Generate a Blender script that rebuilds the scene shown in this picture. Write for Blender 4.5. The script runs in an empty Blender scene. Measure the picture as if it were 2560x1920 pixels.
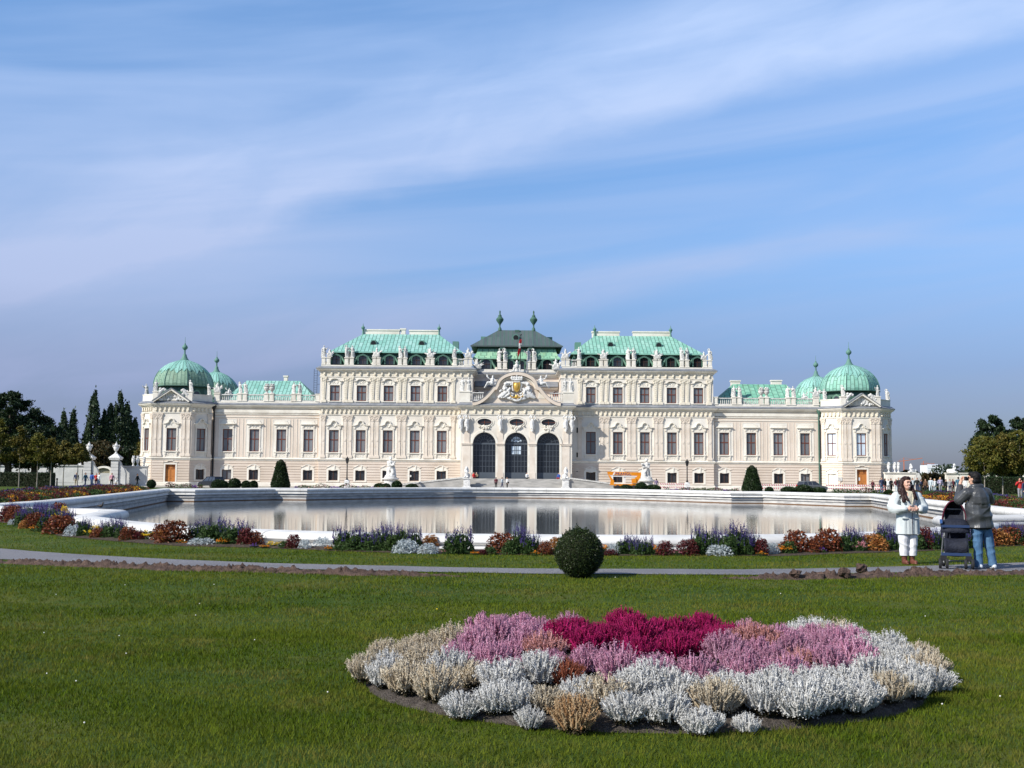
import bpy, bmesh, math, random
import numpy as np
from mathutils import Vector, Matrix, noise
from mathutils.geometry import delaunay_2d_cdt
random.seed(7)
PI = math.pi
scene = bpy.context.scene
COL = scene.collection
R = math.radians
# ------------------------------------------------------------------ camera
F = 2810.0                       # focal length in pixels of the 2560 px wide photograph
EYE = Vector((0, 0, 1.65))
PITCH = math.atan(228 / F)
ROLL = 0.0074
_r = Vector((1, 0, 0)); _u = Vector((0, -math.sin(PITCH), math.cos(PITCH))); FWD = Vector((0, math.cos(PITCH), math.sin(PITCH)))
CR = _r * math.cos(ROLL) + _u * math.sin(ROLL)
CU = _u * math.cos(ROLL) - _r * math.sin(ROLL)
cam_d = bpy.data.cameras.new("camera")
cam_d.sensor_width = 36.0
cam_d.lens = 36.0 * F / 2560
cam_d.clip_start = 0.1
cam_d.clip_end = 12000
cam = bpy.data.objects.new("camera", cam_d)
COL.objects.link(cam)
m = Matrix.Identity(4)
for i in range(3):
 m[i][0] = CR[i]; m[i][1] = CU[i]; m[i][2] = -FWD[i]; m[i][3] = EYE[i]
cam.matrix_world = m
scene.camera = cam
def ray(px, py):
 return CR * ((px - 1280) / F) + CU * ((960 - py) / F) + FWD
def at(px, py, Y):
 """point seen at pixel (px, py) of the photograph, at distance Y"""
 d = ray(px, py)
 return EYE + d * (Y / d.y)
def gnd(px, py, z=0.0):
 d = ray(px, py)
 return EYE + d * ((z - EYE.z) / d.z)
def sm(a, b, x):
 t = min(1, max(0, (x - a) / (b - a)))
 return t * t * (3 - 2 * t)
# ------------------------------------------------------------------ mesh building
class MB:
 def __init__(s):
  s.v = []; s.f = []; s.m = []
 def add(s, vs, fs, mi=0):
  k = len(s.v)
  s.v.extend([tuple(p) for p in vs])
  for f in fs:
   s.f.append(tuple(i + k for i in f)); s.m.append(mi)
  return s
 def box(s, x0, x1, y0, y1, z0, z1, mi=0):
  return s.add([(x0, y0, z0), (x1, y0, z0), (x1, y1, z0), (x0, y1, z0), (x0, y0, z1), (x1, y0, z1), (x1, y1, z1), (x0, y1, z1)],
      [(0, 3, 2, 1), (4, 5, 6, 7), (0, 1, 5, 4), (1, 2, 6, 5), (2, 3, 7, 6), (3, 0, 4, 7)], mi)
 def prism(s, poly, y0, y1, mi=0):
  """poly in (x, z), extruded along y"""
  n = len(poly)
  vs = [(x, y0, z) for x, z in poly] + [(x, y1, z) for x, z in poly]
  a = sum(poly[i][0] * poly[(i + 1) % n][1] - poly[(i + 1) % n][0] * poly[i][1] for i in range(n))
  idx = list(range(n)) if a > 0 else list(range(n))[::-1]
  fs = [tuple(idx), tuple(i + n for i in idx[::-1])]
  for q in range(n):
   i, j = idx[q], idx[(q + 1) % n]
   fs.append((j, i, i + n, j + n))
  return s.add(vs, fs, mi)
 def band(s, path, w, y0, y1, mi=0):
  """strip of width w (below/inside the path, in x,z) extruded along y, one quad prism per segment, mitred"""
  n = len(path); off = []
  for i in range(n):
   p = Vector(path[i])
   d1 = (p - Vector(path[i - 1])).normalized() if i else None
   d2 = (Vector(path[i + 1]) - p).normalized() if i < n - 1 else None
   d1 = d1 or d2; d2 = d2 or d1
   n1 = Vector((d1.y, -d1.x)); n2 = Vector((d2.y, -d2.x))
   mm = (n1 + n2) / max(.35, 1 + n1.dot(n2))
   off.append((p + mm * w)[:])
  poly = list(path) + off[::-1]
  return s.prism(poly, y0, y1, mi)
 def lathe(s, prof, c=(0, 0, 0), n=12, mi=0, a0=0.0, sx=1.0, sy=1.0):
  vs = []; fs = []; k = len(prof)
  for r, z in prof:
   for j in range(n):
    a = a0 + 2 * PI * j / n
    vs.append((c[0] + r * math.cos(a) * sx, c[1] + r * math.sin(a) * sy, c[2] + z))
  for i in range(k - 1):
   for j in range(n):
    j2 = (j + 1) % n
    fs.append((i * n + j, i * n + j2, (i + 1) * n + j2, (i + 1) * n + j))
  fs.append(tuple(range(n))[::-1]); fs.append(tuple((k - 1) * n + j for j in range(n)))
  return s.add(vs, fs, mi)
 def tube(s, pts, r, n=8, mi=0, cap=True):
  pts = [Vector(p) for p in pts]; k = len(pts)
  rs = r if isinstance(r, (list, tuple)) else [r] * k
  vs = []; fs = []
  t0 = (pts[1] - pts[0]).normalized()
  a = t0.orthogonal().normalized()
  for i in range(k):
   t = (pts[min(i + 1, k - 1)] - pts[max(i - 1, 0)]).normalized()
   a = (a - t * a.dot(t)).normalized(); b = t.cross(a)
   for j in range(n):
    q = 2 * PI * j / n
    vs.append(pts[i] + (a * math.cos(q) + b * math.sin(q)) * rs[i])
  for i in range(k - 1):
   for j in range(n):
    j2 = (j + 1) % n
    fs.append((i * n + j, i * n + j2, (i + 1) * n + j2, (i + 1) * n + j))
  if cap:
   fs.append(tuple(range(n))[::-1]); fs.append(tuple((k - 1) * n + j for j in range(n)))
  return s.add(vs, fs, mi)
 def ball(s, c, r, n=10, mi=0):
  rx, ry, rz = r if isinstance(r, (list, tuple)) else (r, r, r)
  h = max(4, n // 2)
  prof = [(max(1e-4, math.sin(PI * i / h)), -math.cos(PI * i / h)) for i in range(h + 1)]
  k = len(s.v)
  s.lathe(prof, (0, 0, 0), n, mi)
  for i in range(k, len(s.v)):
   x, y, z = s.v[i]
   s.v[i] = (c[0] + x * rx, c[1] + y * ry, c[2] + z * rz)
  return s
 def xf(s, M, start=0):
  for i in range(start, len(s.v)):
   s.v[i] = tuple(M @ Vector(s.v[i]))
  return s
 def mesh(s, name, mats, smooth=False):
  me = bpy.data.meshes.new(name)
  me.from_pydata(s.v, [], s.f)
  if not isinstance(mats, (list, tuple)): mats = [mats]
  for mm in mats: me.materials.append(mm)
  me.polygons.foreach_set('material_index', s.m)
  if smooth:
   me.polygons.foreach_set('use_smooth', [True] * len(me.polygons))
   me.set_sharp_from_angle(angle=R(40))
  me.update()
  return me
 def build(s, name, mats, parent=None, smooth=False, loc=None, rz=0.0):
  return put(name, s.mesh(name, mats, smooth), parent, loc, rz)
def put(name, me, parent=None, loc=None, rz=0.0, sc=None):
 o = bpy.data.objects.new(name, me)
 COL.objects.link(o)
 if parent is not None: o.parent = parent
 if loc is not None: o.location = loc
 if rz: o.rotation_euler = (0, 0, rz)
 if sc is not None: o.scale = sc if isinstance(sc, (tuple, list)) else (sc, sc, sc)
 return o
def empty(name, loc=(0, 0, 0), rz=0.0):
 o = put(name, None, None, loc, rz)
 o.empty_display_size = .3
 return o
def tag(o, label=None, cat=None, group=None, kind=None):
 if label: o['label'] = label
 if cat: o['category'] = cat
 if group: o['group'] = group
 if kind: o['kind'] = kind
 return o
def copy_tree(o, parent=None):
 c = o.copy(); COL.objects.link(c)
 if parent is not None: c.parent = parent
 for ch in list(o.children): copy_tree(ch, c)
 return c
def npmesh(name, V, Fc, mat, smooth=False, mi=None):
 V = np.asarray(V, dtype=np.float32).reshape(-1, 3); Fc = np.asarray(Fc, dtype=np.int32)
 nf, k = Fc.shape
 me = bpy.data.meshes.new(name)
 me.vertices.add(len(V)); me.vertices.foreach_set('co', V.ravel())
 me.loops.add(nf * k); me.loops.foreach_set('vertex_index', Fc.ravel())
 me.polygons.add(nf); me.polygons.foreach_set('loop_start', np.arange(0, nf * k, k, dtype=np.int32))
 mats = mat if isinstance(mat, (list, tuple)) else [mat]
 for mm in mats: me.materials.append(mm)
 if mi is not None: me.polygons.foreach_set('material_index', np.asarray(mi, dtype=np.int32))
 if smooth: me.polygons.foreach_set('use_smooth', np.ones(nf, dtype=bool))
 me.update(calc_edges=True)
 return me
def sweep(mb, pts, prof, closed=False, mi=0, skip=()):
 """profile (out, z) along a plan polyline; outward = right of the direction of travel"""
 n = len(pts); k = len(prof); vs = []; fs = []
 for i in range(n):
  p = Vector(pts[i][:2])
  a = Vector(pts[(i - 1) % n][:2]); b = Vector(pts[(i + 1) % n][:2])
  d1 = (p - a).normalized(); d2 = (b - p).normalized()
  if not closed and i == 0: d1 = d2
  if not closed and i == n - 1: d2 = d1
  n1 = Vector((d1.y, -d1.x)); n2 = Vector((d2.y, -d2.x))
  mm = (n1 + n2) / max(.3, 1 + n1.dot(n2))
  for o, z in prof:
   q = p + mm * o
   vs.append((q.x, q.y, z))
 for i in range(n if closed else n - 1):
  if i in skip: continue
  j = (i + 1) % n
  for c in range(k - 1):
   fs.append((i * k + c, j * k + c, j * k + c + 1, i * k + c + 1))
 if not closed:
  fs.append(tuple(range(k))); fs.append(tuple((n - 1) * k + c for c in range(k))[::-1])
 return mb.add(vs, fs, mi)
def wallgrid(mb, x0, x1, z0, z1, y, ops, depth=.25, mi=0, back=True):
 """flat wall facing -y with rectangular openings (xa, xb, za, zb) and their reveals"""
 xs = sorted({x0, x1} | {min(max(v, x0), x1) for o in ops for v in o[:2]})
 zs = sorted({z0, z1} | {min(max(v, z0), z1) for o in ops for v in o[2:4]})
 for i in range(len(xs) - 1):
  for j in range(len(zs) - 1):
   cx = (xs[i] + xs[i + 1]) / 2; cz = (zs[j] + zs[j + 1]) / 2
   if any(o[0] < cx < o[1] and o[2] < cz < o[3] for o in ops): continue
   mb.add([(xs[i], y, zs[j]), (xs[i + 1], y, zs[j]), (xs[i + 1], y, zs[j + 1]), (xs[i], y, zs[j + 1])], [(0, 1, 2, 3)], mi)
 for a, b, c, d in [o[:4] for o in ops]:
  yb = y + depth
  mb.add([(a, y, c), (a, yb, c), (a, yb, d), (a, y, d)], [(0, 1, 2, 3)], mi)
  mb.add([(b, y, c), (b, y, d), (b, yb, d), (b, yb, c)], [(0, 1, 2, 3)], mi)
  mb.add([(a, y, c), (b, y, c), (b, yb, c), (a, yb, c)], [(0, 1, 2, 3)], mi)
  mb.add([(a, y, d), (a, yb, d), (b, yb, d), (b, y, d)], [(0, 1, 2, 3)], mi)
  if back: mb.add([(a, yb, c), (b, yb, c), (b, yb, d), (a, yb, d)], [(0, 1, 2, 3)], mi)
 return mb
# ------------------------------------------------------------------ voxel bodies (people, statues)
def capsule(mb, p0, p1, r0, r1, n=10, flat=1.0):
 p0 = Vector(p0); p1 = Vector(p1)
 d = p1 - p0; L = max(d.length, 1e-4)
 prof = []
 for i in range(5):
  a = PI / 2 * i / 4
  prof.append((max(r0 * math.sin(a), 1e-4), -r0 * math.cos(a)))
 for i in range(5):
  a = PI / 2 * i / 4
  prof.append((max(r1 * math.cos(a), 1e-4), L + r1 * math.sin(a)))
 k = len(mb.v)
 mb.lathe(prof, (0, 0, 0), n)
 q = Vector((0, 0, 1)).rotation_difference(d.normalized() if d.length > 1e-5 else Vector((0, 0, 1)))
 M = Matrix.Translation(p0) @ q.to_matrix().to_4x4()
 for i in range(k, len(mb.v)):
  v = M @ Vector(mb.v[i])
  if flat != 1.0: v.y = p0.y + (v.y - p0.y) * flat
  mb.v[i] = tuple(v)
def blob(name, prims, voxel, mats, smooth=3, jitter=0.0):
 """prims: ('c', p0, p1, r0, r1, tag) capsule or ('e', centre, radii, tag) ellipsoid, fused by a voxel remesh into one surface;
 each face takes the material of its nearest prim"""
 mb = MB()
 for p in prims:
  if p[0] == 'c': capsule(mb, p[1], p[2], p[3], p[4])
  else: mb.ball(p[1], p[2], 14)
 me = mb.mesh(name + '_src', mats)
 o = put(name + '_src', me)
 md = o.modifiers.new('r', 'REMESH'); md.mode = 'VOXEL'; md.voxel_size = voxel; md.use_smooth_shade = True
 if smooth:
  ms = o.modifiers.new('s', 'SMOOTH'); ms.iterations = smooth; ms.factor = .5
 dg = bpy.context.evaluated_depsgraph_get()
 out = bpy.data.meshes.new_from_object(o.evaluated_get(dg))
 out.name = name
 bpy.data.objects.remove(o); bpy.data.meshes.remove(me)
 n = len(out.polygons)
 out.materials.clear()
 for mm in mats: out.materials.append(mm)
 if len(mats) > 1 and n:
  C = np.zeros(n * 3, dtype=np.float32); out.polygons.foreach_get('center', C); C = C.reshape(-1, 3)
  best = np.full(n, 1e9); idx = np.zeros(n, dtype=np.int32)
  for p in prims:
   if p[0] == 'c':
    a = np.array(p[1]); b = np.array(p[2]); ab = b - a
    t = np.clip(((C - a) @ ab) / max(ab @ ab, 1e-9), 0, 1)
    dd = np.linalg.norm(C - (a + t[:, None] * ab), axis=1) - (p[3] + t * (p[4] - p[3])); tg = p[5]
   else:
    rr = np.array(p[2] if isinstance(p[2], (tuple, list)) else (p[2],) * 3)
    q = (C - np.array(p[1])) / rr
    dd = (np.linalg.norm(q, axis=1) - 1) * rr.min(); tg = p[3]
   w = dd < best
   best[w] = dd[w]; idx[w] = tg
  out.polygons.foreach_set('material_index', idx)
 if jitter:
  nv = len(out.vertices); V = np.zeros(nv * 3, dtype=np.float32); out.vertices.foreach_get('co', V); V = V.reshape(-1, 3)
  for i in range(nv):
   q = Vector(V[i]) / (jitter * 6)
   V[i] += np.array(noise.noise_vector(q)) * jitter
  out.vertices.foreach_set('co', V.ravel())
 out.polygons.foreach_set('use_smooth', np.ones(n, dtype=bool))
 out.update()
 return out
def ordinal(i):
 w = ['first', 'second', 'third', 'fourth', 'fifth', 'sixth', 'seventh', 'eighth', 'ninth', 'tenth', 'eleventh', 'twelfth', 'thirteenth',
   'fourteenth', 'fifteenth', 'sixteenth', 'seventeenth', 'eighteenth', 'nineteenth', 'twentieth']
 if i < 20: return w[i]
 return 'twenty-' + w[i - 20] if i < 29 else ('thirtieth' if i == 29 else 'thirty-' + w[(i - 30) % 9])
# ------------------------------------------------------------------ materials
def nn(nt, t, **kw):
 n = nt.nodes.new(t)
 for k, v in kw.items():
  if k.startswith('i_'):
   n.inputs[int(k[2:]) if k[2:].isdigit() else k[2:].replace('_', ' ')].default_value = v
  else: setattr(n, k, v)
 return n
def mat(name, c1, c2=None, scale=3.0, rough=.75, bump=0.0, bscale=None, spec=.3, metal=0.0, island=0.0, objr=0.0, detail=6, stretch=None,
  coord='Object', lo=.35, hi=.65, trans=0.0, c3=None, scale3=.3):
 m = bpy.data.materials.new(name); m.use_nodes = True
 nt = m.node_tree; b = nt.nodes['Principled BSDF']; L = nt.links.new
 b.inputs['Roughness'].default_value = rough
 b.inputs['Specular IOR Level'].default_value = spec
 b.inputs['Metallic'].default_value = metal
 tc = nn(nt, 'ShaderNodeTexCoord')
 co = tc.outputs[coord]
 if stretch:
  mp = nn(nt, 'ShaderNodeMapping'); mp.inputs['Scale'].default_value = stretch
  L(co, mp.inputs[0]); co = mp.outputs[0]
 col = None
 if c2 is not None:
  nz = nn(nt, 'ShaderNodeTexNoise'); nz.inputs['Scale'].default_value = scale; nz.inputs['Detail'].default_value = detail
  L(co, nz.inputs['Vector'])
  rp = nn(nt, 'ShaderNodeValToRGB')
  rp.color_ramp.elements[0].position = lo; rp.color_ramp.elements[1].position = hi
  rp.color_ramp.elements[0].color = (*c1, 1); rp.color_ramp.elements[1].color = (*c2, 1)
  L(nz.outputs['Fac'], rp.inputs[0]); col = rp.outputs[0]
 else:
  rgb = nn(nt, 'ShaderNodeRGB'); rgb.outputs[0].default_value = (*c1, 1); col = rgb.outputs[0]
 if c3 is not None:
  nz3 = nn(nt, 'ShaderNodeTexNoise'); nz3.inputs['Scale'].default_value = scale3; nz3.inputs['Detail'].default_value = 3
  L(co, nz3.inputs['Vector'])
  mr = nn(nt, 'ShaderNodeMapRange'); mr.inputs[1].default_value = .45; mr.inputs[2].default_value = .7
  L(nz3.outputs['Fac'], mr.inputs[0])
  mx = nn(nt, 'ShaderNodeMixRGB'); mx.inputs[2].default_value = (*c3, 1)
  L(mr.outputs[0], mx.inputs[0]); L(col, mx.inputs[1]); col = mx.outputs[0]
 for amt, src in ((island, 'island'), (objr, 'obj')):
  if amt:
   g = nn(nt, 'ShaderNodeNewGeometry').outputs['Random Per Island'] if src == 'island' else nn(nt, 'ShaderNodeObjectInfo').outputs['Random']
   mr = nn(nt, 'ShaderNodeMapRange'); mr.inputs[3].default_value = 1 - amt; mr.inputs[4].default_value = 1 + amt
   L(g, mr.inputs[0])
   hs = nn(nt, 'ShaderNodeHueSaturation')
   L(mr.outputs[0], hs.inputs['Value']); L(col, hs.inputs['Color']); col = hs.outputs[0]
 L(col, b.inputs['Base Color'])
 if bump:
  nb = nn(nt, 'ShaderNodeTexNoise'); nb.inputs['Scale'].default_value = bscale or scale * 4; nb.inputs['Detail'].default_value = 6
  L(co, nb.inputs['Vector'])
  bp = nn(nt, 'ShaderNodeBump'); bp.inputs['Strength'].default_value = bump; bp.inputs['Distance'].default_value = .05
  L(nb.outputs['Fac'], bp.inputs['Height']); L(bp.outputs[0], b.inputs['Normal'])
 if trans:
  b.inputs['Transmission Weight'].default_value = trans
 return m
def leafmat(name, c1, c2, trans=.25, rough=.55, island=.35, objr=0.0, spec=.25):
 """leaf: two tones picked per leaf, with light coming through"""
 m = bpy.data.materials.new(name); m.use_nodes = True
 nt = m.node_tree; L = nt.links.new; b = nt.nodes['Principled BSDF']; out = nt.nodes['Material Output']
 b.inputs['Roughness'].default_value = rough; b.inputs['Specular IOR Level'].default_value = spec
 g = nn(nt, 'ShaderNodeNewGeometry')
 mx = nn(nt, 'ShaderNodeMixRGB'); mx.inputs[1].default_value = (*c1, 1); mx.inputs[2].default_value = (*c2, 1)
 L(g.outputs['Random Per Island'], mx.inputs[0])
 wn = nn(nt, 'ShaderNodeTexWhiteNoise', noise_dimensions='1D'); L(g.outputs['Random Per Island'], wn.inputs['W'])
 mr = nn(nt, 'ShaderNodeMapRange'); mr.inputs[3].default_value = 1 - island; mr.inputs[4].default_value = 1 + island
 L(wn.outputs['Value'], mr.inputs[0])
 hs = nn(nt, 'ShaderNodeHueSaturation'); L(mr.outputs[0], hs.inputs['Value']); L(mx.outputs[0], hs.inputs['Color'])
 col = hs.outputs[0]
 if objr:
  oi = nn(nt, 'ShaderNodeObjectInfo'); m2 = nn(nt, 'ShaderNodeMapRange'); m2.inputs[3].default_value = 1 - objr; m2.inputs[4].default_value = 1 + objr
  L(oi.outputs['Random'], m2.inputs[0]); h2 = nn(nt, 'ShaderNodeHueSaturation'); L(m2.outputs[0], h2.inputs['Value']); L(col, h2.inputs['Color']); col = h2.outputs[0]
 L(col, b.inputs['Base Color'])
 if trans:
  t = nn(nt, 'ShaderNodeBsdfTranslucent'); L(col, t.inputs[0])
  ms = nn(nt, 'ShaderNodeMixShader'); ms.inputs[0].default_value = trans
  L(b.outputs[0], ms.inputs[1]); L(t.outputs[0], ms.inputs[2]); L(ms.outputs[0], out.inputs[0])
 return m
class NX:
 """tiny expression helper on math nodes"""
 def __init__(s, nt): s.nt = nt
 def m(s, op, *a, clamp=False):
  n = s.nt.nodes.new('ShaderNodeMath'); n.operation = op; n.use_clamp = clamp
  for i, v in enumerate(a):
   if isinstance(v, (int, float)): n.inputs[i].default_value = v
   else: s.nt.links.new(v, n.inputs[i])
  return n.outputs[0]
 def ss(s, a, b, x):
  n = s.nt.nodes.new('ShaderNodeMapRange'); n.interpolation_type = 'SMOOTHSTEP'
  n.inputs[1].default_value = a; n.inputs[2].default_value = b
  s.nt.links.new(x, n.inputs[0]); return n.outputs[0]
 def vec(s, *a):
  n = s.nt.nodes.new('ShaderNodeCombineXYZ')
  for i, v in enumerate(a):
   if isinstance(v, (int, float)): n.inputs[i].default_value = v
   else: s.nt.links.new(v, n.inputs[i])
  return n.outputs[0]
 def noise(s, v, scale, detail=6, rough=.55, dist=0.0):
  n = s.nt.nodes.new('ShaderNodeTexNoise'); n.inputs['Scale'].default_value = scale; n.inputs['Detail'].default_value = detail
  n.inputs['Roughness'].default_value = rough; n.inputs['Distortion'].default_value = dist
  s.nt.links.new(v, n.inputs['Vector']); return n.outputs['Fac']
# ------------------------------------------------------------------ sun and sky
SUN_AZ = R(55)      # the sun stands this far to the left of the line from the palace front to the camera
SUN_EL = R(36)
to_sun = Vector((-math.sin(SUN_AZ) * math.cos(SUN_EL), -math.cos(SUN_AZ) * math.cos(SUN_EL), math.sin(SUN_EL)))
sd = bpy.data.lights.new("sun", 'SUN'); sd.energy = 4.4; sd.angle = R(.55); sd.color = (1, .955, .87)
so = bpy.data.objects.new("sun", sd); COL.objects.link(so)
so.rotation_euler = to_sun.to_track_quat('Z', 'Y').to_euler()
so.location = to_sun * 200
world = bpy.data.worlds.new("World"); scene.world = world; world.use_nodes = True
nt = world.node_tree; L = nt.links.new
bg = nt.nodes['Background']
sky = nn(nt, 'ShaderNodeTexSky', sky_type='NISHITA', sun_disc=False)
sky.sun_elevation = SUN_EL
sky.sun_rotation = math.atan2(to_sun.x, to_sun.y)
sky.altitude = 200; sky.air_density = 1.0; sky.dust_density = .6; sky.ozone_density = 1.4
X = NX(nt)
tcw = nn(nt, 'ShaderNodeTexCoord'); sp = nn(nt, 'ShaderNodeSeparateXYZ'); L(tcw.outputs['Generated'], sp.inputs[0])
az = X.m('MULTIPLY', X.m('ARCTAN2', sp.outputs[0], sp.outputs[1]), 180 / PI)
el = X.m('MULTIPLY', X.m('ARCSINE', sp.outputs[2]), 180 / PI)
# long cirrus streak with a crisp lower edge rising to the right, softer veils around it
a2 = X.m('MULTIPLY', az, az)
edge = X.m('ADD', X.m('ADD', X.m('MULTIPLY', az, .255), 15.5), X.m('MULTIPLY', a2, -.0035))
wob = X.m('MULTIPLY', X.m('SUBTRACT', X.noise(X.vec(X.m('MULTIPLY', az, .12), X.m('MULTIPLY', el, .3), 0), 1.0, 5), .5), 3.0)
t = X.m('ADD', X.m('SUBTRACT', el, edge), wob)
fib = X.noise(X.vec(X.m('MULTIPLY', az, .09), X.m('MULTIPLY', t, .24), 3.3), 1.3, 8, .56, .9)
fib2 = X.noise(X.vec(X.m('MULTIPLY', az, .11), X.m('SUBTRACT', el, X.m('MULTIPLY', az, .14)), 7.7), .26, 5, .5, .6)
c1 = X.m('MULTIPLY', X.ss(-.2, 1.8, t), X.ss(11.0, 1.5, t))
c1 = X.m('MULTIPLY', c1, X.ss(-45, -8, az))
c1 = X.m('MULTIPLY', c1, X.m('ADD', .3, X.m('MULTIPLY', fib, .95)))
veil = X.m('MULTIPLY', X.ss(.34, .74, fib2), .95)
left = X.m('MULTIPLY', X.ss(2, -22, az), X.ss(19, 9, el))
left = X.m('MULTIPLY', left, X.m('ADD', .55, X.m('MULTIPLY', fib, .5)))
t2 = X.m('SUBTRACT', el, X.m('ADD', 7.4, X.m('MULTIPLY', az, .2)))
low = X.m('MULTIPLY', X.m('MULTIPLY', X.ss(-.4, 1.0, t2), X.ss(4.5, .8, t2)), X.m('MULTIPLY', fib, .7))
cl = X.m('ADD', X.m('ADD', c1, X.m('MULTIPLY', veil, .75)), X.m('ADD', left, low))
cl = X.m('MULTIPLY', cl, .70, clamp=True)
# tint of the clear sky by height above the horizon (hazy violet blue low down)
rp = nn(nt, 'ShaderNodeValToRGB')
mr = nn(nt, 'ShaderNodeMapRange'); mr.inputs[1].default_value = 0; mr.inputs[2].default_value = 40; L(el, mr.inputs[0]); L(mr.outputs[0], rp.inputs[0])
e = rp.color_ramp.elements
e[0].position = 0; e[0].color = (.28, .315, .50, 1)
e[1].position = 1; e[1].color = (.95, 1.0, 1.1, 1)
for p, c in ((.13, (.50, .56, .83)), (.27, (.80, 1.02, 1.32)), (.58, (1.22, 1.54, 1.84))):
 q = e.new(p); q.color = (*c, 1)
ml = nn(nt, 'ShaderNodeMixRGB', blend_type='MULTIPLY'); ml.inputs[0].default_value = 1
L(sky.outputs[0], ml.inputs[1]); L(rp.outputs[0], ml.inputs[2])
mxc = nn(nt, 'ShaderNodeMixRGB'); rc = nn(nt, 'ShaderNodeValToRGB'); L(X.m('MULTIPLY', el, 1 / 30), rc.inputs[0])
ec = rc.color_ramp.elements
ec[0].position = 0; ec[0].color = (2.25, 2.75, 4.4, 1); ec[1].position = .7; ec[1].color = (4.7, 6.1, 9.0, 1)
q = ec.new(.3); q.color = (4.1, 4.95, 7.3, 1); q = ec.new(.18); q.color = (3.05, 3.75, 5.8, 1)
L(rc.outputs[0], mxc.inputs[2])
L(cl, mxc.inputs[0]); L(ml.outputs[0], mxc.inputs[1]); L(mxc.outputs[0], bg.inputs[0])
bg.inputs[1].default_value = .085
vs = scene.view_settings
vs.view_transform = 'Standard'; vs.look = 'None'; vs.exposure = 0.42; vs.gamma = 1.0
scene.cycles.max_bounces = 8
scene.cycles.transparent_max_bounces = 8
scene.cycles.use_denoising = True
scene.cycles.caustics_reflective = False
scene.cycles.caustics_refractive = False
# ================================================================== the garden floor
AX = 0.7                                        # axis of the pool
half = [(0.0, 25.6), (1.8, 25.65), (3.6, 25.85), (5.4, 26.4), (7.2, 27.3), (8.9, 28.5), (11.3, 31.3), (13.4, 34.4),
  (14.1, 37.5), (14.5, 40.2), (15.5, 41.0), (17.5, 41.8), (20.0, 43.2), (21.6, 45.5), (22.0, 52.0), (25.6, 73.0), (29.7, 95.4), (27.4, 95.2),
  (22.5, 104.0), (19.5, 103.7), (16.9, 107.6), (13.6, 112.0), (9.6, 116.4), (5.0, 119.4), (0.0, 120.4)]
POOL = [(AX + x, y) for x, y in half] + [(AX - x, y) for x, y in half[-2:0:-1]]     # counter-clockwise: outward is on the right
WATER_Z = -0.77
def inpoly(x, y, P):
 c = False; n = len(P); j = n - 1
 for i in range(n):
  if (P[i][1] > y) != (P[j][1] > y) and x < (P[j][0] - P[i][0]) * (y - P[i][1]) / (P[j][1] - P[i][1]) + P[i][0]: c = not c
  j = i
 return c
def path_far(x): return 19.55 + .033 * (x - 1) ** 2
def path_near(x): return 18.45 + .023 * (x - 1) ** 2
def gz(x, y):
 """height of the ground"""
 z = -.4 * sm(118, 160, y)
 n1 = noise.noise(Vector((x * .35, y * .35, 1.7))); n2 = noise.noise(Vector((x * 1.3, y * 1.3, 5.1)))
 if y < 24: z += (n1 * .022 + n2 * .008) * sm(24, 17, y)
 # low bank across the lawn in front of the path
 yb = 14.6 + .25 * math.sin(x * .5 + 1)
 z += .05 * sm(yb, yb + .5, y) * sm(24, 18, y)
 # corner of a raised turf panel at the left
 xe = -4.15 + .10 * (10.2 - y); ye = 10.25 - .22 * (x + 4.2)
 z += .085 * sm(xe + .10, xe - .28, x) * sm(ye + .12, ye - .12, y)
 return z
# bed outline (front edge of the flower border) from the photograph
bed_px = [(-60, 1300), (20, 1309), (100, 1327), (150, 1341), (290, 1354), (450, 1366), (650, 1370), (830, 1378), (1060, 1385), (1280, 1388), (1560, 1390),
   (1760, 1389), (1960, 1391), (2130, 1384), (2300, 1379), (2480, 1368), (2570, 1364), (2700, 1350)]
BED = [(p.x, p.y) for p in (gnd(*q) for q in bed_px)]
def offset_poly(P, d):
 n = len(P); out = []
 for i in range(n):
  p = Vector(P[i]); d1 = (p - Vector(P[i - 1])).normalized(); d2 = (Vector(P[(i + 1) % n]) - p).normalized()
  n1 = Vector((d1.y, -d1.x)); n2 = Vector((d2.y, -d2.x)); mm = (n1 + n2) / max(.4, 1 + n1.dot(n2))
  out.append((p + mm * d)[:])
 return out
# ---- ground sheet with a hole for the basin
HOLE = offset_poly(POOL, .45)
pts = [Vector(p) for p in HOLE]; nh = len(pts)
edges = [(i, (i + 1) % nh) for i in range(nh)]
rr = random.Random(3)
def near_hole(x, y, d):
 return any((x - a) ** 2 + (y - b) ** 2 < d * d for a, b in HOLE)
y = 4.0
while y < 23.8:
 st = .16 if y < 12 else .28
 w = y * .52 + 1.5
 x = -w
 while x < w:
  pts.append(Vector((x + rr.uniform(-.02, .02), y + rr.uniform(-.02, .02)))); x += st
 y += st
for y in (26, 30, 36, 44, 55, 70, 90, 110, 118, 124, 130, 136, 142, 148, 154, 160, 175, 200, 240, 300, 420, 600, 900):
 for k in range(-14, 15):
  x = k * y * .06 + .013 * k
  if inpoly(x, y, HOLE) or near_hole(x, y, 1.0): continue
  pts.append(Vector((x, y)))
for y in (3, 0, -20, -120):
 for k in range(-4, 5): pts.append(Vector((k * 14.1, y - .1 * k)))
pts += [Vector((-6000, -400)), Vector((6000, -400)), Vector((6000, 9000)), Vector((-6000, 9000)), Vector((0, 9000)), Vector((-6000, 2000)), Vector((6000, 2000))]
res = delaunay_2d_cdt(pts, edges, [], 0, 1e-5)
V2, F2 = res[0], res[2]
gv = [(p.x, p.y, gz(p.x, p.y)) for p in V2]
gf = []
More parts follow.
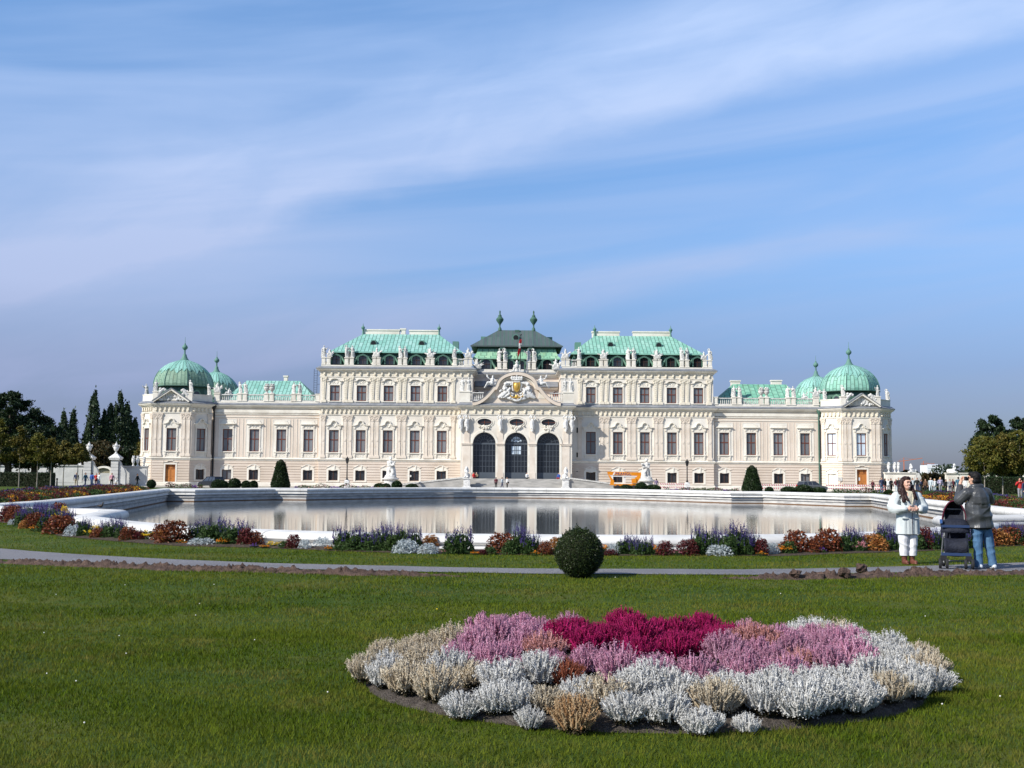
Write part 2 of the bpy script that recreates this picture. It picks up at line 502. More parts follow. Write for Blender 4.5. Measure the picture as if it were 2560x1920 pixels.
for f in F2:
 cx = sum(V2[i].x for i in f) / len(f); cy = sum(V2[i].y for i in f) / len(f)
 if inpoly(cx, cy, HOLE): continue
 a = V2[f[0]]; b = V2[f[1]]; c = V2[f[2]]
 gf.append(tuple(f) if (b.x - a.x) * (c.y - a.y) - (b.y - a.y) * (c.x - a.x) > 0 else tuple(f)[::-1])
def lawnmat(name):
 m = bpy.data.materials.new(name); m.use_nodes = True
 nt = m.node_tree; b = nt.nodes['Principled BSDF']; L = nt.links.new; X = NX(nt)
 b.inputs['Roughness'].default_value = .8; b.inputs['Specular IOR Level'].default_value = .15
 tc = nn(nt, 'ShaderNodeTexCoord'); co = tc.outputs['Object']
 big = X.noise(co, .5, 5, .6); mid = X.noise(co, 3.0, 6, .65); fine = X.noise(co, 90, 4, .7)
 r1 = nn(nt, 'ShaderNodeValToRGB'); e = r1.color_ramp.elements
 e[0].position = .34; e[0].color = (.034, .068, .006, 1); e[1].position = .68; e[1].color = (.125, .125, .025, 1)
 q = e.new(.5); q.color = (.058, .094, .009, 1)
 L(X.m('ADD', X.m('MULTIPLY', big, .55), X.m('MULTIPLY', mid, .45)), r1.inputs[0])
 mx = nn(nt, 'ShaderNodeMixRGB', blend_type='MULTIPLY'); mx.inputs[0].default_value = 1
 v = X.m('ADD', .40, X.m('MULTIPLY', fine, 1.1)); cc = nn(nt, 'ShaderNodeCombineColor')
 for i in range(3): L(v, cc.inputs[i])
 L(r1.outputs[0], mx.inputs[1]); L(cc.outputs[0], mx.inputs[2]); L(mx.outputs[0], b.inputs['Base Color'])
 bp = nn(nt, 'ShaderNodeBump'); bp.inputs['Strength'].default_value = .8; bp.inputs['Distance'].default_value = .03
 L(X.noise(co, 45, 5, .7), bp.inputs['Height']); L(bp.outputs[0], b.inputs['Normal'])
 return m
M_LAWN = lawnmat('lawn')
me = bpy.data.meshes.new('ground'); me.from_pydata(gv, [], gf); me.materials.append(M_LAWN)
me.polygons.foreach_set('use_smooth', [True] * len(me.polygons))
tag(put('ground', me), kind='structure')
# ---- the asphalt path
M_ASPH = mat('asphalt', (.17, .165, .18), (.29, .285, .30), 75, .9, .6, 240, c3=(.165, .16, .175), scale3=.45, detail=10)
v = []; fs = []
N = 120
for i in range(N + 1):
 x = -30 + 60 * i / N
 w1 = .03 * noise.noise(Vector((x * 2, 0, 0))); w2 = .035 * noise.noise(Vector((x * 2.3, 9, 0)))
 for j in range(4):
  yy = path_near(x) + w1 + (path_far(x) + w2 - path_near(x) - w1) * j / 3
  v.append((x, yy, gz(x, yy) + .012))
for i in range(N):
 for j in range(3):
  a = i * 4 + j
  fs.append((a, a + 4, a + 5, a + 1))
tag(put('path', npmesh('path', v, fs, M_ASPH, True)), kind='structure')
# ---- forecourt of pale gravel in front of the palace
M_GRAV = mat('gravel', (.34, .31, .26), (.45, .42, .36), 30, .95, .4, 120)
v = []; fs = []
for j, yy in enumerate((152, 156, 160, 168, 178, 200)):
 for i in range(21): x = -62 + 6.3 * i; v.append((x, yy, gz(x, yy) + .03))
for j in range(5):
 for i in range(20):
  a = j * 21 + i; fs.append((a, a + 1, a + 22, a + 21))
tag(put('forecourt', npmesh('forecourt', v, fs, M_GRAV)), kind='structure')
# ---- pool: stone rim, wall, water
M_RIM = mat('white_stone', (.62, .61, .585), (.72, .71, .685), 2.5, .6, .15, 40, c3=(.54, .53, .505), scale3=.8)
def wallmat():
 m = mat('basin_stone', (.36, .35, .345), (.62, .60, .57), 1.2, .75, .2, 30, stretch=(1, 1, 4), lo=.3, hi=.7)
 nt = m.node_tree; L = nt.links.new; b = nt.nodes['Principled BSDF']; X = NX(nt)
 src = b.inputs['Base Color'].links[0].from_socket
 tc = nn(nt, 'ShaderNodeTexCoord'); s = nn(nt, 'ShaderNodeSeparateXYZ'); L(tc.outputs['Object'], s.inputs[0])
 f = X.ss(-.69, -.72, s.outputs[2])          # rusty tide mark just above the water line
 mx = nn(nt, 'ShaderNodeMixRGB'); mx.inputs[2].default_value = (.16, .085, .04, 1)
 L(f, mx.inputs[0]); L(src, mx.inputs[1]); L(mx.outputs[0], b.inputs['Base Color'])
 return m
M_BASIN = wallmat()
pool = tag(empty('pool_basin', (0, 0, 0)), 'white stone rim and walls of the large curved ornamental pool', 'pool')
cop = [(-.16, -.18), (-.13, -.16), (-.10, -.13), (-.10, -.02), (-.16, .02), (-.20, .08), (-.205, .16), (-.17, .24), (-.10, .295), (0, .325), (.2, .335), (.42, .33),
  (.60, .31), (.70, .275), (.76, .225), (.77, .17), (.74, .13), (.68, .11), (.68, .085), (.84, .08), (.85, .06), (.85, -.05)]
mb = MB(); sweep(mb, POOL, cop[::-1], True); mb.build('coping', M_RIM, pool, True)
jt = MB()
acc = 0.0
for i in range(len(POOL)):
 a = Vector(POOL[i]); b = Vector(POOL[(i + 1) % len(POOL)]); L_ = (b - a).length; d = (b - a) / L_; nrm = Vector((d.y, -d.x)); u = 1.9 - acc
 while u < L_ - .12:
  if u > .12:
   c_ = a + d * u; k = []
   for o, z in cop:
    for s_ in (-.008, .008): q = c_ + nrm * (o + (.003 if o > .5 else (-.003 if o < 0 else 0))) + d * s_; k.append((q.x, q.y, z + .003))
   jt.add(k, [(2 * j, 2 * j + 1, 2 * j + 3, 2 * j + 2) for j in range(len(cop) - 1)])
  u += 1.9
 acc = (acc + L_) % 1.9
jt.build('joint_lines', mat('joint_mortar', (.26, .25, .235), None, 1, .9), pool)
wal = [(0.06, -1.3), (0.06, -.48), (-.03, -.44), (-.05, -.36), (0, -.30), (0, -.19), (-.18, -.185)]
mb = MB(); sweep(mb, POOL, wal[::-1], True); mb.build('basin_wall', M_BASIN, pool, True)
def watermat():
 m = bpy.data.materials.new('water'); m.use_nodes = True
 nt = m.node_tree; b = nt.nodes['Principled BSDF']; L = nt.links.new; X = NX(nt)
 b.inputs['Base Color'].default_value = (.11, .112, .10, 1); b.inputs['Roughness'].default_value = .02
 b.inputs['IOR'].default_value = 1.333; b.inputs['Specular IOR Level'].default_value = .8
 tc = nn(nt, 'ShaderNodeTexCoord'); s = nn(nt, 'ShaderNodeSeparateXYZ'); L(tc.outputs['Object'], s.inputs[0])
 h = X.m('ADD', X.noise(X.vec(X.m('MULTIPLY', s.outputs[0], 1.1), X.m('MULTIPLY', s.outputs[1], 1.6), 0), 1.6, 4, .6),
   X.m('MULTIPLY', X.noise(X.vec(s.outputs[0], s.outputs[1], 4), 6.0, 3, .6), .12))
 bp = nn(nt, 'ShaderNodeBump'); bp.inputs['Strength'].default_value = .35; bp.inputs['Distance'].default_value = .008
 L(h, bp.inputs['Height']); L(bp.outputs[0], b.inputs['Normal'])
 return m
W = offset_poly(POOL, .05)
cdt = delaunay_2d_cdt([Vector(p) for p in W], [(i, (i + 1) % len(W)) for i in range(len(W))], [], 1, 1e-5)
v = [(p.x, p.y, WATER_Z) for p in cdt[0]]
fs = []
for f in cdt[2]:
 a, b, c = [cdt[0][i] for i in f[:3]]
 fs.append(tuple(f) if (b.x - a.x) * (c.y - a.y) - (b.y - a.y) * (c.x - a.x) > 0 else tuple(f)[::-1])
tag(put('water', npmesh('water', v, fs, watermat())), kind='structure')
# ---- earth of the border between rim and lawn (front) and along both sides
M_SOIL = mat('soil', (.045, .032, .022), (.10, .075, .055), 14, .95, .9, 60)
rim_out = offset_poly(POOL, .80)
front = [p for p in rim_out if p[1] < 46]
front = sorted(front, key=lambda p: p[0])
mb = MB()
def lerp_path(P, u):
 P = [Vector(p) for p in P]; Ls = [0]
 for i in range(1, len(P)): Ls.append(Ls[-1] + (P[i] - P[i - 1]).length)
 q = u * Ls[-1]
 for i in range(1, len(P)):
  if Ls[i] >= q: return P[i - 1].lerp(P[i], (q - Ls[i - 1]) / max(1e-6, Ls[i] - Ls[i - 1]))
 return P[-1]
leftmost = offset_poly(POOL, .95)
def band_mesh(A, B, n, z0, mat_, name, zf=None):
 v = []; fs = []
 for i in range(n + 1):
  a = lerp_path(A, i / n); b = lerp_path(B, i / n)
  for j in range(5):
   p = a.lerp(b, j / 4)
   k = math.sin(PI * j / 4) * z0 + .008
   v.append((p.x, p.y, gz(p.x, p.y) + k + .02 * noise.noise(Vector((p.x * 3, p.y * 3, 0))) * (0 < j < 4)))
 for i in range(n):
  for j in range(4):
   a = i * 5 + j; fs.append((a, a + 5, a + 6, a + 1))
 return tag(put(name, npmesh(name, v, fs, mat_, True)), kind='structure')
front_c = [p for p in offset_poly(POOL, .86) if p[1] < 44]
front_c.sort(key=lambda p: math.atan2(p[0] - AX, p[1] - 60) if False else p[0])
band_mesh(BED, [(-25.5, 44.0)] + [(x, y) for x, y in front_c if abs(x - AX) > 0] + [(26.5, 44.0)], 90, .05, M_SOIL, 'flower_bed')
# ---- strip of dug earth in front of the path, two stretches
M_CLOD = mat('dug_earth', (.05, .032, .025), (.135, .088, .068), 9, .95, .8, 40, c3=(.08, .052, .042), scale3=3)
def soil_strip(px0, px1, name, label):
 v = []; fs = []; n = int(abs(px1 - px0) / 2560 * 420); W = 14
 rnd = random.Random(px0)
 for i in range(n + 1):
  u = i / n; px = px0 + (px1 - px0) * u
  x = gnd(px, 1440).x
  yc = path_near(x) - .58 + .10 * noise.noise(Vector((x * .8, 3, 0)))
  wd = (.23 + .09 * noise.noise(Vector((x * 1.5, 7, 0)))) * min(1, .1 + 7 * u, .1 + 7 * (1 - u))
  for j in range(W + 1):
   q = j / W * 2 - 1
   yy = yc + q * wd
   h = max(0, 1 - q * q) * (.058 + .04 * noise.noise(Vector((x * 1.7, 0, 2)))) * min(1, .15 + 6 * u, .15 + 6 * (1 - u))
   h *= max(.1, 1 + .9 * noise.noise(Vector((x * 5.3, yy * 7, 1))) + 1.7 * noise.noise(Vector((x * 17, yy * 17, 4))))
   v.append((x + .05 * noise.noise(Vector((x * 9, yy * 9, 8))), yy + .05 * noise.noise(Vector((x * 9, yy * 9, 3))), gz(x, yy) + h - .004 * (abs(q) > .95)))
 for i in range(n):
  for j in range(W):
   a = i * (W + 1) + j; fs.append((a, a + W + 1, a + W + 2, a + 1))
 V = v; Fq = fs
 o = put(name, npmesh(name, V, Fq, M_CLOD, False))
 return tag(o, label, 'soil', kind='stuff')
soil_strip(-260, 1170, 'dug_soil', 'ridge of freshly dug brown soil along the left part of the path')
soil_strip(1770, 2640, 'dug_soil', 'ridge of freshly dug brown soil with clods in front of the stroller')
def clod(px, py, r, label):
 p = gnd(px, py, .05)
 mb = MB(); mb.ball((0, 0, 0), (r, r * .8, r * .75), 12)
 for i, q in enumerate(mb.v):
  d = 1 + .5 * noise.noise(Vector(q) * 1.6 / r + Vector((px, 0, 0))) + .25 * noise.noise(Vector(q) * 4 / r)
  mb.v[i] = tuple(Vector(q) * d)
 tag(mb.build('soil_clod', M_CLOD, None, False, (p.x, p.y, gz(p.x, p.y) + r * .5 + .05)), label, 'clod', 'big clods on the soil ridge')
clod(1989, 1446, .085, 'dark round clod, leftmost of the big clods on the soil ridge')
clod(2112, 1446, .10, 'wide low brown clod between the dark round and the pointed clod')
clod(2153, 1436, .105, 'tall pointed brown clod on the soil ridge left of the woman')
clod(2285, 1437, .07, 'small clod on the soil ridge just in front of the woman')
def grassmat():
 m = leafmat('grass_blade', (.042, .084, .004), (.108, .140, .012), .3, .9, .5, spec=.04)
 nt = m.node_tree; L = nt.links.new; X = NX(nt); b = nt.nodes['Principled BSDF']
 src = b.inputs['Base Color'].links[0].from_socket
 tc = nn(nt, 'ShaderNodeTexCoord')
 f = X.m('ADD', X.m('MULTIPLY', X.noise(tc.outputs['Object'], .6, 5, .65), .6), X.m('MULTIPLY', X.noise(tc.outputs['Object'], 4.5, 5, .7), .4))
 mx = nn(nt, 'ShaderNodeMixRGB'); mx.inputs[2].default_value = (.20, .165, .045, 1)      # dry patches
 m2 = nn(nt, 'ShaderNodeMixRGB'); m2.inputs[2].default_value = (.155, .175, .022, 1)      # broad lighter bands of turf
 mp = nn(nt, 'ShaderNodeMapping'); mp.inputs['Scale'].default_value = (.35, 1, 1); L(tc.outputs['Object'], mp.inputs[0])
 L(X.m('MULTIPLY', X.ss(.40, .62, X.noise(mp.outputs[0], .55, 3, .5)), .55), m2.inputs[0]); L(src, m2.inputs[1])
 L(X.m('MULTIPLY', X.ss(.47, .66, f), .8), mx.inputs[0]); L(m2.outputs[0], mx.inputs[1])
 for l in list(src.links):
  if l.to_node not in (mx, m2): L(mx.outputs[0], l.to_socket)
 return m
# ---- grass blades: one mesh
rng = np.random.default_rng(5)
M_BLADE = grassmat()
BEDC = (1.06, 9.22, 2.22, 1.83)                     # oval bed: centre x, y, half axes
def scatter_grass(y0, y1, dens):
 A = []
 n = int(dens * (y1 - y0) * 2 * (y1 * .56 + 2.2))
 yy = rng.uniform(y0, y1, n)
 keep = rng.random(n) < (yy * .56 + 2.2) / (y1 * .56 + 2.2)
 yy = yy[keep]
 xx = rng.uniform(-1, 1, len(yy)) * (yy * .56 + 2.2)
 return xx, yy
xs, ys = [], []
for a, b, d in ((4.6, 9, 3700), (9, 12, 2300), (12, 15, 1300), (15, 19, 800), (19, 24.5, 420), (24.5, 40, 150)):
 x_, y_ = scatter_grass(a, b, d); xs.append(x_); ys.append(y_)
xx = np.concatenate(xs); yy = np.concatenate(ys)
k = ((xx - BEDC[0]) / BEDC[2]) ** 2 + ((yy - BEDC[1]) / BEDC[3]) ** 2 > 1.0
pn = path_near(xx); pf = path_far(xx)
k &= ~((yy > pn - .01) & (yy < pf + .01))
bx = np.array([p[0] for p in BED]); by = np.array([p[1] for p in BED])
k &= yy < np.interp(xx, bx, by) - .02
xx = xx[k]; yy = yy[k]; n = len(xx)
zz = np.array([gz(a, b) for a, b in zip(xx, yy)])
hgt = rng.uniform(.018, .042, n) * (1 + .35 * np.sin(xx * 1.7 + yy) * np.sin(yy * 2.3))
wid = (.0016 + .00028 * yy) * rng.uniform(.7, 1.3, n)
an = rng.uniform(0, 2 * PI, n); lean = rng.uniform(.1, 1.1, n) * hgt; la = rng.uniform(0, 2 * PI, n)
V = np.zeros((n, 3, 3))
V[:, 0] = np.stack([xx - np.cos(an) * wid, yy - np.sin(an) * wid, zz - .004], 1)
V[:, 1] = np.stack([xx + np.cos(an) * wid, yy + np.sin(an) * wid, zz - .004], 1)
V[:, 2] = np.stack([xx + np.cos(la) * lean, yy + np.sin(la) * lean, zz + hgt], 1)
Ft = np.arange(n * 3).reshape(n, 3)
tag(put('grass', npmesh('grass', V, Ft, M_BLADE)), 'short mown green grass blades over the lawn', 'grass', kind='stuff')
# a few white clover heads and yellow flowers, fallen petals on the lawn
M_DAISY = mat('clover_white', (.75, .73, .68)); M_YEL = mat('buttercup', (.8, .6, .03))
mb = MB()
rnd = random.Random(11)
spots = [(140, 1499), (194, 1495), (312, 1476), (425, 1479), (533, 1474), (472, 1507), (499, 1511), (672, 1524), (110, 1587), (400, 1630), (315, 1641), (28, 1683), (118, 1692), (185, 1704), (190, 1711),
   (110, 1768), (210, 1815), (797, 1627), (818, 1738), (522, 1601), (638, 1609), (616, 1545), (490, 1543), (900, 1568), (1093, 1527), (1388, 1532), (2312, 1546), (2313, 1605), (2355, 1770), (1825, 1522),
   (1540, 1456), (660, 1906), (296, 1594), (2140, 1495), (1950, 1500), (2450, 1600), (2500, 1750), (700, 1560)]
for i, (px, py) in enumerate(spots[::2] + [(1093, 1527)]):
 p = gnd(px + rnd.uniform(-2, 2), py); mb.ball((p.x, p.y, gz(p.x, p.y) + .03), (.007, .007, .006), 6, 1 if px in (1093, 900) else 0)
tag(mb.build('clover_flowers', [M_DAISY, M_YEL], None, True), 'tiny white clover heads dotted over the front lawn', 'flowers', kind='stuff')
# ================================================================== the palace
PX0, PY0, PZ0 = 0.75, 180.0, -0.4
M_WALL = mat('cream_plaster', (.655, .555, .465), (.70, .605, .515), .6, .85, .1, 12, c3=(.585, .49, .40), scale3=.22)
M_PALE = mat('pale_plaster', (.70, .655, .585), (.75, .71, .645), .8, .85, .1, 12, c3=(.63, .575, .50), scale3=.22)
M_TRIM = mat('pale_trim', (.73, .685, .60), (.79, .75, .67), 2, .8, .15, 20, c3=(.63, .58, .50), scale3=.6)
M_ORN = mat('ornament_plaster', (.66, .59, .47), (.76, .70, .59), 6, .85, .6, 9)
M_STONE = mat('weathered_stone', (.40, .39, .37), (.66, .645, .61), 3.5, .85, .4, 14, lo=.3, hi=.6, objr=.08)
M_LEAD = mat('lead_sheet', (.17, .18, .20), (.24, .25, .27), 1.2, .55, .1)
M_FRAME = mat('brown_window_paint', (.13, .038, .022), (.17, .05, .028), 4, .5)
M_DARKFR = mat('dark_window_paint', (.06, .03, .022), None, 1, .5)
M_DOOR = mat('orange_oak', (.40, .145, .035), (.50, .20, .055), 8, .5, stretch=(6, 6, .6))
M_DOORP = mat('dark_oak', (.16, .05, .015), (.21, .07, .02), 8, .5)
M_IRON = mat('black_iron', (.018, .018, .02), None, 1, .45)
M_GRID = mat('grey_blue_grille', (.075, .09, .11), None, 1, .5)
M_GILT = mat('gilt', (.62, .36, .07), (.75, .47, .12), 8, .35, metal=.55)
M_SCULPT = mat('white_sculpture_stone', (.52, .51, .50), (.74, .73, .71), 5, .8, .6, 12, lo=.3, hi=.6)
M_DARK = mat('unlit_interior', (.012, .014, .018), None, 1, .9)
def glassmat(name, c, rough, spec=.5, coat=0.0):
 m = mat(name, c, tuple(min(1, q * 1.25) for q in c), .5, rough, spec=spec, objr=.25)
 m.node_tree.nodes['Principled BSDF'].inputs['Coat Weight'].default_value = coat
 m.node_tree.nodes['Principled BSDF'].inputs['Coat Roughness'].default_value = .03
 return m
M_GLASS = glassmat('curtained_pane', (.15, .155, .165), .3, .5, .5)
M_GLASSD = glassmat('dark_pane', (.03, .032, .038), .15, .5, .4)
M_GLASSB = glassmat('painted_sky_pane', (.50, .58, .66), .2, .5, .6)  # pale base colour paints in the brightness of the sky
M_GLASSA = glassmat('arch_pane', (.018, .022, .03), .1, .5, .3)
def coppermat(name, a, b, c, seam_u=.62, seam_v=2.0, dark=.72, stain=(.17, .20, .10), st=.45):
 """patinated copper sheets: UV in metres, seams between sheets, each sheet a little different"""
 m = bpy.data.materials.new(name); m.use_nodes = True
 nt = m.node_tree; L = nt.links.new; p = nt.nodes['Principled BSDF']; X = NX(nt)
 p.inputs['Roughness'].default_value = .62; p.inputs['Specular IOR Level'].default_value = .3
 uv = nn(nt, 'ShaderNodeUVMap')
 br = nn(nt, 'ShaderNodeTexBrick'); br.offset = .5; br.inputs['Scale'].default_value = 1
 br.inputs['Color1'].default_value = (0, 0, 0, 1); br.inputs['Color2'].default_value = (1, 1, 1, 1); br.inputs['Mortar'].default_value = (.5, .5, .5, 1)
 br.inputs['Mortar Size'].default_value = .075; br.inputs['Mortar Smooth'].default_value = .2; br.inputs['Bias'].default_value = 0
 br.inputs['Brick Width'].default_value = seam_v; br.inputs['Row Height'].default_value = seam_u
 s = nn(nt, 'ShaderNodeSeparateXYZ'); L(uv.outputs[0], s.inputs[0])
 L(X.vec(s.outputs[1], s.outputs[0], 0), br.inputs['Vector'])
 sep = nn(nt, 'ShaderNodeSeparateColor'); L(br.outputs['Color'], sep.inputs[0])
 tc = nn(nt, 'ShaderNodeTexCoord')
 n1 = X.noise(tc.outputs['Object'], .45, 6, .6); n2 = X.noise(X.vec(X.m('MULTIPLY', s.outputs[0], 1.6), X.m('MULTIPLY', s.outputs[1], .25), 0), 1.0, 6, .65)
 r = nn(nt, 'ShaderNodeValToRGB'); e = r.color_ramp.elements
 e[0].position = .2; e[0].color = (*a, 1); e[1].position = .8; e[1].color = (*c, 1); q = e.new(.5); q.color = (*b, 1)
 L(X.m('ADD', X.m('MULTIPLY', sep.outputs[0], .45), X.m('MULTIPLY', n1, .55)), r.inputs[0])
 mx = nn(nt, 'ShaderNodeMixRGB'); mx.inputs[2].default_value = (*stain, 1)
 L(X.m('MULTIPLY', X.ss(st, st + .25, n2), .75), mx.inputs[0]); L(r.outputs[0], mx.inputs[1])
 m2 = nn(nt, 'ShaderNodeMixRGB'); m2.inputs[2].default_value = (.06, .13, .10, 1)
 L(X.m('MULTIPLY', br.outputs['Fac'], dark), m2.inputs[0]); L(mx.outputs[0], m2.inputs[1]); L(m2.outputs[0], p.inputs['Base Color'])
 bp = nn(nt, 'ShaderNodeBump'); bp.inputs['Strength'].default_value = .5; bp.inputs['Distance'].default_value = .04
 L(br.outputs['Fac'], bp.inputs['Height']); L(bp.outputs[0], p.inputs['Normal'])
 return m
M_COP = coppermat('mint_copper', (.17, .385, .32), (.24, .475, .41), (.32, .53, .48), st=.70)
M_COP_R = coppermat('mint_copper_stained', (.17, .39, .30), (.25, .49, .39), (.32, .54, .45), st=.56, stain=(.19, .26, .13))
M_COP_D = coppermat('brown_green_copper', (.16, .26, .18), (.21, .33, .24), (.27, .40, .30), st=.52, stain=(.21, .22, .13))
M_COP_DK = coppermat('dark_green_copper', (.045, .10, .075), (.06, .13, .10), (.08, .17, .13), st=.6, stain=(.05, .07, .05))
M_COP_SL = coppermat('slate_copper', (.062, .085, .088), (.085, .11, .11), (.10, .13, .125), seam_u=.7, seam_v=8, st=.68, stain=(.05, .055, .055), dark=.8)
M_COP_BELL = coppermat('pale_green_copper', (.20, .42, .28), (.27, .49, .33), (.36, .55, .36), seam_u=1.0, seam_v=9, st=.5, stain=(.26, .33, .15))
class RB(MB):
 """roof builder: quads with UV in metres"""
 def __init__(s): super().__init__(); s.uvs = []
 def roof(s, *ps, mi=0):
  ps = [Vector(p) for p in ps]
  k = len(s.v); s.v.extend([tuple(p) for p in ps]); s.f.append(tuple(range(k, k + len(ps)))); s.m.append(mi)
  u = (ps[1] - ps[0]).normalized(); n = u.cross(ps[-1] - ps[0]).normalized(); w = n.cross(u)
  s.uvs.append([((p - ps[0]).dot(u), (p - ps[0]).dot(w)) for p in ps])
  return s
 def box(s, *a, **k):
  n = len(s.f); super().box(*a, **k)
  for f in s.f[n:]: s.uvs.append([(0.3, .3)] * len(f))
  return s
 def mesh(s, name, mats, smooth=False):
  while len(s.uvs) < len(s.f): s.uvs.append([(.3, .3)] * len(s.f[len(s.uvs)]))
  me = super().mesh(name, mats, smooth)
  lay = me.uv_layers.new(name='UVMap')
  lay.data.foreach_set('uv', [c for f in s.uvs for q in f for c in q])
  return me
pal = tag(empty('palace', (PX0, PY0, PZ0)), 'long cream baroque palace with mint green copper roofs and domes behind the pool', 'palace')
def MIRR(pts): return [(-x, y) for x, y in pts[::-1]]
# plan line of the front, left half (x < 0), going right
PV = -54.4                                    # pavilion centre
left_line = [(PV - 5.6, 6), (PV - 5.6, .0), (PV - 3.0, -2.6), (PV + 3.0, -2.6), (PV + 5.55, 0), (PV + 5.55, .6), (-31.6, .6), (-31.6, 0), (-8.75, 0), (-8.75, -3.2)]
FRONT = left_line + MIRR(left_line)
PFL = 1.5                                      # portico floor
# ---- cornices, string courses
mb = MB(); sweep(mb, FRONT, [(0, 12.35), (.15, 12.42), (.18, 12.58), (.40, 12.64), (.43, 12.74), (.56, 12.80), (.62, 12.98), (0, 12.98)]); mb.build('main_cornice', M_TRIM, pal)
mb = MB(); sweep(mb, FRONT, [(.65, 12.97), (.67, 13.04), (.12, 13.42), (-.4, 13.45)]); mb.build('cornice_flashing', M_LEAD, pal)
mb = MB(); sweep(mb, FRONT, [(0, 11.42), (.10, 11.46), (.14, 11.62), (.05, 11.66), (0, 11.66)]); mb.build('architrave', M_TRIM, pal)
STR = left_line[:-1]
for ln in (STR, MIRR(STR)):
 mb = MB(); sweep(mb, ln, [(0, 4.0), (.08, 4.05), (.12, 4.22), (.24, 4.30), (.26, 4.42), (.05, 4.5), (.05, 4.62), (0, 4.62)]); mb.build('string_course', M_TRIM, pal)
 mb = MB(); sweep(mb, ln, [(0, 0), (.16, 0), (.16, .55), (.08, .62), (0, .62)]); mb.build('plinth', M_TRIM, pal)
up = [(-31.6, 14), (-31.6, .12), (-7.1, .12), (-7.1, 8)]
UP = up + MIRR(up)
mb = MB(); sweep(mb, UP, [(0, 18.35), (.15, 18.4), (.18, 18.55), (.38, 18.62), (.42, 18.7), (.54, 18.76), (.6, 18.92), (0, 18.92)]); mb.build('upper_cornice', M_TRIM, pal)
mb = MB(); sweep(mb, UP, [(.63, 18.91), (.65, 18.98), (.12, 19.32), (-.4, 19.35)]); mb.build('cornice_flashing', M_LEAD, pal)
mb = MB(); sweep(mb, UP, [(0, 17.55), (.08, 17.58), (.12, 17.72), (0, 17.78)]); mb.build('architrave', M_TRIM, pal)
# ---- windows
WW, WH = 1.56, 3.56
def window_mesh(w, h, depth, cross=.55, bars=True, fr=.11, arch=False):
 mb = MB()
 y0, y1 = depth - .10, depth - .01
 mb.box(-w / 2, -w / 2 + fr, y0, y1, 0, h); mb.box(w / 2 - fr, w / 2, y0, y1, 0, h)
 mb.box(-w / 2 + fr, w / 2 - fr, y0, y1, 0, fr); mb.box(-w / 2 + fr, w / 2 - fr, y0, y1, h - fr, h)
 if bars:
  mb.box(-.055, .055, y0 - .02, y1, fr, h - fr)
  mb.box(-w / 2 + fr, -.055, y0 - .025, y1, h * cross - .06, h * cross + .06); mb.box(.055, w / 2 - fr, y0 - .025, y1, h * cross - .06, h * cross + .06)
 return mb
def pane_mesh(w, h, depth): return MB().box(-w / 2 + .02, w / 2 - .02, depth - .055, depth - .035, .02, h - .02)
def jamb(mb, w, h, t=.22, d=.10, ears=True):
 mb.box(-w / 2 - t, -w / 2 - .003, -d, .02, -.02, h + t); mb.box(w / 2 + .003, w / 2 + t, -d, .02, -.02, h + t)
 mb.box(-w / 2 - .003, w / 2 + .003, -d, .02, h + .003, h + t)
 if ears:
  mb.box(-w / 2 - t - .10, -w / 2 - t, -d + .02, .02, h * .1, h * .16); mb.box(w / 2 + t, w / 2 + t + .10, -d + .02, .02, h * .1, h * .16)
def orn(mb, rnd, x0, x1, z0, z1, n, y=-.06, r=.11):
 for _ in range(n):
  x = rnd.uniform(x0, x1); z = rnd.uniform(z0, z1); q = rnd.uniform(.6, 1.2) * r
  mb.ball((x, y, z), (q, q * .7, q * rnd.uniform(.6, 1.3)), 6)
def apron(mb, w, h0, rnd):
 """sill with brackets and a carved panel under it"""
 mb.box(-w / 2 - .40, w / 2 + .40, -.22, .02, -.16, -.02)
 mb.box(-w / 2 - .32, w / 2 + .32, -.05, .02, -h0 + .05, -.16)
 for s in (-1, 1):
  mb.box(s * (w / 2 + .12) - .11, s * (w / 2 + .12) + .11, -.17, -.05, -.6, -.16); mb.box(s * (w / 2 + .12) - .08, s * (w / 2 + .12) + .08, -.12, -.05, -h0 + .06, -.6)
 orn(mb, rnd, -w / 2 + .15, w / 2 - .15, -.75, -.35, 14, -.05, .07)
def surround_A(seed):      # curled pediment of the main floor
 rnd = random.Random(seed); mb = MB(); w, h = WW, WH
 jamb(mb, w, h); apron(mb, w, .92, rnd)
 mb.box(-w / 2 - .18, w / 2 + .18, -.08, .02, h + .22, h + 1.0)
 for s in (-1, 1):
  mb.box(s * (w / 2 + .22) - .13, s * (w / 2 + .22) + .13, -.20, .02, h + .2, h + .72)
 z = h + .80
 p = [(-w / 2 - .55, z), (-w / 2 - .18, z + .02), (-.55, z + .18), (-.48, z + .42), (-.3, z + .68), (0, z + .80), (.3, z + .68), (.48, z + .42), (.55, z + .18), (w / 2 + .18, z + .02), (w / 2 + .55, z)]
 mb.band(p, .13, -.34, .02)
 mb.prism([(-.55, z - .1), (.55, z - .1), (.48, z + .30), (.3, z + .56), (0, z + .67), (-.3, z + .56), (-.48, z + .3)], -.06, .02)
 orn(mb, rnd, -.42, .42, z - .35, z + .45, 16, -.09, .12)
 return mb
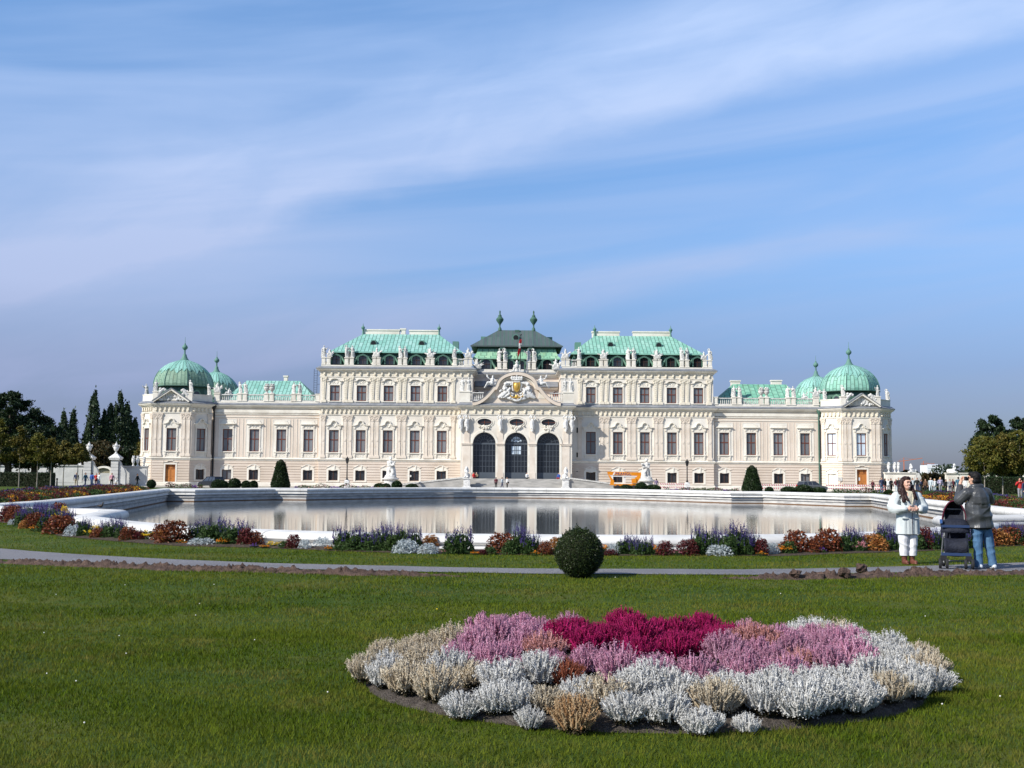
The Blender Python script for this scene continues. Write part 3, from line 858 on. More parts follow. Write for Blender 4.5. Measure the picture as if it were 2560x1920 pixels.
def surround_B(seed):      # plain hood of the wings
 rnd = random.Random(seed); mb = MB(); w, h = WW, WH
 jamb(mb, w, h); apron(mb, w, .95, rnd)
 mb.box(-w / 2 - .2, w / 2 + .2, -.06, .02, h + .22, h + .78)
 for s in (-1, 1): mb.box(s * (w / 2 + .12) - .12, s * (w / 2 + .12) + .12, -.18, .02, h + .3, h + .78)
 z = h + .78
 mb.box(-w / 2 - .52, w / 2 + .52, -.36, .02, z, z + .13)
 mb.prism([(-w / 2 - .34, z + .13), (w / 2 + .34, z + .13), (w / 2 + .05, z + .62), (-w / 2 - .05, z + .62)], -.10, .02)
 orn(mb, rnd, -.5, .5, h + .3, h + .66, 10, -.07, .09)
 return mb
def surround_C(seed, alt):      # arched hoods of the top floor
 rnd = random.Random(seed); mb = MB(); w, h = WW, 2.5
 jamb(mb, w, h, .2, .09)
 mb.box(-w / 2 - .3, w / 2 + .3, -.14, .02, -.16, -.02)
 mb.box(-w / 2 - .16, w / 2 + .16, -.05, .02, h + .2, h + .75)
 z = h + .74
 if alt:
  p = [(-w / 2 - .45, z), (-w / 2 - .1, z + .02), (-.52, z + .30), (-.2, z + .33), (0, z + .35), (.2, z + .33), (.52, z + .30), (w / 2 + .1, z + .02), (w / 2 + .45, z)]
 else:
  p = [(-w / 2 - .45, z), (-w / 2 - .12, z + .02)] + [(-.72 * math.cos(PI * i / 8), z + .08 + .36 * math.sin(PI * i / 8)) for i in range(9)] + [(w / 2 + .12, z + .02), (w / 2 + .45, z)]
 mb.band(p, .12, -.30, .02)
 for s in (-1, 1): mb.box(s * (w / 2 + .14) - .12, s * (w / 2 + .14) + .12, -.16, .02, h + .2, z - .1)
 orn(mb, rnd, -.5, .5, h + .25, h + .68, 10, -.07, .10)
 return mb
def surround_D(seed):      # ground floor: keystone and eared moulding
 rnd = random.Random(seed); mb = MB(); w, h = 1.5, 1.6
 t = .3
 mb.box(-w / 2 - t, -w / 2 - .003, -.10, .02, -.1, h + .25); mb.box(w / 2 + .003, w / 2 + t, -.10, .02, -.1, h + .25)
 mb.box(-w / 2 - t, w / 2 + t, -.14, .02, -.26, -.1)
 a = [(-w / 2 - .003, h + .02), (-.45, h + .03), (-.25, h - .05), (.25, h - .05), (.45, h + .03), (w / 2 + .003, h + .02), (w / 2 + .003, h + .25), (-w / 2 - .003, h + .25)]
 mb.prism(a, -.10, .02)
 z = h + .55
 p = [(-w / 2 - .35, z), (-w / 2 - .1, z + .04), (-.45, z + .25), (-.3, z + .36), (.3, z + .36), (.45, z + .25), (w / 2 + .1, z + .04), (w / 2 + .35, z)]
 mb.band(p, .10, -.16, .02)
 mb.prism([(-w / 2 - .2, h + .25), (w / 2 + .2, h + .25), (w / 2, h + .6), (.4, h + .82), (-.4, h + .82), (-w / 2, h + .6)], -.06, .02)
 mb.prism([(.02, h - .03), (.26, h - .03), (.32, h + .8), (.10, h + .8)], -.15, -.06)
 return mb
WIN = {}
for nm, (w, h, d, cr, fm, gm) in dict(main=(WW, WH, .25, .56, M_FRAME, M_GLASS), top=(WW, 2.5, .25, .55, M_FRAME, M_GLASS), low=(1.5, 1.6, .3, 2, M_DARKFR, M_GLASSD), bright=(WW, WH, .25, .56, M_FRAME, M_GLASSB),
          lowc=(1.5, 1.6, .3, 2, M_DARKFR, M_GLASS)).items():
 mb = window_mesh(w, h, d, cr if cr < 1 else .5)
 if nm.startswith('low'):
  mb = window_mesh(w, h, d, .5, False); mb.box(-.06, .06, d - .12, d - .01, .11, h - .11)
 WIN[nm] = (mb.mesh('window', fm), pane_mesh(w, h, d).mesh('pane', gm))
SUR = {'A': surround_A(1).mesh('surround', M_TRIM), 'A2': surround_A(2).mesh('surround', M_TRIM), 'B': surround_B(3).mesh('surround', M_TRIM), 'C0': surround_C(4, 0).mesh('surround', M_TRIM),
  'C1': surround_C(5, 1).mesh('surround', M_TRIM), 'D': surround_D(6).mesh('surround', M_TRIM)}
def window(x, y, z, kind, sur, rz=0.0):
 fm, pm = WIN[kind]
 o = put('window', fm, pal, (x, y, z), rz)
 put('pane', pm, o)
 if sur: put('surround', SUR[sur], o)
 return o
def rustic(mb, x0, x1, y, ops, z0=.62, z1=4.0, d=.085):
 n = 8; hh = (z1 - z0) / n
 for i in range(n):
  a, b = z0 + i * hh + .05, z0 + (i + 1) * hh - .05
  cuts = sorted([(o[0] - .31, o[1] + .31) for o in ops if o[2] - .25 < b and o[3] + .35 > a])
  x = x0
  for c0, c1 in cuts:
   if c0 > x: mb.box(x, c0, y - d, y + .01, a, b)
   x = max(x, c1)
  if x < x1: mb.box(x, x1, y - d, y + .01, a, b)
def pilaster(w, z0, z1, cap=.95, seed=0, herm=False):
 """pilaster standing on z=0 locally (0..z1-z0)"""
 H = z1 - z0; mb = MB(); rnd = random.Random(seed)
 mb.box(-w / 2 - .09, w / 2 + .09, -.20, .01, 0, .30); mb.box(-w / 2 - .05, w / 2 + .05, -.17, .01, .30, .42)
 zt = H - cap
 if herm:
  mb.prism([(-w * .33, .42), (w * .33, .42), (w / 2, zt), (-w / 2, zt)], -.13, .01)
  for k in range(9): mb.ball((0, -.14, .6 + (zt - .8) * k / 8), (.10, .05, .11 + .07 * (k % 2)), 6)
 else:
  mb.box(-w / 2, w / 2, -.13, .01, .42, zt)
  for s in (-1, 1): mb.box(s * (w / 2 - .07) - .03, s * (w / 2 - .07) + .03, -.16, -.13, .55, zt - .15)
  mb.lathe([(.20, 0), (.20, .05), (.12, .05)], (0, 0, 0), 10)
  for i in range(len(mb.v) - 30, len(mb.v)):
   v = mb.v[i]; mb.v[i] = (v[0], -.13 - v[2], zt * .48 + v[1])
 mb.box(-w / 2 - .04, w / 2 + .04, -.16, .01, zt, zt + .08)
 mb.prism([(-w / 2 + .02, zt + .08), (w / 2 - .02, zt + .08), (w / 2 + .12, H - .14), (-w / 2 - .12, H - .14)], -.16, .01)
 for _ in range(14): mb.ball((rnd.uniform(-w / 2, w / 2), -.18, rnd.uniform(zt + .15, H - .2)), (.09, .06, .11), 6)
 for s in (-1, 1): mb.ball((s * (w / 2 + .04), -.17, H - .25), (.13, .10, .13), 8)
 mb.box(-w / 2 - .16, w / 2 + .16, -.24, .01, H - .14, H)
 return mb
M_PILA = mat('cream_pilaster', (.69, .605, .51), (.74, .66, .57), 1.5, .85, .15, 20, c3=(.60, .51, .42), scale3=.5)
PIL = [pilaster(.64, 4.62, 11.42, .95, 1).mesh('pilaster', M_PILA), pilaster(.60, 13.5, 17.55, .7, 2, True).mesh('pilaster', M_ORN)]
# ---- consoles of the friezes (a pattern on the frieze band)
def frieze(x0, x1, y, z0, z1, step, big=True):
 mb = MB(); n = max(1, round((x1 - x0) / step)); st = (x1 - x0) / n
 mb.box(x0, x1, y - .03, y + .012, z0, z1)
 for i in range(n):
  x = x0 + (i + .5) * st
  mb.prism([(x - .13, z0 + .1), (x + .13, z0 + .1), (x + .15, z1), (x - .15, z1)], y - .22, y + .01)
  mb.ball((x, y - .2, z0 + .12), (.14, .12, .14), 6)
 return mb
# ---- wings, blocks (both sides)
BLK_W = [-29.2, -24.9, -20.57, -16.25, -11.93]
WNG_W = [-46.35, -42.05, -37.72, -33.38]
for sgn in (-1, 1):
 # wing
 mb = MB()
 xs = sorted(sgn * abs(v) for v in WNG_W); xa, xb = sorted((sgn * (abs(PV) - 5.55), sgn * 31.6))
 ops1 = [(x - WW / 2, x + WW / 2, 5.55, 5.55 + WH) for x in xs]; ops0 = [(x - .75, x + .75, 1.02, 2.62) for x in xs]
 wallgrid(mb, xa, xb, 0, 4.62, .6, ops0, .32); wallgrid(mb, xa, xb, 4.62, 12.36, .6, ops1, .27); rustic(mb, xa + .02, xb - .02, .6, ops0)
 mb.box(xa, xb, .55, .7, 12.36, 13.4)
 for x in xs: wallgrid(mb, x - 1.34, x + 1.34, 4.7, 10.67, .575, [(x - WW / 2, x + WW / 2, 5.55, 5.55 + WH)], .02, 1, False)
 mb.build('wall', [M_WALL, M_PALE], pal)
 tr = MB()
 for k, x in enumerate(xs):
  window(x, .6, 5.55, 'main', 'B'); window(x, .6, 1.02, 'lowc' if (k + (sgn > 0)) % 2 == 0 else 'low', 'D')
  # raised panel around each window
  tr.box(x - 1.42, x - 1.34, .55, .61, 4.7, 10.75); tr.box(x + 1.34, x + 1.42, .55, .61, 4.7, 10.75); tr.box(x - 1.34, x + 1.34, .55, .61, 10.67, 10.75)
 for x in [(xs[i] + xs[i + 1]) / 2 for i in range(3)]:
  tr.box(x - .36, x - .30, .55, .61, 4.7, 10.8); tr.box(x + .30, x + .36, .55, .61, 4.7, 10.8)
 tr.box(xa, xb, .52, .61, 11.0, 11.12)
 tr.box(xa, xb, .44, .61, 11.75, 12.25)
 tr.build('wall_panelling', M_TRIM, pal)
 # block, main floor and ground floor
 xs = sorted(sgn * abs(v) for v in BLK_W); xa, xb = sorted((sgn * 8.75, sgn * 31.6))
 ops1 = [(x - WW / 2, x + WW / 2, 5.5, 5.5 + WH) for x in xs]; ops0 = [(x - .75, x + .75, 1.02, 2.62) for x in xs]
 mb = MB()
 wallgrid(mb, xa, xb, 0, 4.62, 0, ops0, .32); wallgrid(mb, xa, xb, 4.62, 12.36, 0, ops1, .27, 1); rustic(mb, xa + .02, xb - .02, 0, ops0)
 mb.box(xa, xb, -.05, .10, 12.36, 13.4)
 x0 = sgn * 31.6; mb.box(min(x0, x0 - sgn * .1), max(x0, x0 - sgn * .1), .001, .6, 0, 13.4)
 ua, ub = sorted((sgn * 7.1, sgn * 31.6))
 opsU = [(x - WW / 2, x + WW / 2, 13.75, 16.25) for x in xs]
 wallgrid(mb, ua, ub, 13.3, 18.4, .12, opsU, .27, 1)
 mb.box(ua, ub, .13, .3, 18.36, 19.32)
 e = sgn * 31.6; mb.box(min(e, e - sgn * .15), max(e, e - sgn * .15), .121, 16, 13.0, 19.32)
 e = sgn * 7.1; mb.box(min(e, e + sgn * .15), max(e, e + sgn * .15), .121, 8.2, 13.0, 19.32)
 mb.build('wall', [M_WALL, M_PALE], pal)
 for k, x in enumerate(xs):
  window(x, 0, 5.5, 'main', 'A' if k % 2 else 'A2'); window(x, 0, 1.02, 'low', 'D'); window(x, .12, 13.75, 'top', 'C1' if k % 2 else 'C0')
 mid = [(xs[i] + xs[i + 1]) / 2 for i in range(4)]
 px = [m_ + d for m_ in mid for d in (-.41, .41)]
 o_out = sgn * (abs(BLK_W[0]) + 1.75); o_in = sgn * (abs(BLK_W[-1]) - 1.75)
 for x in px + [o_out, o_in]:
  put('pilaster', PIL[0], pal, (x, 0, 4.62)); put('pilaster', PIL[1], pal, (x, .12, 13.5))
 tr = MB()
 for m_ in mid + [o_out + sgn * .2]:           # backing strips behind the pilasters
  tr.box(m_ - .95, m_ + .95 if abs(m_) < 30.5 else max(m_ + .5, m_ - .5), -.04, .01, 4.63, 11.41) if abs(m_) < 30.5 else None
 tr.build('wall_panelling', M_TRIM, pal)
 frieze(xa + .1, xb - .1, 0, 11.72, 12.34, .74).build('frieze', M_ORN, pal)
 frieze(ua + .1, ub - .1, .12, 17.85, 18.34, 1.15).build('frieze', M_ORN, pal)
# ---- corner pavilions
for sgn in (-1, 1):
 C = sgn * 54.4
 faces = [((C - 3.0, -2.6), (C + 3.0, -2.6), 0.0), ((C + 3.0, -2.6), (C + 5.55, -.0), PI / 4), ((C - 5.55, .0), (C - 3.0, -2.6), -PI / 4)]
 for fi, (a, b, rz) in enumerate(faces):
  a = Vector(a); b = Vector(b); wdt = (b - a).length; mid = (a + b) / 2
  M = Matrix.Translation((mid.x, mid.y, 0)) @ Matrix.Rotation(rz, 4, 'Z')
  mb = MB(); hw = wdt / 2
  front = fi == 0
  inner = (fi == 1) == (sgn < 0) and not front          # chamfer looking towards the middle of the palace
  ops1 = [(-WW / 2, WW / 2, 5.5, 5.5 + WH)]
  ops0 = [(-.8, .8, 0, 3.35)] if front else [(-.75, .75, 1.02, 2.62)]
  wallgrid(mb, -hw, hw, 0, 4.62, 0, ops0, .32); wallgrid(mb, -hw, hw, 4.62, 12.36, 0, ops1, .27, 1); rustic(mb, -hw + .02, hw - .02, 0, ops0)
  mb.box(-hw, hw, -.03, .12, 12.36, 13.4)
  mb.xf(M).build('wall', [M_WALL, M_PALE], pal)
  def P(x, y, z): q = M @ Vector((x, y, z)); return (q.x, q.y, q.z)
  bright = sgn > 0 and (front or inner)  # these panes have the sky's reflection painted into their colour
  window(*P(0, 0, 5.5), 'bright' if bright else 'main', 'A', rz)
  if front:
   d = MB(); d.box(-.8, .8, .2, .3, 0, 3.35)
   for s in (-1, 1):
    for z0, z1 in ((.25, 1.3), (1.45, 2.5)): d.box(s * .4 - .28, s * .4 + .28, .17, .2, z0, z1)
   d.box(-.02, .02, .17, .2, 0, 3.35)
   o = d.build('door', M_DOOR, pal, False, P(0, 0, 0))
   d = MB(); d.box(-.78, .78, .18, .2, 2.62, 2.7)
   for s in (-1, 1): d.box(s * .45 - .2, s * .45 + .2, .165, .2, 2.78, 3.2)
   d.build('transom', M_DOORP, o)
   d = MB(); d.ball((.08, .14, 1.15), .05, 8); d.build('handle', M_IRON, o)
   if sgn > 0: MB().box(-.5, -.25, .16, .168, 1.6, 2.1).build('notice', M_RIM, o)
   t = MB(); t.box(-1.05, -.803, -.12, .02, .0, 3.6); t.box(.803, 1.05, -.12, .02, 0, 3.6); t.box(-.803, .803, -.12, .02, 3.353, 3.6)
   t.band([(-1.2, 3.75), (-.5, 3.85), (-.4, 4.0), (.4, 4.0), (.5, 3.85), (1.2, 3.75)], .1, -.2, .02)
   t.build('surround', M_TRIM, o)
  else:
   blank = sgn > 0 and inner
   o = window(*P(0, 0, 1.02), 'low', 'D', rz)
   if blank:
    MB().box(-.74, .74, .10, .19, .0, 1.6).build('shutter', M_TRIM, o)
  if front: pxs = [-2.62, -1.86, 1.86, 2.62]
  else: pxs = [-1.45, 1.45]
  for x in pxs: put('pilaster', PIL[0], pal, P(x, 0, 4.62), rz)
  f = frieze(-hw + .1, hw - .1, 0, 11.72, 12.34, .74); f.xf(M).build('frieze', M_ORN, pal)
  # attic parapet above the cornice
  t = MB()
  if not front: t.box(-hw - .1, hw + .1, .05, .45, 13.35, 14.35); t.box(-hw - .15, hw + .15, 0, .5, 14.35, 14.5)
  else:
   t.box(-hw - .2, -2.0, .05, .45, 13.35, 14.35); t.box(2.0, hw + .2, .05, .45, 13.35, 14.35)
   for s in (-1, 1): t.box(s * 2.75 - .38, s * 2.75 + .38, -.12, .55, 13.35, 14.75); t.box(s * 2.75 - .45, s * 2.75 + .45, -.18, .6, 14.75, 14.9)
  t.xf(M).build('parapet', M_TRIM, pal)
 # triangular pediment with relief
 t = MB(); t.band([(-2.9, 13.3), (0, 15.25), (2.9, 13.3)], .22, -1.0, .1)
 t.prism([(-2.6, 13.4), (2.6, 13.4), (0, 15.05)], -.35, .1)
 o = t.build('pediment', M_TRIM, pal, False, (C, -2.6, 0))
 t = MB(); t.band([(-3.0, 13.36), (0, 15.37), (3.0, 13.36)], .10, -1.08, .12); t.build('pediment_flashing', M_LEAD, o)
 t = MB(); rnd = random.Random(40 + sgn)
 for _ in range(46):
  x = rnd.uniform(-2.0, 2.0); zz = 13.5 + rnd.random() * max(.1, (1.45 * (1 - abs(x) / 2.2)))
  q = rnd.uniform(.10, .24); t.ball((x, -.42, zz), (q, .16, q * rnd.uniform(.6, 1.4)), 7)
 t.build('relief', M_SCULPT, o, True)
 for s in (-1, 1):                                       # scroll volutes beside the pediment
  t = MB(); rnd = random.Random(60 + s)
  t.tube([(C + s * 1.25, -2.5, 15.0), (C + s * 1.6, -2.5, 15.15), (C + s * 2.0, -2.5, 14.75), (C + s * 2.35, -2.5, 14.2), (C + s * 2.3, -2.5, 13.9)], [.15, .28, .3, .25, .18], 8)
  for _ in range(10): t.ball((C + s * rnd.uniform(1.2, 2.4), -2.55, rnd.uniform(14.0, 15.3)), rnd.uniform(.12, .26), 7)
  t.build('scroll_ornament', M_STONE, pal, True)
 # rear and side walls so that the pavilion is a body
 t = MB(); t.box(C - 5.55, C + 5.55, 1.2, 10, 0, 13.35)
 t.build('wall', M_WALL, pal)
 M2 = Matrix.Translation((C, 3.0, 0))
 def dome(cx, cy, r, z0, zt, mats, seed):
  """eight-sided dome, scalloped upper cover, finial"""
  prof = [(1.0, 0), (1.015, .08), (1.0, .2), (.965, .33), (.90, .48), (.80, .62), (.66, .755), (.48, .87), (.28, .95), (.16, .985)]
  n = 8; k = 12; H = zt - z0
  def pt(a_i, u, t, d=0):
   # a_i: side, u along side 0..1, t along profile
   i = min(int(t), len(prof) - 2); f = t - i
   rr = (prof[i][0] * (1 - f) + prof[i + 1][0] * f) * r + d; zz = (prof[i][1] * (1 - f) + prof[i + 1][1] * f) * H + z0 + d
   a0 = PI / 8 + a_i * PI / 4; a1 = a0 + PI / 4
   rr /= math.cos(PI / 8)
   p0 = Vector((math.cos(a0), math.sin(a0))) * rr; p1 = Vector((math.cos(a1), math.sin(a1))) * rr
   # sides bulge a little
   p = p0.lerp(p1, u); b = 1 + .02 * math.sin(PI * u)
   return Vector((cx + p.x * b, cy + p.y * b, zz))
  T = len(prof) - 1
  rb = RB()
  for s in range(n):
   for j in range(18):
    for u in range(4):
     q = [pt(s, u / 4, T * j / 18), pt(s, (u + 1) / 4, T * j / 18), pt(s, (u + 1) / 4, T * (j + 1) / 18), pt(s, u / 4, T * (j + 1) / 18)]
     rb.v.extend([tuple(p) for p in q]); m_ = len(rb.v); rb.f.append((m_ - 4, m_ - 3, m_ - 2, m_ - 1)); rb.m.append(0)
     Wd = r * .83
     rb.uvs.append([(Wd * (u / 4) + s * 3.7, j * .45), (Wd * (u + 1) / 4 + s * 3.7, j * .45), (Wd * (u + 1) / 4 + s * 3.7, (j + 1) * .45), (Wd * u / 4 + s * 3.7, (j + 1) * .45)])
  d = rb.build('dome', mats[0], pal)
  rb = RB()
  for s in range(n):
   for u in range(24):
    def tl(v):
     w = (v * 3 + .5) % 1.0; return T * (.52 + .045 * math.cos(2 * PI * (v * 3)) - .06 * (abs(v - .5) < .17))
    ua, ub = u / 24, (u + 1) / 24
    for j in range(8):
     ta, tb = tl(ua), tl(ub); f0, f1 = j / 8, (j + 1) / 8
     q = [pt(s, ua, ta + (T - ta) * f0, .05), pt(s, ub, tb + (T - tb) * f0, .05), pt(s, ub, tb + (T - tb) * f1, .05), pt(s, ua, ta + (T - ta) * f1, .05)]
     rb.v.extend([tuple(p) for p in q]); m_ = len(rb.v); rb.f.append((m_ - 4, m_ - 3, m_ - 2, m_ - 1)); rb.m.append(0)
     Wd = r * .6
     rb.uvs.append([(Wd * ua + s * 3.1, f0 * 3), (Wd * ub + s * 3.1, f0 * 3), (Wd * ub + s * 3.1, f1 * 3), (Wd * ua + s * 3.1, f1 * 3)])
    ta, tb = tl(ua), tl(ub)
    q = [pt(s, ua, ta, 0), pt(s, ub, tb, 0), pt(s, ub, tb, .05), pt(s, ua, ta, .05)]
    rb.v.extend([tuple(p) for p in q]); m_ = len(rb.v); rb.f.append((m_ - 4, m_ - 3, m_ - 2, m_ - 1)); rb.m.append(0)
  rb.build('scalloped_cover', mats[1], d)
  mb = MB()
  mb.tube([Vector(pt(0, 0, 0)) * 1 for _ in range(1)] + [pt(0, 0, .01)], .01, 4) if False else None
  for s in range(n): mb.tube([pt(s, 0, T * j / 14, .02) for j in range(15)], .06, 5)
  mb.build('rib', mats[1], d)
  z = zt - .05
  mb = MB()
  mb.lathe([(r * .2, z - .12), (r * .17, z + .1), (r * .12, z + .35), (r * .085, z + .7), (.30, z + .95), (.26, z + 1.05), (.14, z + 1.1), (.12, z + 1.7), (.16, z + 1.75), (.22, z + 1.8), (.42, z + 2.0), (.47, z + 2.2),
     (.40, z + 2.4), (.20, z + 2.6), (.12, z + 2.7), (.14, z + 2.78), (.05, z + 2.9), (.02, z + 3.9)], (cx, cy, 0), 12)
  mb.build('finial', mats[1], d, True)
  return d
 mats = ((M_COP_D, M_COP) if sgn < 0 else (M_COP_R, M_COP))
 dome(C, 3.2, 4.33, 15.95, 20.4, mats, 1)
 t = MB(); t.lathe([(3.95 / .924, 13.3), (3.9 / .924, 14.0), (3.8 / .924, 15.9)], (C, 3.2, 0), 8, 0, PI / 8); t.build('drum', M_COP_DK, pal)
 t = MB(); t.lathe([(4.45 / .924, 15.86), (4.5 / .924, 15.93), (4.45 / .924, 16.02), (4.0 / .924, 16.05)], (C, 3.2, 0), 8, 0, PI / 8); t.build('dome_eave', M_COP_DK, pal)
 # round-headed dormer in the drum, on the chamfer towards the middle
 for ang in (-PI / 2 - sgn * PI / 4 if False else -PI / 2 - (-sgn) * PI / 4 * -1,):
  a = -PI / 2 + (-sgn) * PI / 4
  M = Matrix.Translation((C + math.cos(a) * 3.9, 3.2 + math.sin(a) * 3.9, 13.7)) @ Matrix.Rotation(a + PI / 2, 4, 'Z')
  t = MB(); t.prism([(-.75, 0), (.75, 0), (.75, 1.1), (.5, 1.5), (0, 1.75), (-.5, 1.5), (-.75, 1.1)], -.35, .5)
  o = t.xf(M).build('dormer', M_COP_BELL, pal)
  t = MB(); t.prism([(-.5, .25), (.5, .25), (.5, 1.05), (.3, 1.32), (0, 1.42), (-.3, 1.32), (-.5, 1.05)], -.37, -.36)
  t.xf(M).build('pane', M_GLASSD, o)
 # the pavilion on the far side of the palace
 t = MB(); t.lathe([(5.6, 0), (5.6, 14)], (C, 23.2, 0), 8, 0, PI / 8); t.build('wall', M_WALL, pal)
 t = MB(); t.lathe([(3.9 / .924, 13.5), (3.8 / .924, 15.9)], (C, 23.2, 0), 8, 0, PI / 8); t.build('drum', M_COP_DK, pal)
 dome(C, 23.2, 3.95, 15.4, 20.3, mats, 2)
 # downpipe with hopper at the joint of pavilion and wing
 x = C - sgn * 5.85
 t = MB(); t.tube([(x, .25, 12.1), (x, .3, 11.3), (x, .35, 10.6), (x, .35, .1)], .13, 8); t.lathe([(.12, 11.9), (.42, 12.7), (.42, 12.95), (.3, 12.97)], (x, .1, 0), 10)
 t.build('downpipe', M_COP_DK if sgn > 0 else M_IRON, pal, True)
# ---- roofs
def hip(x0, x1, y0, y1, z0, rx0, rx1, ry, z1, m_, name='roof'):
 rb = RB()
 rb.roof((x0, y0, z0), (x1, y0, z0), (rx1, ry, z1), (rx0, ry, z1))
 rb.roof((x1, y0, z0), (x1, y1, z0), (rx1, ry, z1)); rb.roof((x1, y1, z0), (x0, y1, z0), (rx0, ry, z1), (rx1, ry, z1)); rb.roof((x0, y1, z0), (x0, y0, z0), (rx0, ry, z1))
 rb.box(x0 - .06, x1 + .06, y0 - .06, y0 + .02, z0 - .22, z0 - .003)
 return rb.build(name, m_, pal)
def dormer(root, x, y, z, w=1.5, h=1.45, mt=None, open_=False):
 t = MB()
 t.prism([(-w / 2, 0), (-w / 2 + .22, 0), (-w / 2 + .22, h * .72), (-w / 4, h * .86), (0, h * .95), (w / 4, h * .86), (w / 2 - .22, h * .72), (w / 2 - .22, 0), (w / 2, 0), (w / 2, h * .75), (w / 2 + .25, h * .78), (w * .22, h * 1.05),
    (0, h * 1.14), (-w * .22, h * 1.05), (-w / 2 - .25, h * .78), (-w / 2, h * .75)], -.55, .8)
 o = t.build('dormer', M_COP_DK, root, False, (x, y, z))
 for s in (-1, 1):
  t = MB(); t.tube([(s * (w / 2 + .05), -.5, h * .75), (s * (w / 2 + .22), -.5, h * .5), (s * (w / 2 + .5), -.5, h * .25), (s * (w / 2 + .62), -.5, .08)], [.06, .16, .2, .22], 6); t.build('scroll', M_COP_BELL, o, True)
  t = MB(); t.ball((s * (w / 2 + .72), -.55, .12), (.26, .2, .22), 8); t.build('volute', M_TRIM, o, True)
 t = MB(); t.box(-w / 2 + .2, w / 2 - .2, -.2, -.15, 0, h * .9); t.build('pane', M_DARK if open_ else M_GLASSD, o)
 t = MB(); t.box(-.035, .035, -.25, -.2, 0, h * .88); t.box(-w / 2 + .2, w / 2 - .2, -.25, -.2, h * .45, h * .5); t.build('sash', M_DARKFR, o)
 return o
def bullseye(root, x, y, z, r=.5):
 t = MB(); n = 14
 ring = [(math.cos(2 * PI * i / n), math.sin(2 * PI * i / n)) for i in range(n)]
 t.prism([(a * r * 1.25, b * r * 1.25) for a, b in ring], -.5, 1.5)
 t.prism([(-.95, -.62), (.95, -.62), (.6, -.1), (.35, .55), (-.35, .55), (-.6, -.1)], -.42, 1.4)
 o = t.build('roof_window', M_COP, root, False, (x, y, z))
 t = MB(); t.prism([(a * r, b * r) for a, b in ring], -.53, -.515); t.build('pane', M_DARK, o)
 return o
def roof_finial(root, x, y, z, s=1.0, m_=None):
 t = MB(); t.lathe([(q * s, zz * s) for q, zz in ((.28, -.1), (.2, .15), (.14, .5), (.12, .8), (.2, .95), (.34, 1.15), (.36, 1.3), (.22, 1.5), (.1, 1.6), (.05, 1.9), (.02, 2.1))], (0, 0, 0), 10)
 return t.build('finial', m_ or M_COP, root, True, (x, y, z))
def chimney(root, x, y, z, w, d, h):
 t = MB(); t.box(-w / 2, w / 2, -d / 2, d / 2, -.8, h - .22); t.box(-w / 2 - .1, w / 2 + .1, -d / 2 - .1, d / 2 + .1, h - .219, h)
 n = max(1, int(w / .55))
 return t.build('chimney', M_TRIM, root, False, (x, y, z))
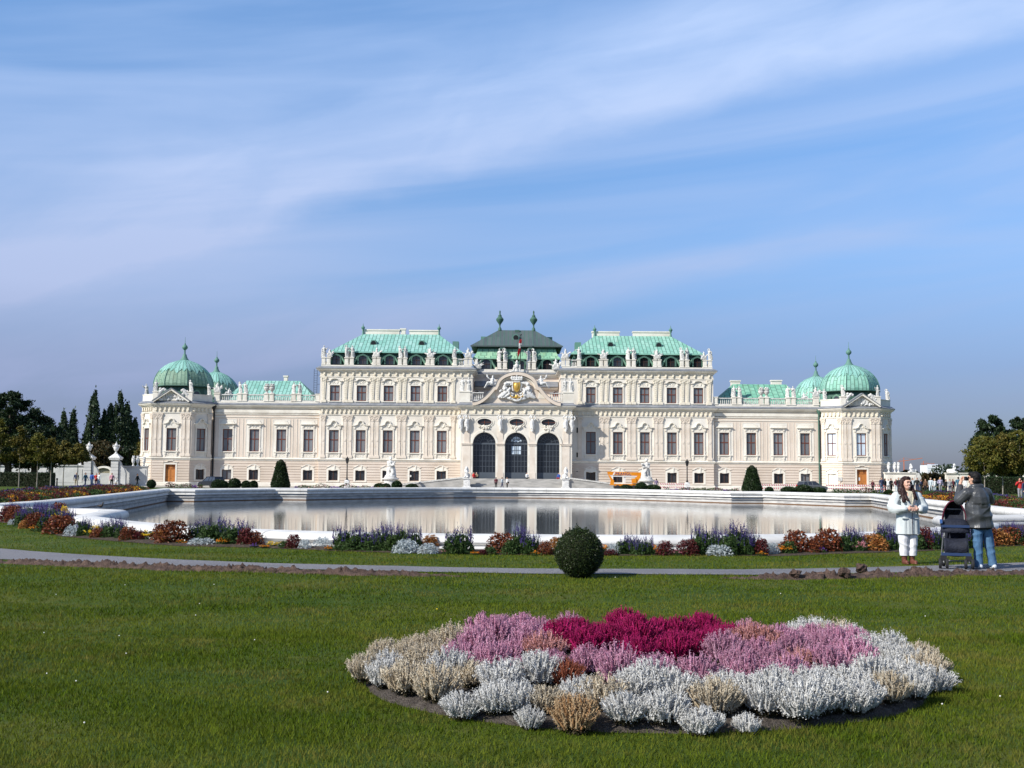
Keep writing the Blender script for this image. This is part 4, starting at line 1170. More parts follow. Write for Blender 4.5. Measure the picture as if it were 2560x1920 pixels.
for sgn in (-1, 1):
 # tall block: mansard wall, hipped roof
 x0, x1 = sorted((sgn * 30.3, sgn * 8.8)); r0, r1 = sorted((sgn * 25.9, sgn * 13.1))
 mcop = M_COP if sgn < 0 else M_COP_R
 rf = hip(x0, x1, 1.0, 15, 21.85, r0, r1, 8, 25.55, mcop)
 rb = RB(); xa, xb = x0 + .5, x1 - .5
 rb.roof((xa - .5, 1.3, 19.2), (xb + .5, 1.3, 19.2), (xb, 1.6, 21.8), (xa, 1.6, 21.8)); rb.roof((xb + .5, 1.3, 19.2), (xb + .5, 14.8, 19.2), (xb, 14.5, 21.8), (xb, 1.6, 21.8)); rb.roof((xa - .5, 14.8, 19.2), (xa - .5, 1.3, 19.2), (xa, 1.6, 21.8), (xa, 14.5, 21.8))
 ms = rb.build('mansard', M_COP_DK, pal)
 for k, x in enumerate(sorted(sgn * abs(v) for v in BLK_W)): dormer(ms, x, 1.2, 19.75, 1.75, 1.5, open_=sgn > 0 and k != 1)
 for dx in (.18, .80): bullseye(rf, r0 + (r1 - r0) * dx, 4.2, 23.5, .42)
 for x in (r0, r1): roof_finial(rf, x, 8, 25.5, .9)
 if sgn < 0: chimney(rf, -22.9, 8.6, 25.4, 6.2, .9, 1.0); chimney(rf, -15.6, 8.6, 25.4, 5.0, .9, .95); chimney(rf, -19.2, 8.6, 25.4, .8, .7, 1.2)
 else: chimney(rf, 15.0, 8.6, 25.4, 4.6, .9, .95); chimney(rf, 22.8, 8.6, 25.4, 6.4, .9, 1.0)
 # a copper-clad stair head on the inner slope
 t = MB(); t.box(sgn * 10.2 - .5, sgn * 10.2 + .5, 6, 8, 22.8, 24.2); t.build('roof_hatch', mcop, rf)
 # wing roof
 x0, x1 = sorted((sgn * 48.0, sgn * 32.6)); r0, r1 = sorted((sgn * 45.4, sgn * 36.4))
 rw = hip(x0, x1, 3.2, 14, 13.9, r0, r1, 8.6, 17.6, mcop if sgn < 0 else coppermat('worn_copper', (.13, .37, .26), (.20, .45, .32), (.27, .52, .39), seam_u=.9, seam_v=1.1, st=.5, stain=(.17, .27, .15)))
 t = MB(); t.box(x0, x1, .9, 14, 12.5, 13.85); t.build('wing_body', M_LEAD, pal)
 if sgn < 0: chimney(rw, -38.9, 9, 17.5, .6, .6, 1.0)
 else:
  chimney(rw, 43.9, 9.4, 17.4, 1.7, .8, 1.0)
  for k, x in enumerate((42.0, 37.2)):
   pass
  chimney(rw, 37.0, 9.4, 17.4, 1.5, .8, .9)
 # wing balustrade
 t = MB()
 def baluster(mb, x, y, z, h): mb.lathe([(.075, 0), (.075, .06), (.05, .12), (.10, .3 * h), (.07, .55 * h), (.045, .8 * h), (.07, .95 * h), (.07, h)], (x, y, z), 6)
 def balustrade(x0, x1, y, z, h, step=.30):
  mb = MB(); n = max(2, int((x1 - x0) / step)); st = (x1 - x0) / n
  for i in range(n): baluster(mb, x0 + (i + .5) * st, y, z + .14, h - .30)
  mb.box(x0, x1, y - .14, y + .14, z, z + .14); mb.box(x0, x1, y - .17, y + .17, z + h - .16, z + h)
  return mb.build('balustrade', M_STONE, pal)
 def pedestal(x, y, z, h, w=.62):
  mb = MB(); mb.box(x - w / 2 - .06, x + w / 2 + .06, y - .34, y + .34, z, z + .16); mb.box(x - w / 2, x + w / 2, y - .28, y + .28, z + .16, z + h - .14); mb.box(x - w / 2 - .08, x + w / 2 + .08, y - .36, y + .36, z + h - .14, z + h)
  mb.box(x - w / 2 + .1, x + w / 2 - .1, y - .30, y - .28, z + .3, z + h - .3)
  return mb.build('pedestal', M_TRIM, pal)
 t = MB(); xa, xb = sorted((sgn * 48.6, sgn * 31.75)); t.box(xa, xb, .35, .85, 13.2, 13.62); t.build('balustrade_base', M_TRIM, pal)
 ped = [48.2, 44.55, 43.7, 40.25, 39.4, 35.85, 35.0, 32.0]
 for v in ped: pedestal(sgn * v, .6, 13.62, 1.25, .66 if v < 48 else .9)
 for a, b in ((47.75, 44.88), (43.37, 40.58), (39.07, 36.18), (34.67, 32.4)):
  p, q = sorted((sgn * a, sgn * b)); balustrade(p, q, .6, 13.62, 1.1)
 # attic of the tall block: pedestals between the dormers
 xa, xb = sorted((sgn * 31.5, sgn * 7.3)); t = MB(); t.box(xa, xb, .2, .75, 19.15, 19.55); t.build('balustrade_base', M_TRIM, pal)
 for v in (31.15, 30.35, 27.45, 26.6, 22.95, 22.3, 18.85, 18.0, 14.35, 13.6, 10.0, 8.2, 7.5): pedestal(sgn * v, .5, 19.55, 1.25, .6)
 for a, b in ((27.1, 26.95), (18.5, 18.35), (22.65, 22.6), (14.0, 13.95)): pass
 for a in (27.02, 22.62, 18.42, 13.97):
  mb = MB(); baluster(mb, sgn * a, .5, 19.69, .8); mb.box(sgn * a - .12, sgn * a + .12, .36, .64, 20.5, 20.66); mb.build('balustrade', M_STONE, pal)
 p, q = sorted((sgn * 9.65, sgn * 8.55)); balustrade(p, q, .5, 19.55, 1.15, .24)
# ---- portico
YP = -3.2
mb = MB(); ax = 5.03; ra = 1.78; zs = 6.95
xw = 8.75; ztop = 12.36
cuts = [-xw]
for c in (-ax, 0, ax): cuts += [c - ra, c + ra]
cuts += [xw]
for i in range(0, 8, 2): mb.add([(cuts[i], YP, PFL), (cuts[i + 1], YP, PFL), (cuts[i + 1], YP, ztop), (cuts[i], YP, ztop)], [(0, 1, 2, 3)])
ov = (1.12, .56, 10.35)                       # oval window half width, half height, centre height
NA = 20
for c in (-ax, 0, ax):
 arc = [(c - ra * math.cos(PI * i / NA), zs + ra * math.sin(PI * i / NA)) for i in range(NA + 1)]
 zm = 9.15
 for i in range(NA):
  a, b = arc[i], arc[i + 1]
  mb.add([(a[0], YP, a[1]), (b[0], YP, b[1]), (b[0], YP, zm), (a[0], YP, zm)], [(0, 1, 2, 3)])
  mb.add([(a[0], YP, a[1]), (a[0], YP + .75, a[1]), (b[0], YP + .75, b[1]), (b[0], YP, b[1])], [(0, 1, 2, 3)])
 for s in (-1, 1):
  x = c + s * ra; mb.add([(x, YP, PFL), (x, YP + .75, PFL), (x, YP + .75, zs), (x, YP, zs)], [(0, 1, 2, 3)])
 # wall around the oval
 n = 24; ell = [(c + ov[0] * math.cos(2 * PI * i / n), ov[2] + ov[1] * math.sin(2 * PI * i / n)) for i in range(n)]
 def proj(x, z):
  dx, dz = x - c, z - ov[2]; k = min(ra / abs(dx) if dx else 1e9, ((ztop - ov[2]) if dz > 0 else (ov[2] - zm)) / abs(dz) if abs(dz) > 1e-9 else 1e9)
  return (c + dx * k, ov[2] + dz * k)
 cor = [(c + ra, ztop), (c - ra, ztop), (c - ra, zm), (c + ra, zm)]
 for i in range(n):
  a, b = ell[i], ell[(i + 1) % n]; pa, pb = proj(*a), proj(*b)
  poly = [a, pa]
  for q in cor:
   if abs(pa[0] - q[0]) + abs(pb[1] - q[1]) < 1e-6 or abs(pa[1] - q[1]) + abs(pb[0] - q[0]) < 1e-6:
    if (abs(pa[0] - pb[0]) > 1e-6 and abs(pa[1] - pb[1]) > 1e-6): poly.append(q)
  poly += [pb, b]
  mb.add([(x, YP, z) for x, z in poly], [tuple(range(len(poly)))])
  mb.add([(a[0], YP, a[1]), (b[0], YP, b[1]), (b[0], YP + .3, b[1]), (a[0], YP + .3, a[1])], [(0, 1, 2, 3)])
mb.box(-xw, xw, YP - .05, YP + .10, ztop, 13.4)
for s in (-1, 1): mb.box(min(s * xw, s * (xw - .12)), max(s * xw, s * (xw - .12)), YP + .001, 0, 0, 13.3)
mb.box(-xw, xw, YP + .002, YP + .1, 0, PFL - .001)
mb.build('portico_wall', M_PALE, pal)
# interior of the entrance hall
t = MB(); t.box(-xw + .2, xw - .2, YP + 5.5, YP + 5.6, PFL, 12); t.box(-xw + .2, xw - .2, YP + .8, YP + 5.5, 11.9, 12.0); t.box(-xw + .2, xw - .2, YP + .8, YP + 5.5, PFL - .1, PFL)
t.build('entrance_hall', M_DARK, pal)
for c in (-ax, 0, ax):
 # archivolt, impost, piers
 t = MB()
 arc = [(c - (ra + .36) * math.cos(PI * i / NA), zs + (ra + .36) * math.sin(PI * i / NA)) for i in range(NA + 1)]
 t.band(arc, .33, YP - .14, YP + .02)
 for s in (-1, 1): t.box(c + s * (ra + .18) - .15, c + s * (ra + .18) + .15, YP - .10, YP + .02, PFL, zs - .25)
 t.build('archivolt', M_TRIM, pal)
 # glazed doors
 t = MB(); y = YP + .72
 n = 7
 for i in range(n + 1):
  x = c - ra + 2 * ra * i / n; hgt = zs - .02 if i in (0, n) else zs
  t.box(x - .035, x + .035, y - .06, y, PFL + (1.0 if i not in (0, n) else 0), hgt)
 for z in (PFL + 1.9, PFL + 2.75, PFL + 3.6, PFL + 4.45): t.box(c - ra, c + ra, y - .055, y - .005, z - .03, z + .03)
 t.box(c - ra, c + ra, y - .09, y, zs - .1, zs + .16)
 t.box(c - ra, c + ra, y - .08, y, PFL, PFL + .98)
 for rr_ in (.62, 1.2):
  t.band([(c - rr_ * math.cos(PI * i / 14), zs + .16 + (rr_) * math.sin(PI * i / 14)) for i in range(15)], .05, y - .06, y)
 for i in range(1, 8):
  a = PI * i / 8; u = Vector((math.cos(a), math.sin(a))); w_ = Vector((-u.y, u.x)) * .028
  p0 = Vector((c, zs + .16)) + u * .6; p1 = Vector((c, zs)) + u * (ra - .03)
  t.prism([(p0 - w_)[:], (p1 - w_)[:], (p1 + w_)[:], (p0 + w_)[:]], y - .055, y - .005)
 o = t.build('arched_door', M_GRID, pal)
 t = MB(); poly = [(c - ra + .01, PFL + .02), (c + ra - .01, PFL + .02)] + [(c + (ra - .01) * math.cos(PI * i / NA), zs + (ra - .01) * math.sin(PI * i / NA)) for i in range(NA + 1)]
 t.prism(poly, y + .01, y + .03); t.build('pane', M_GLASSA, o)
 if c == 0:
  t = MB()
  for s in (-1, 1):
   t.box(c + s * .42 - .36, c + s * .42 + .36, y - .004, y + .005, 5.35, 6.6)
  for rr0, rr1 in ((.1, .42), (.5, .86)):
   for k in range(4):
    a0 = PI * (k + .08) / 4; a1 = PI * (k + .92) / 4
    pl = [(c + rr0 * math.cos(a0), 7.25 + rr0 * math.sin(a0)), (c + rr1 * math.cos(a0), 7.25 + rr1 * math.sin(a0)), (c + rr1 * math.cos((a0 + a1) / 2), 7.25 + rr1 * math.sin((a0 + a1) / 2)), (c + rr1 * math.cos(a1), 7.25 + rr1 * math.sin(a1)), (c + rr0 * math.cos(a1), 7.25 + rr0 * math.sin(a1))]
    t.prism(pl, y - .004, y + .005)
  t.build('painted_daylight_pane', M_GLASSB, o)  # daylight from the far side of the hall, painted as pale panes
 # oval window
 t = MB(); n = 24
 ring = [(c + (ov[0] + .10) * math.cos(2 * PI * i / n), ov[2] + (ov[1] + .10) * math.sin(2 * PI * i / n)) for i in range(n + 1)][::-1]
 t.band(ring, .1, YP - .12, YP + .02)
 ring = [(c + (ov[0] + .42) * math.cos(2 * PI * i / n), ov[2] + (ov[1] + .36) * math.sin(2 * PI * i / n)) for i in range(n + 1)][::-1]
 t.band(ring, .12, YP - .07, YP + .02)
 rnd = random.Random(int(c * 10) + 90)
 for _ in range(30):
  x = rnd.gauss(0, .36); z = ov[2] - .62 - abs(rnd.gauss(0, .32)) + .12 * abs(x); q = rnd.uniform(.09, .2)
  t.ball((c + x, YP - .14, z), (q, .16, q * 1.1), 7)
 o = t.build('oval_window', M_TRIM, pal)
 t = MB(); t.prism([(c + ov[0] * math.cos(2 * PI * i / n), ov[2] + ov[1] * math.sin(2 * PI * i / n)) for i in range(n)], YP + .2, YP + .24); t.build('pane', M_GLASSD, o)
 t = MB(); t.box(c - .04, c + .04, YP + .14, YP + .2, ov[2] - ov[1], ov[2] + ov[1]); t.box(c - ov[0], c + ov[0], YP + .15, YP + .2, ov[2] - .03, ov[2] + .03); t.build('sash', M_FRAME, o)
for c, wd in ((-7.78, .82), (-2.515, .62), (2.515, .62), (7.78, .82)):
 t = MB(); t.box(c - wd, c + wd, YP - .20, YP + .02, zs - .25, zs - .05); t.box(c - wd - .06, c + wd + .06, YP - .28, YP + .02, zs - .05, zs + .08)
 t.box(c - wd + .1, c + wd - .1, YP - .16, YP + .01, PFL, PFL + .95); t.box(c - wd + .22, c + wd - .22, YP - .10, YP + .01, PFL + .95, zs - .25)
 t.box(c - .42, c + .42, YP - .12, YP + .01, zs + .08, 9.0)
 t.build('pier', M_PILA, pal)
 t = MB(); rnd = random.Random(int(c * 7) + 50)
 xs_ = [c] if abs(c) < 3 else [c, c + (1.25 if c > 0 else -1.25) * .75]
 for xo in xs_:
  t.tube([(xo, YP - .25, 8.9), (xo + .1, YP - .3, 9.5), (xo - .08, YP - .42, 10.2), (xo + .05, YP - .4, 10.8)], [.16, .3, .36, .25], 8)
  t.ball((xo + rnd.uniform(-.12, .12), YP - .48, 11.15), (.2, .2, .24), 8)
  t.tube([(xo - .3, YP - .4, 10.7), (xo - .5, YP - .45, 11.1), (xo - .2, YP - .45, 11.45)], .11, 6); t.tube([(xo + .3, YP - .4, 10.7), (xo + .52, YP - .45, 11.0), (xo + .3, YP - .45, 11.4)], .11, 6)
  for _ in range(8): t.ball((xo + rnd.uniform(-.3, .3), YP - .4, rnd.uniform(9.4, 10.7)), rnd.uniform(.1, .2), 6)
 t.build('atlas_sculpture', M_SCULPT, pal, True)
f = frieze(-xw + .2, xw - .2, YP, 11.72, 12.34, 1.3);
f.build('frieze', M_ORN, pal)
# curved pediment
def ped_curve(k=1.0):
 L_ = []
 for i in range(11):                              # S curve up to the shoulder
  u = i / 10; L_.append((-6.95 + 3.25 * u, 13.42 + 2.45 * (u ** 1.9)))
 L_ += [(-3.45, 15.9)]
 for i in range(1, 24): a = PI - PI * i / 24; L_.append((3.3 * math.cos(a), 16.0 + 2.25 * math.sin(a)))
 L_ += [(3.45, 15.9)]
 return L_ + [(-x, z) for x, z in L_[10::-1]]
pc = ped_curve()
t = MB(); t.prism([(-6.9, 13.3)] + [(x * .985, z - .25) for x, z in pc[1:-1]] + [(6.9, 13.3)], YP - .2, YP + 1.5)
o = t.build('curved_pediment', M_WALL, pal)
t = MB(); t.band(pc, .5, YP - .78, YP + 1.4); t.build('pediment_moulding', M_WALL, o)
t = MB(); t.band([(x * .93, z - .62 if abs(x) < 3.5 else z - .55) for x, z in pc if abs(x) < 3.4], .16, YP - .42, YP - .15); t.build('inner_moulding', M_TRIM, o)
t = MB(); t.band([(x, z + .085) for x, z in pc], .08, YP - .82, YP + 1.5); t.build('pediment_flashing', M_LEAD, o)
t = MB()
for s in (-1, 1): t.prism([(s * 3.35, 14.1), (s * 5.3, 14.1), (s * 4.2, 14.75), (s * 3.55, 15.4)], YP - .24, YP - .19)
t.build('pediment_panel', M_TRIM, o)
# coat of arms: crowned gilt shield between supporters and banners
t = MB(); rnd = random.Random(77); yy = YP - .42
for s in (-1, 1):
 t.tube([(s * .6, yy, 16.6), (s * 1.5, yy, 16.5), (s * 1.9, yy, 15.9), (s * 1.5, yy, 15.3), (s * 2.2, yy, 14.6), (s * 2.9, yy, 14.15)], [.16, .3, .36, .34, .42, .2], 8)
 t.tube([(s * 1.0, yy - .1, 15.7), (s * 1.35, yy - .2, 15.3), (s * 1.1, yy - .2, 14.8), (s * 1.9, yy, 14.3)], [.2, .26, .24, .28], 8)
 t.ball((s * 1.75, yy - .2, 16.35), .3, 8); t.ball((s * 1.9, yy - .2, 15.55), .3, 8)
 t.tube([(s * .5, yy - .1, 14.75), (s * .85, yy - .15, 14.95), (s * 1.0, yy - .15, 14.6), (s * .6, yy - .15, 14.45)], .15, 8)
 t.tube([(s * .3, yy, 14.1), (s * .9, yy - .05, 14.0), (s * 1.5, yy, 14.2)], [.2, .24, .2], 8)
 for _ in range(26):
  x = rnd.uniform(.7, 2.6); z = rnd.uniform(14.1, 17.0 - .9 * (x - .7)); q = rnd.uniform(.10, .25); t.ball((s * x, yy + rnd.uniform(-.2, .1), z), (q, q, q * rnd.uniform(.7, 1.3)), 7)
t.tube([(-.62, yy - .1, 15.3), (-.68, yy - .1, 16.1), (-.6, yy - .1, 16.75)], .13, 6); t.tube([(.62, yy - .1, 15.3), (.68, yy - .1, 16.1), (.6, yy - .1, 16.75)], .13, 6)
t.tube([(-.6, yy - .05, 13.9), (-.25, yy - .12, 13.75), (.25, yy - .12, 13.75), (.6, yy - .05, 13.9)], .17, 8)
ca = t.build('coat_of_arms', M_SCULPT, pal, True)
t = MB(); t.prism([(-.52, 16.65), (.52, 16.65), (.56, 16.2), (.48, 15.6), (.25, 15.2), (0, 15.05), (-.25, 15.2), (-.48, 15.6), (-.56, 16.2)], yy - .3, yy)
t.ball((0, yy - .28, 15.95), (.44, .16, .62), 12)
t.build('shield', M_GILT, ca, True)
t = MB()
for s in (-1, 1): t.tube([(s * .95, yy - .25, 14.95), (s * 1.02, yy - .25, 14.55), (s * .65, yy - .28, 14.25), (s * .2, yy - .3, 14.25)], .09, 6)
t.ball((0, yy - .3, 14.35), (.3, .15, .3), 10); t.build('gilt_trim', M_GILT, ca, True)
t = MB(); t.tube([(-.85, yy - .2, 17.05), (0, yy - .3, 16.98), (.85, yy - .2, 17.05)], .16, 8)
for x in (-.75, -.38, 0, .38, .75): t.ball((x, yy - .25, 17.32), (.25, .22, .28), 8)
t.ball((0, yy - .3, 17.7), .12, 8); t.tube([(-.5, yy - .2, 16.72), (0, yy - .25, 16.66), (.5, yy - .2, 16.72)], .12, 6)
t.build('crown', M_SCULPT, ca, True)
# terrace balustrades beside the pediment, set-back central storey, attic and roofs
for s in (-1, 1):
 p, q = sorted((s * 5.2, s * 7.35)); balustrade(p, q, YP + .6, 13.75, 1.35, .3)
 t = MB(); a, b = sorted((s * 7.35, s * 9.0)); t.box(a, b, YP + .1, YP + 1.2, 13.4, 15.05); t.box(a - .06, b + .06, YP + .02, YP + 1.28, 15.05, 15.25); t.build('pedestal', M_TRIM, pal)
 p, q = sorted((s * 8.7, s * 9.0))
t = MB(); t.box(-9.0, 9.0, YP + .1, 8, 12.9, 13.46); t.build('terrace', M_LEAD, pal)
t = MB(); t.box(-7.1, 7.1, 8.0, 8.3, 13.4, 19.3); t.build('wall', M_WALL, pal)
t = MB(); sweep(t, [(-6.95, 8.0), (6.95, 8.0)], [(0, 16.7), (.9, 16.75), (.95, 16.85), (.1, 17.75), (0, 17.75)]); t.build('lean_to_roof', M_LEAD, pal)
t = MB(); sweep(t, [(-6.95, 8.0), (6.95, 8.0)], [(0, 16.35), (.4, 16.4), (.8, 16.7), (0, 16.7)]); t.build('string_course', M_TRIM, pal)
for s in (-1, 1):
 t = MB(); t.prism([(s * 6.6 - .6, 15.2)] + [(s * 6.6 + .6 * -math.cos(PI * i / 10), 15.7 + .55 * math.sin(PI * i / 10)) for i in range(11)] + [(s * 6.6 + .6, 15.2)], 7.95, 8.0)
 o = t.build('window', M_TRIM, pal)
 t = MB(); t.prism([(s * 6.6 - .47, 15.25)] + [(s * 6.6 + .47 * -math.cos(PI * i / 10), 15.7 + .42 * math.sin(PI * i / 10)) for i in range(11)] + [(s * 6.6 + .47, 15.25)], 7.93, 7.95); t.build('pane', M_DARK if s < 0 else M_FRAME, o)
t = MB(); t.box(-7.0, 7.0, 7.7, 8.2, 19.25, 19.75); t.build('balustrade_base', M_TRIM, pal)
for v in (-2.9, -1.95, 1.95, 2.9): pedestal(v, 7.9, 19.75, 1.35, .66)
for v in (-2.42, 2.42):
 mb = MB(); baluster(mb, v, 7.9, 19.85, .9); mb.box(v - .14, v + .14, 7.75, 8.05, 20.7, 20.9); mb.build('balustrade', M_STONE, pal)
YC = 9.0
rb = RB(); rb.roof((-6.9, YC, 19.5), (6.9, YC, 19.5), (6.7, YC + .1, 21.75), (-6.7, YC + .1, 21.75)); rb.roof((6.9, YC, 19.5), (6.9, YC + 12, 19.5), (6.7, YC + 12, 21.75), (6.7, YC + .1, 21.75)); rb.roof((-6.9, YC + 12, 19.5), (-6.9, YC, 19.5), (-6.7, YC + .1, 21.75), (-6.7, YC + 12, 21.75))
ms = rb.build('mansard', M_COP_DK, pal)
for v in (-5.15, 5.15): dormer(ms, v, YC - .1, 19.85, 1.9, 1.75, open_=v > 0)
for v in (-.75, .75): dormer(ms, v * 1.2, YC - .1, 19.85, 1.2, 1.5)
prof = [(.9, 21.7), (.55, 22.1), (.25, 22.7), (.1, 23.3)]
rb = RB()
for i in range(3):
 (o0, z0), (o1, z1) = prof[i], prof[i + 1]
 rb.roof((-6.5 - o0, YC - o0 + .2, z0), (6.5 + o0, YC - o0 + .2, z0), (6.5 + o1, YC - o1 + .2, z1), (-6.5 - o1, YC - o1 + .2, z1))
 for s in (-1, 1):
  q = [(s * (6.5 + o0), YC - o0 + .2, z0), (s * (6.5 + o0), YC + 12, z0), (s * (6.5 + o1), YC + 12, z1), (s * (6.5 + o1), YC - o1 + .2, z1)]
  rb.roof(*(q if s > 0 else q[::-1]))
rb.box(-7.4, 7.4, YC - .72, YC - .64, 21.52, 21.695)
bell = rb.build('bell_cast_roof', M_COP_BELL, pal)
for v in (-2.4, 2.4):
 t = MB(); n = 12
 t.prism([(v - .85, 22.4), (v + .85, 22.4), (v + .7, 23.2), (v + .35, 23.55), (v - .35, 23.55), (v - .7, 23.2)], YC - .55, YC + .8); o = t.build('roof_window', M_COP_DK, bell)
 t = MB(); t.prism([(v - .5, 22.55), (v + .5, 22.55), (v + .45, 23.0), (v + .2, 23.25), (v - .2, 23.25), (v - .45, 23.0)], YC - .57, YC - .555); t.build('pane', M_DARK, o)
t = MB(); t.box(-6.5, 6.5, YC + .2, YC + 12, 23.2, 23.9); t.build('roof_drum', M_COP_DK, pal)
rc = hip(-7.75, 7.75, YC - .6, YC + 12.6, 23.85, -3.15, 3.15, YC + 6, 27.3, M_COP_SL)
bullseye(rc, -.15, YC + 2.4, 25.5, .45)
t = MB(); t.box(-.3, .5, YC + 5.1, YC + 5.6, 26.9, 27.25); t.build('roof_hatch', M_COP_SL, rc)
for v in (-2.95, 2.95):
 t = MB(); t.lathe([(.35, -.1), (.28, .3), (.12, .55), (.12, .9), (.3, 1.2), (.62, 1.65), (.66, 1.95), (.5, 2.15), (.3, 2.4), (.32, 2.55), (.14, 2.75), (.12, 3.1), (.16, 3.25), (.03, 3.5)], (0, 0, 0), 12)
 t.build('finial', M_COP_DK, rc, True, (v, YC + 6, 27.3))
for s in (-1, 1):
 t = MB(); t.box(s * 5.6 - .7, s * 5.6 + .7, YC + 8, YC + 10, 24, 26.4); t.build('roof_hatch', M_COP, rc)
# rear body of the palace, so the volumes are closed
t = MB(); t.box(-31, 31, 15.5, 15.8, 0, 19.2); t.box(-49, -31, 13.8, 14.1, 0, 13); t.box(31, 49, 13.8, 14.1, 0, 13); t.build('wall', M_WALL, pal)
# slit windows in the flank beside the portico, right
for z, h in ((8.8, 1.0), (4.9, .9), (2.3, .9)):
 t = MB(); t.box(9.55, 9.95, -.04, .02, z, z + h); o = t.build('window', M_TRIM, pal)
 t = MB(); t.box(9.63, 9.87, -.05, -.04, z + .08, z + h - .08); t.build('pane', M_DARK, o)
# little signs on the ground floor
t = MB(); t.box(-17.5, -16.7, -.07, -.055, 1.65, 1.95); t.build('wall_plaque', M_STONE, pal)
t = MB(); t.box(50.6, 51.3, -2.68, -2.66, 1.5, 2.1); t.build('wall_plaque', M_STONE, pal)
# ---- steps and ramps in front of the portico: one thing
stp = tag(empty('entrance_steps', (PX0, PY0, PZ0)), 'wide grey stone steps with sloping ramp walls before the arched portico', 'steps')
M_STEP = mat('grey_step_stone', (.30, .29, .27), (.45, .43, .40), 2.5, .85, .3, stretch=(.3, 1, 1))
mb = MB(); n = 9
for i in range(n):
 z0, z1 = PFL * i / n, PFL * (i + 1) / n; d = .42 * (n - i)
 mb.box(-7.1, 7.1, YP - 1.2 - d, YP - 1.2 - d + .46 if i < n - 1 else YP, z0 if i else 0, z1)
 if i: mb.box(-7.1, 7.1, YP - 1.2 - d + .02, YP - 1.0, z0 - PFL / n + .01, z0 - .002)
mb.build('flight', M_STEP, stp)
for s in (-1, 1):
 mb = MB(); mb.prism([(s * 7.9, 0), (s * 18.8, 0), (s * 18.8, .25), (s * 8.0, 1.55), (s * 7.9, 1.55)], YP - 5.6, YP - 5.1)
 mb.build('ramp_wall', M_STEP, stp)
 mb = MB(); mb.prism([(s * 7.9, 1.55), (s * 8.0, 1.55), (s * 19.0, .25), (s * 19.0, .45), (s * 8.0, 1.78), (s * 7.9, 1.78)], YP - 5.7, YP - 5.0); mb.build('ramp_coping', M_STONE, stp)
 mb = MB(); mb.box(s * 7.5 - .62, s * 7.5 + .62, YP - 6.0, YP - 4.4, 0, .3); mb.box(s * 7.5 - .5, s * 7.5 + .5, YP - 5.9, YP - 4.5, .3, 1.45); mb.box(s * 7.5 - .64, s * 7.5 + .64, YP - 6.02, YP - 4.38, 1.45, 1.65)
 mb.box(s * 7.5 - .35, s * 7.5 + .35, YP - 5.93, YP - 5.9, .5, 1.25); mb.build('sphinx_pedestal', M_SCULPT, stp)
# ================================================================== statues, urns, trophies on the palace
def PW(x, y, z): return (PX0 + x, PY0 + y, PZ0 + z)
def stand_prims(seed):
 """draped standing figure, about 1.9 high, origin at the feet"""
 r = random.Random(seed); sw = r.uniform(-.10, .10); tw = r.choice((-1, 1))
 p = [('c', (-.13, 0, .1), (-.10 + sw, .02, .9), .12, .16, 0), ('c', (.15, -.06, .08), (.10 + sw, 0, .9), .11, .17, 0), ('c', (0, .08, .06), (sw, .04, .8), .20, .24, 0),
   ('e', (sw, 0, .98), (.24, .19, .22), 0), ('c', (sw, 0, 1.0), (sw * .5, 0, 1.38), .21, .23, 0), ('c', (-.2 + sw * .5, 0, 1.45), (.2 + sw * .5, 0, 1.45), .12, .12, 0),
   ('c', (sw * .5, 0, 1.5), (sw * .4, 0, 1.66), .08, .08, 0), ('e', (sw * .3, -.02, 1.78), (.125, .14, .16), 0), ('e', (0, 0, .03), (.34, .3, .08), 0)]
 k = r.randrange(4)
 s = tw
 if k == 0: p += [('c', (s * .24, 0, 1.45), (s * .45, -.1, 1.3), .085, .075, 0), ('c', (s * .45, -.1, 1.3), (s * .62, -.2, 1.6), .07, .06, 0)]
 elif k == 1: p += [('c', (s * .24, 0, 1.45), (s * .42, -.05, 1.15), .09, .08, 0), ('c', (s * .42, -.05, 1.15), (s * .12, -.25, 1.1), .075, .06, 0)]
 elif k == 2: p += [('c', (s * .24, 0, 1.45), (s * .36, .02, 1.8), .085, .07, 0), ('c', (s * .36, .02, 1.8), (s * .12, 0, 2.0), .07, .06, 0)]
 else: p += [('c', (s * .24, 0, 1.45), (s * .52, -.08, 1.42), .085, .075, 0), ('c', (s * .52, -.08, 1.42), (s * .78, -.1, 1.35), .07, .055, 0)]
 p += [('c', (-s * .24, 0, 1.45), (-s * .36, -.02, 1.15), .09, .08, 0), ('c', (-s * .36, -.02, 1.15), (-s * .26, -.2, .95), .075, .06, 0)]
 p += [('c', (-s * .3, .05, .95), (-s * .34, .1, .2), .10, .16, 0), ('c', (s * .2, .06, 1.2), (-s * .25, .06, .7), .14, .16, 0)]
 return p
def trophy_prims(seed):
 """heap of armour, shields and banners, about 1.7 wide and high"""
 r = random.Random(seed)
 p = [('e', (0, 0, .3), (.6, .3, .35), 0), ('c', (0, 0, .3), (0, 0, 1.05), .28, .22, 0), ('e', (0, -.02, 1.38), (.17, .18, .2), 0), ('c', (0, .02, 1.5), (-.1, .05, 1.78), .09, .04, 0), ('e', (-.32, -.2, .55), (.24, .09, .34), 0), ('e', (.34, -.2, .5), (.22, .09, .3), 0)]
 for k in range(11):
  a = r.uniform(.15, PI - .15); l = r.uniform(.75, 1.15)
  p.append(('c', (0, .05, .5), (math.cos(a) * l, .05 + r.uniform(-.1, .1), .5 + math.sin(a) * l), .07, r.uniform(.045, .085), 0))
 for k in range(7): p.append(('e', (r.uniform(-.6, .6), -.12, r.uniform(.15, .9)), (r.uniform(.1, .2), .13, r.uniform(.1, .2)), 0))
 return p
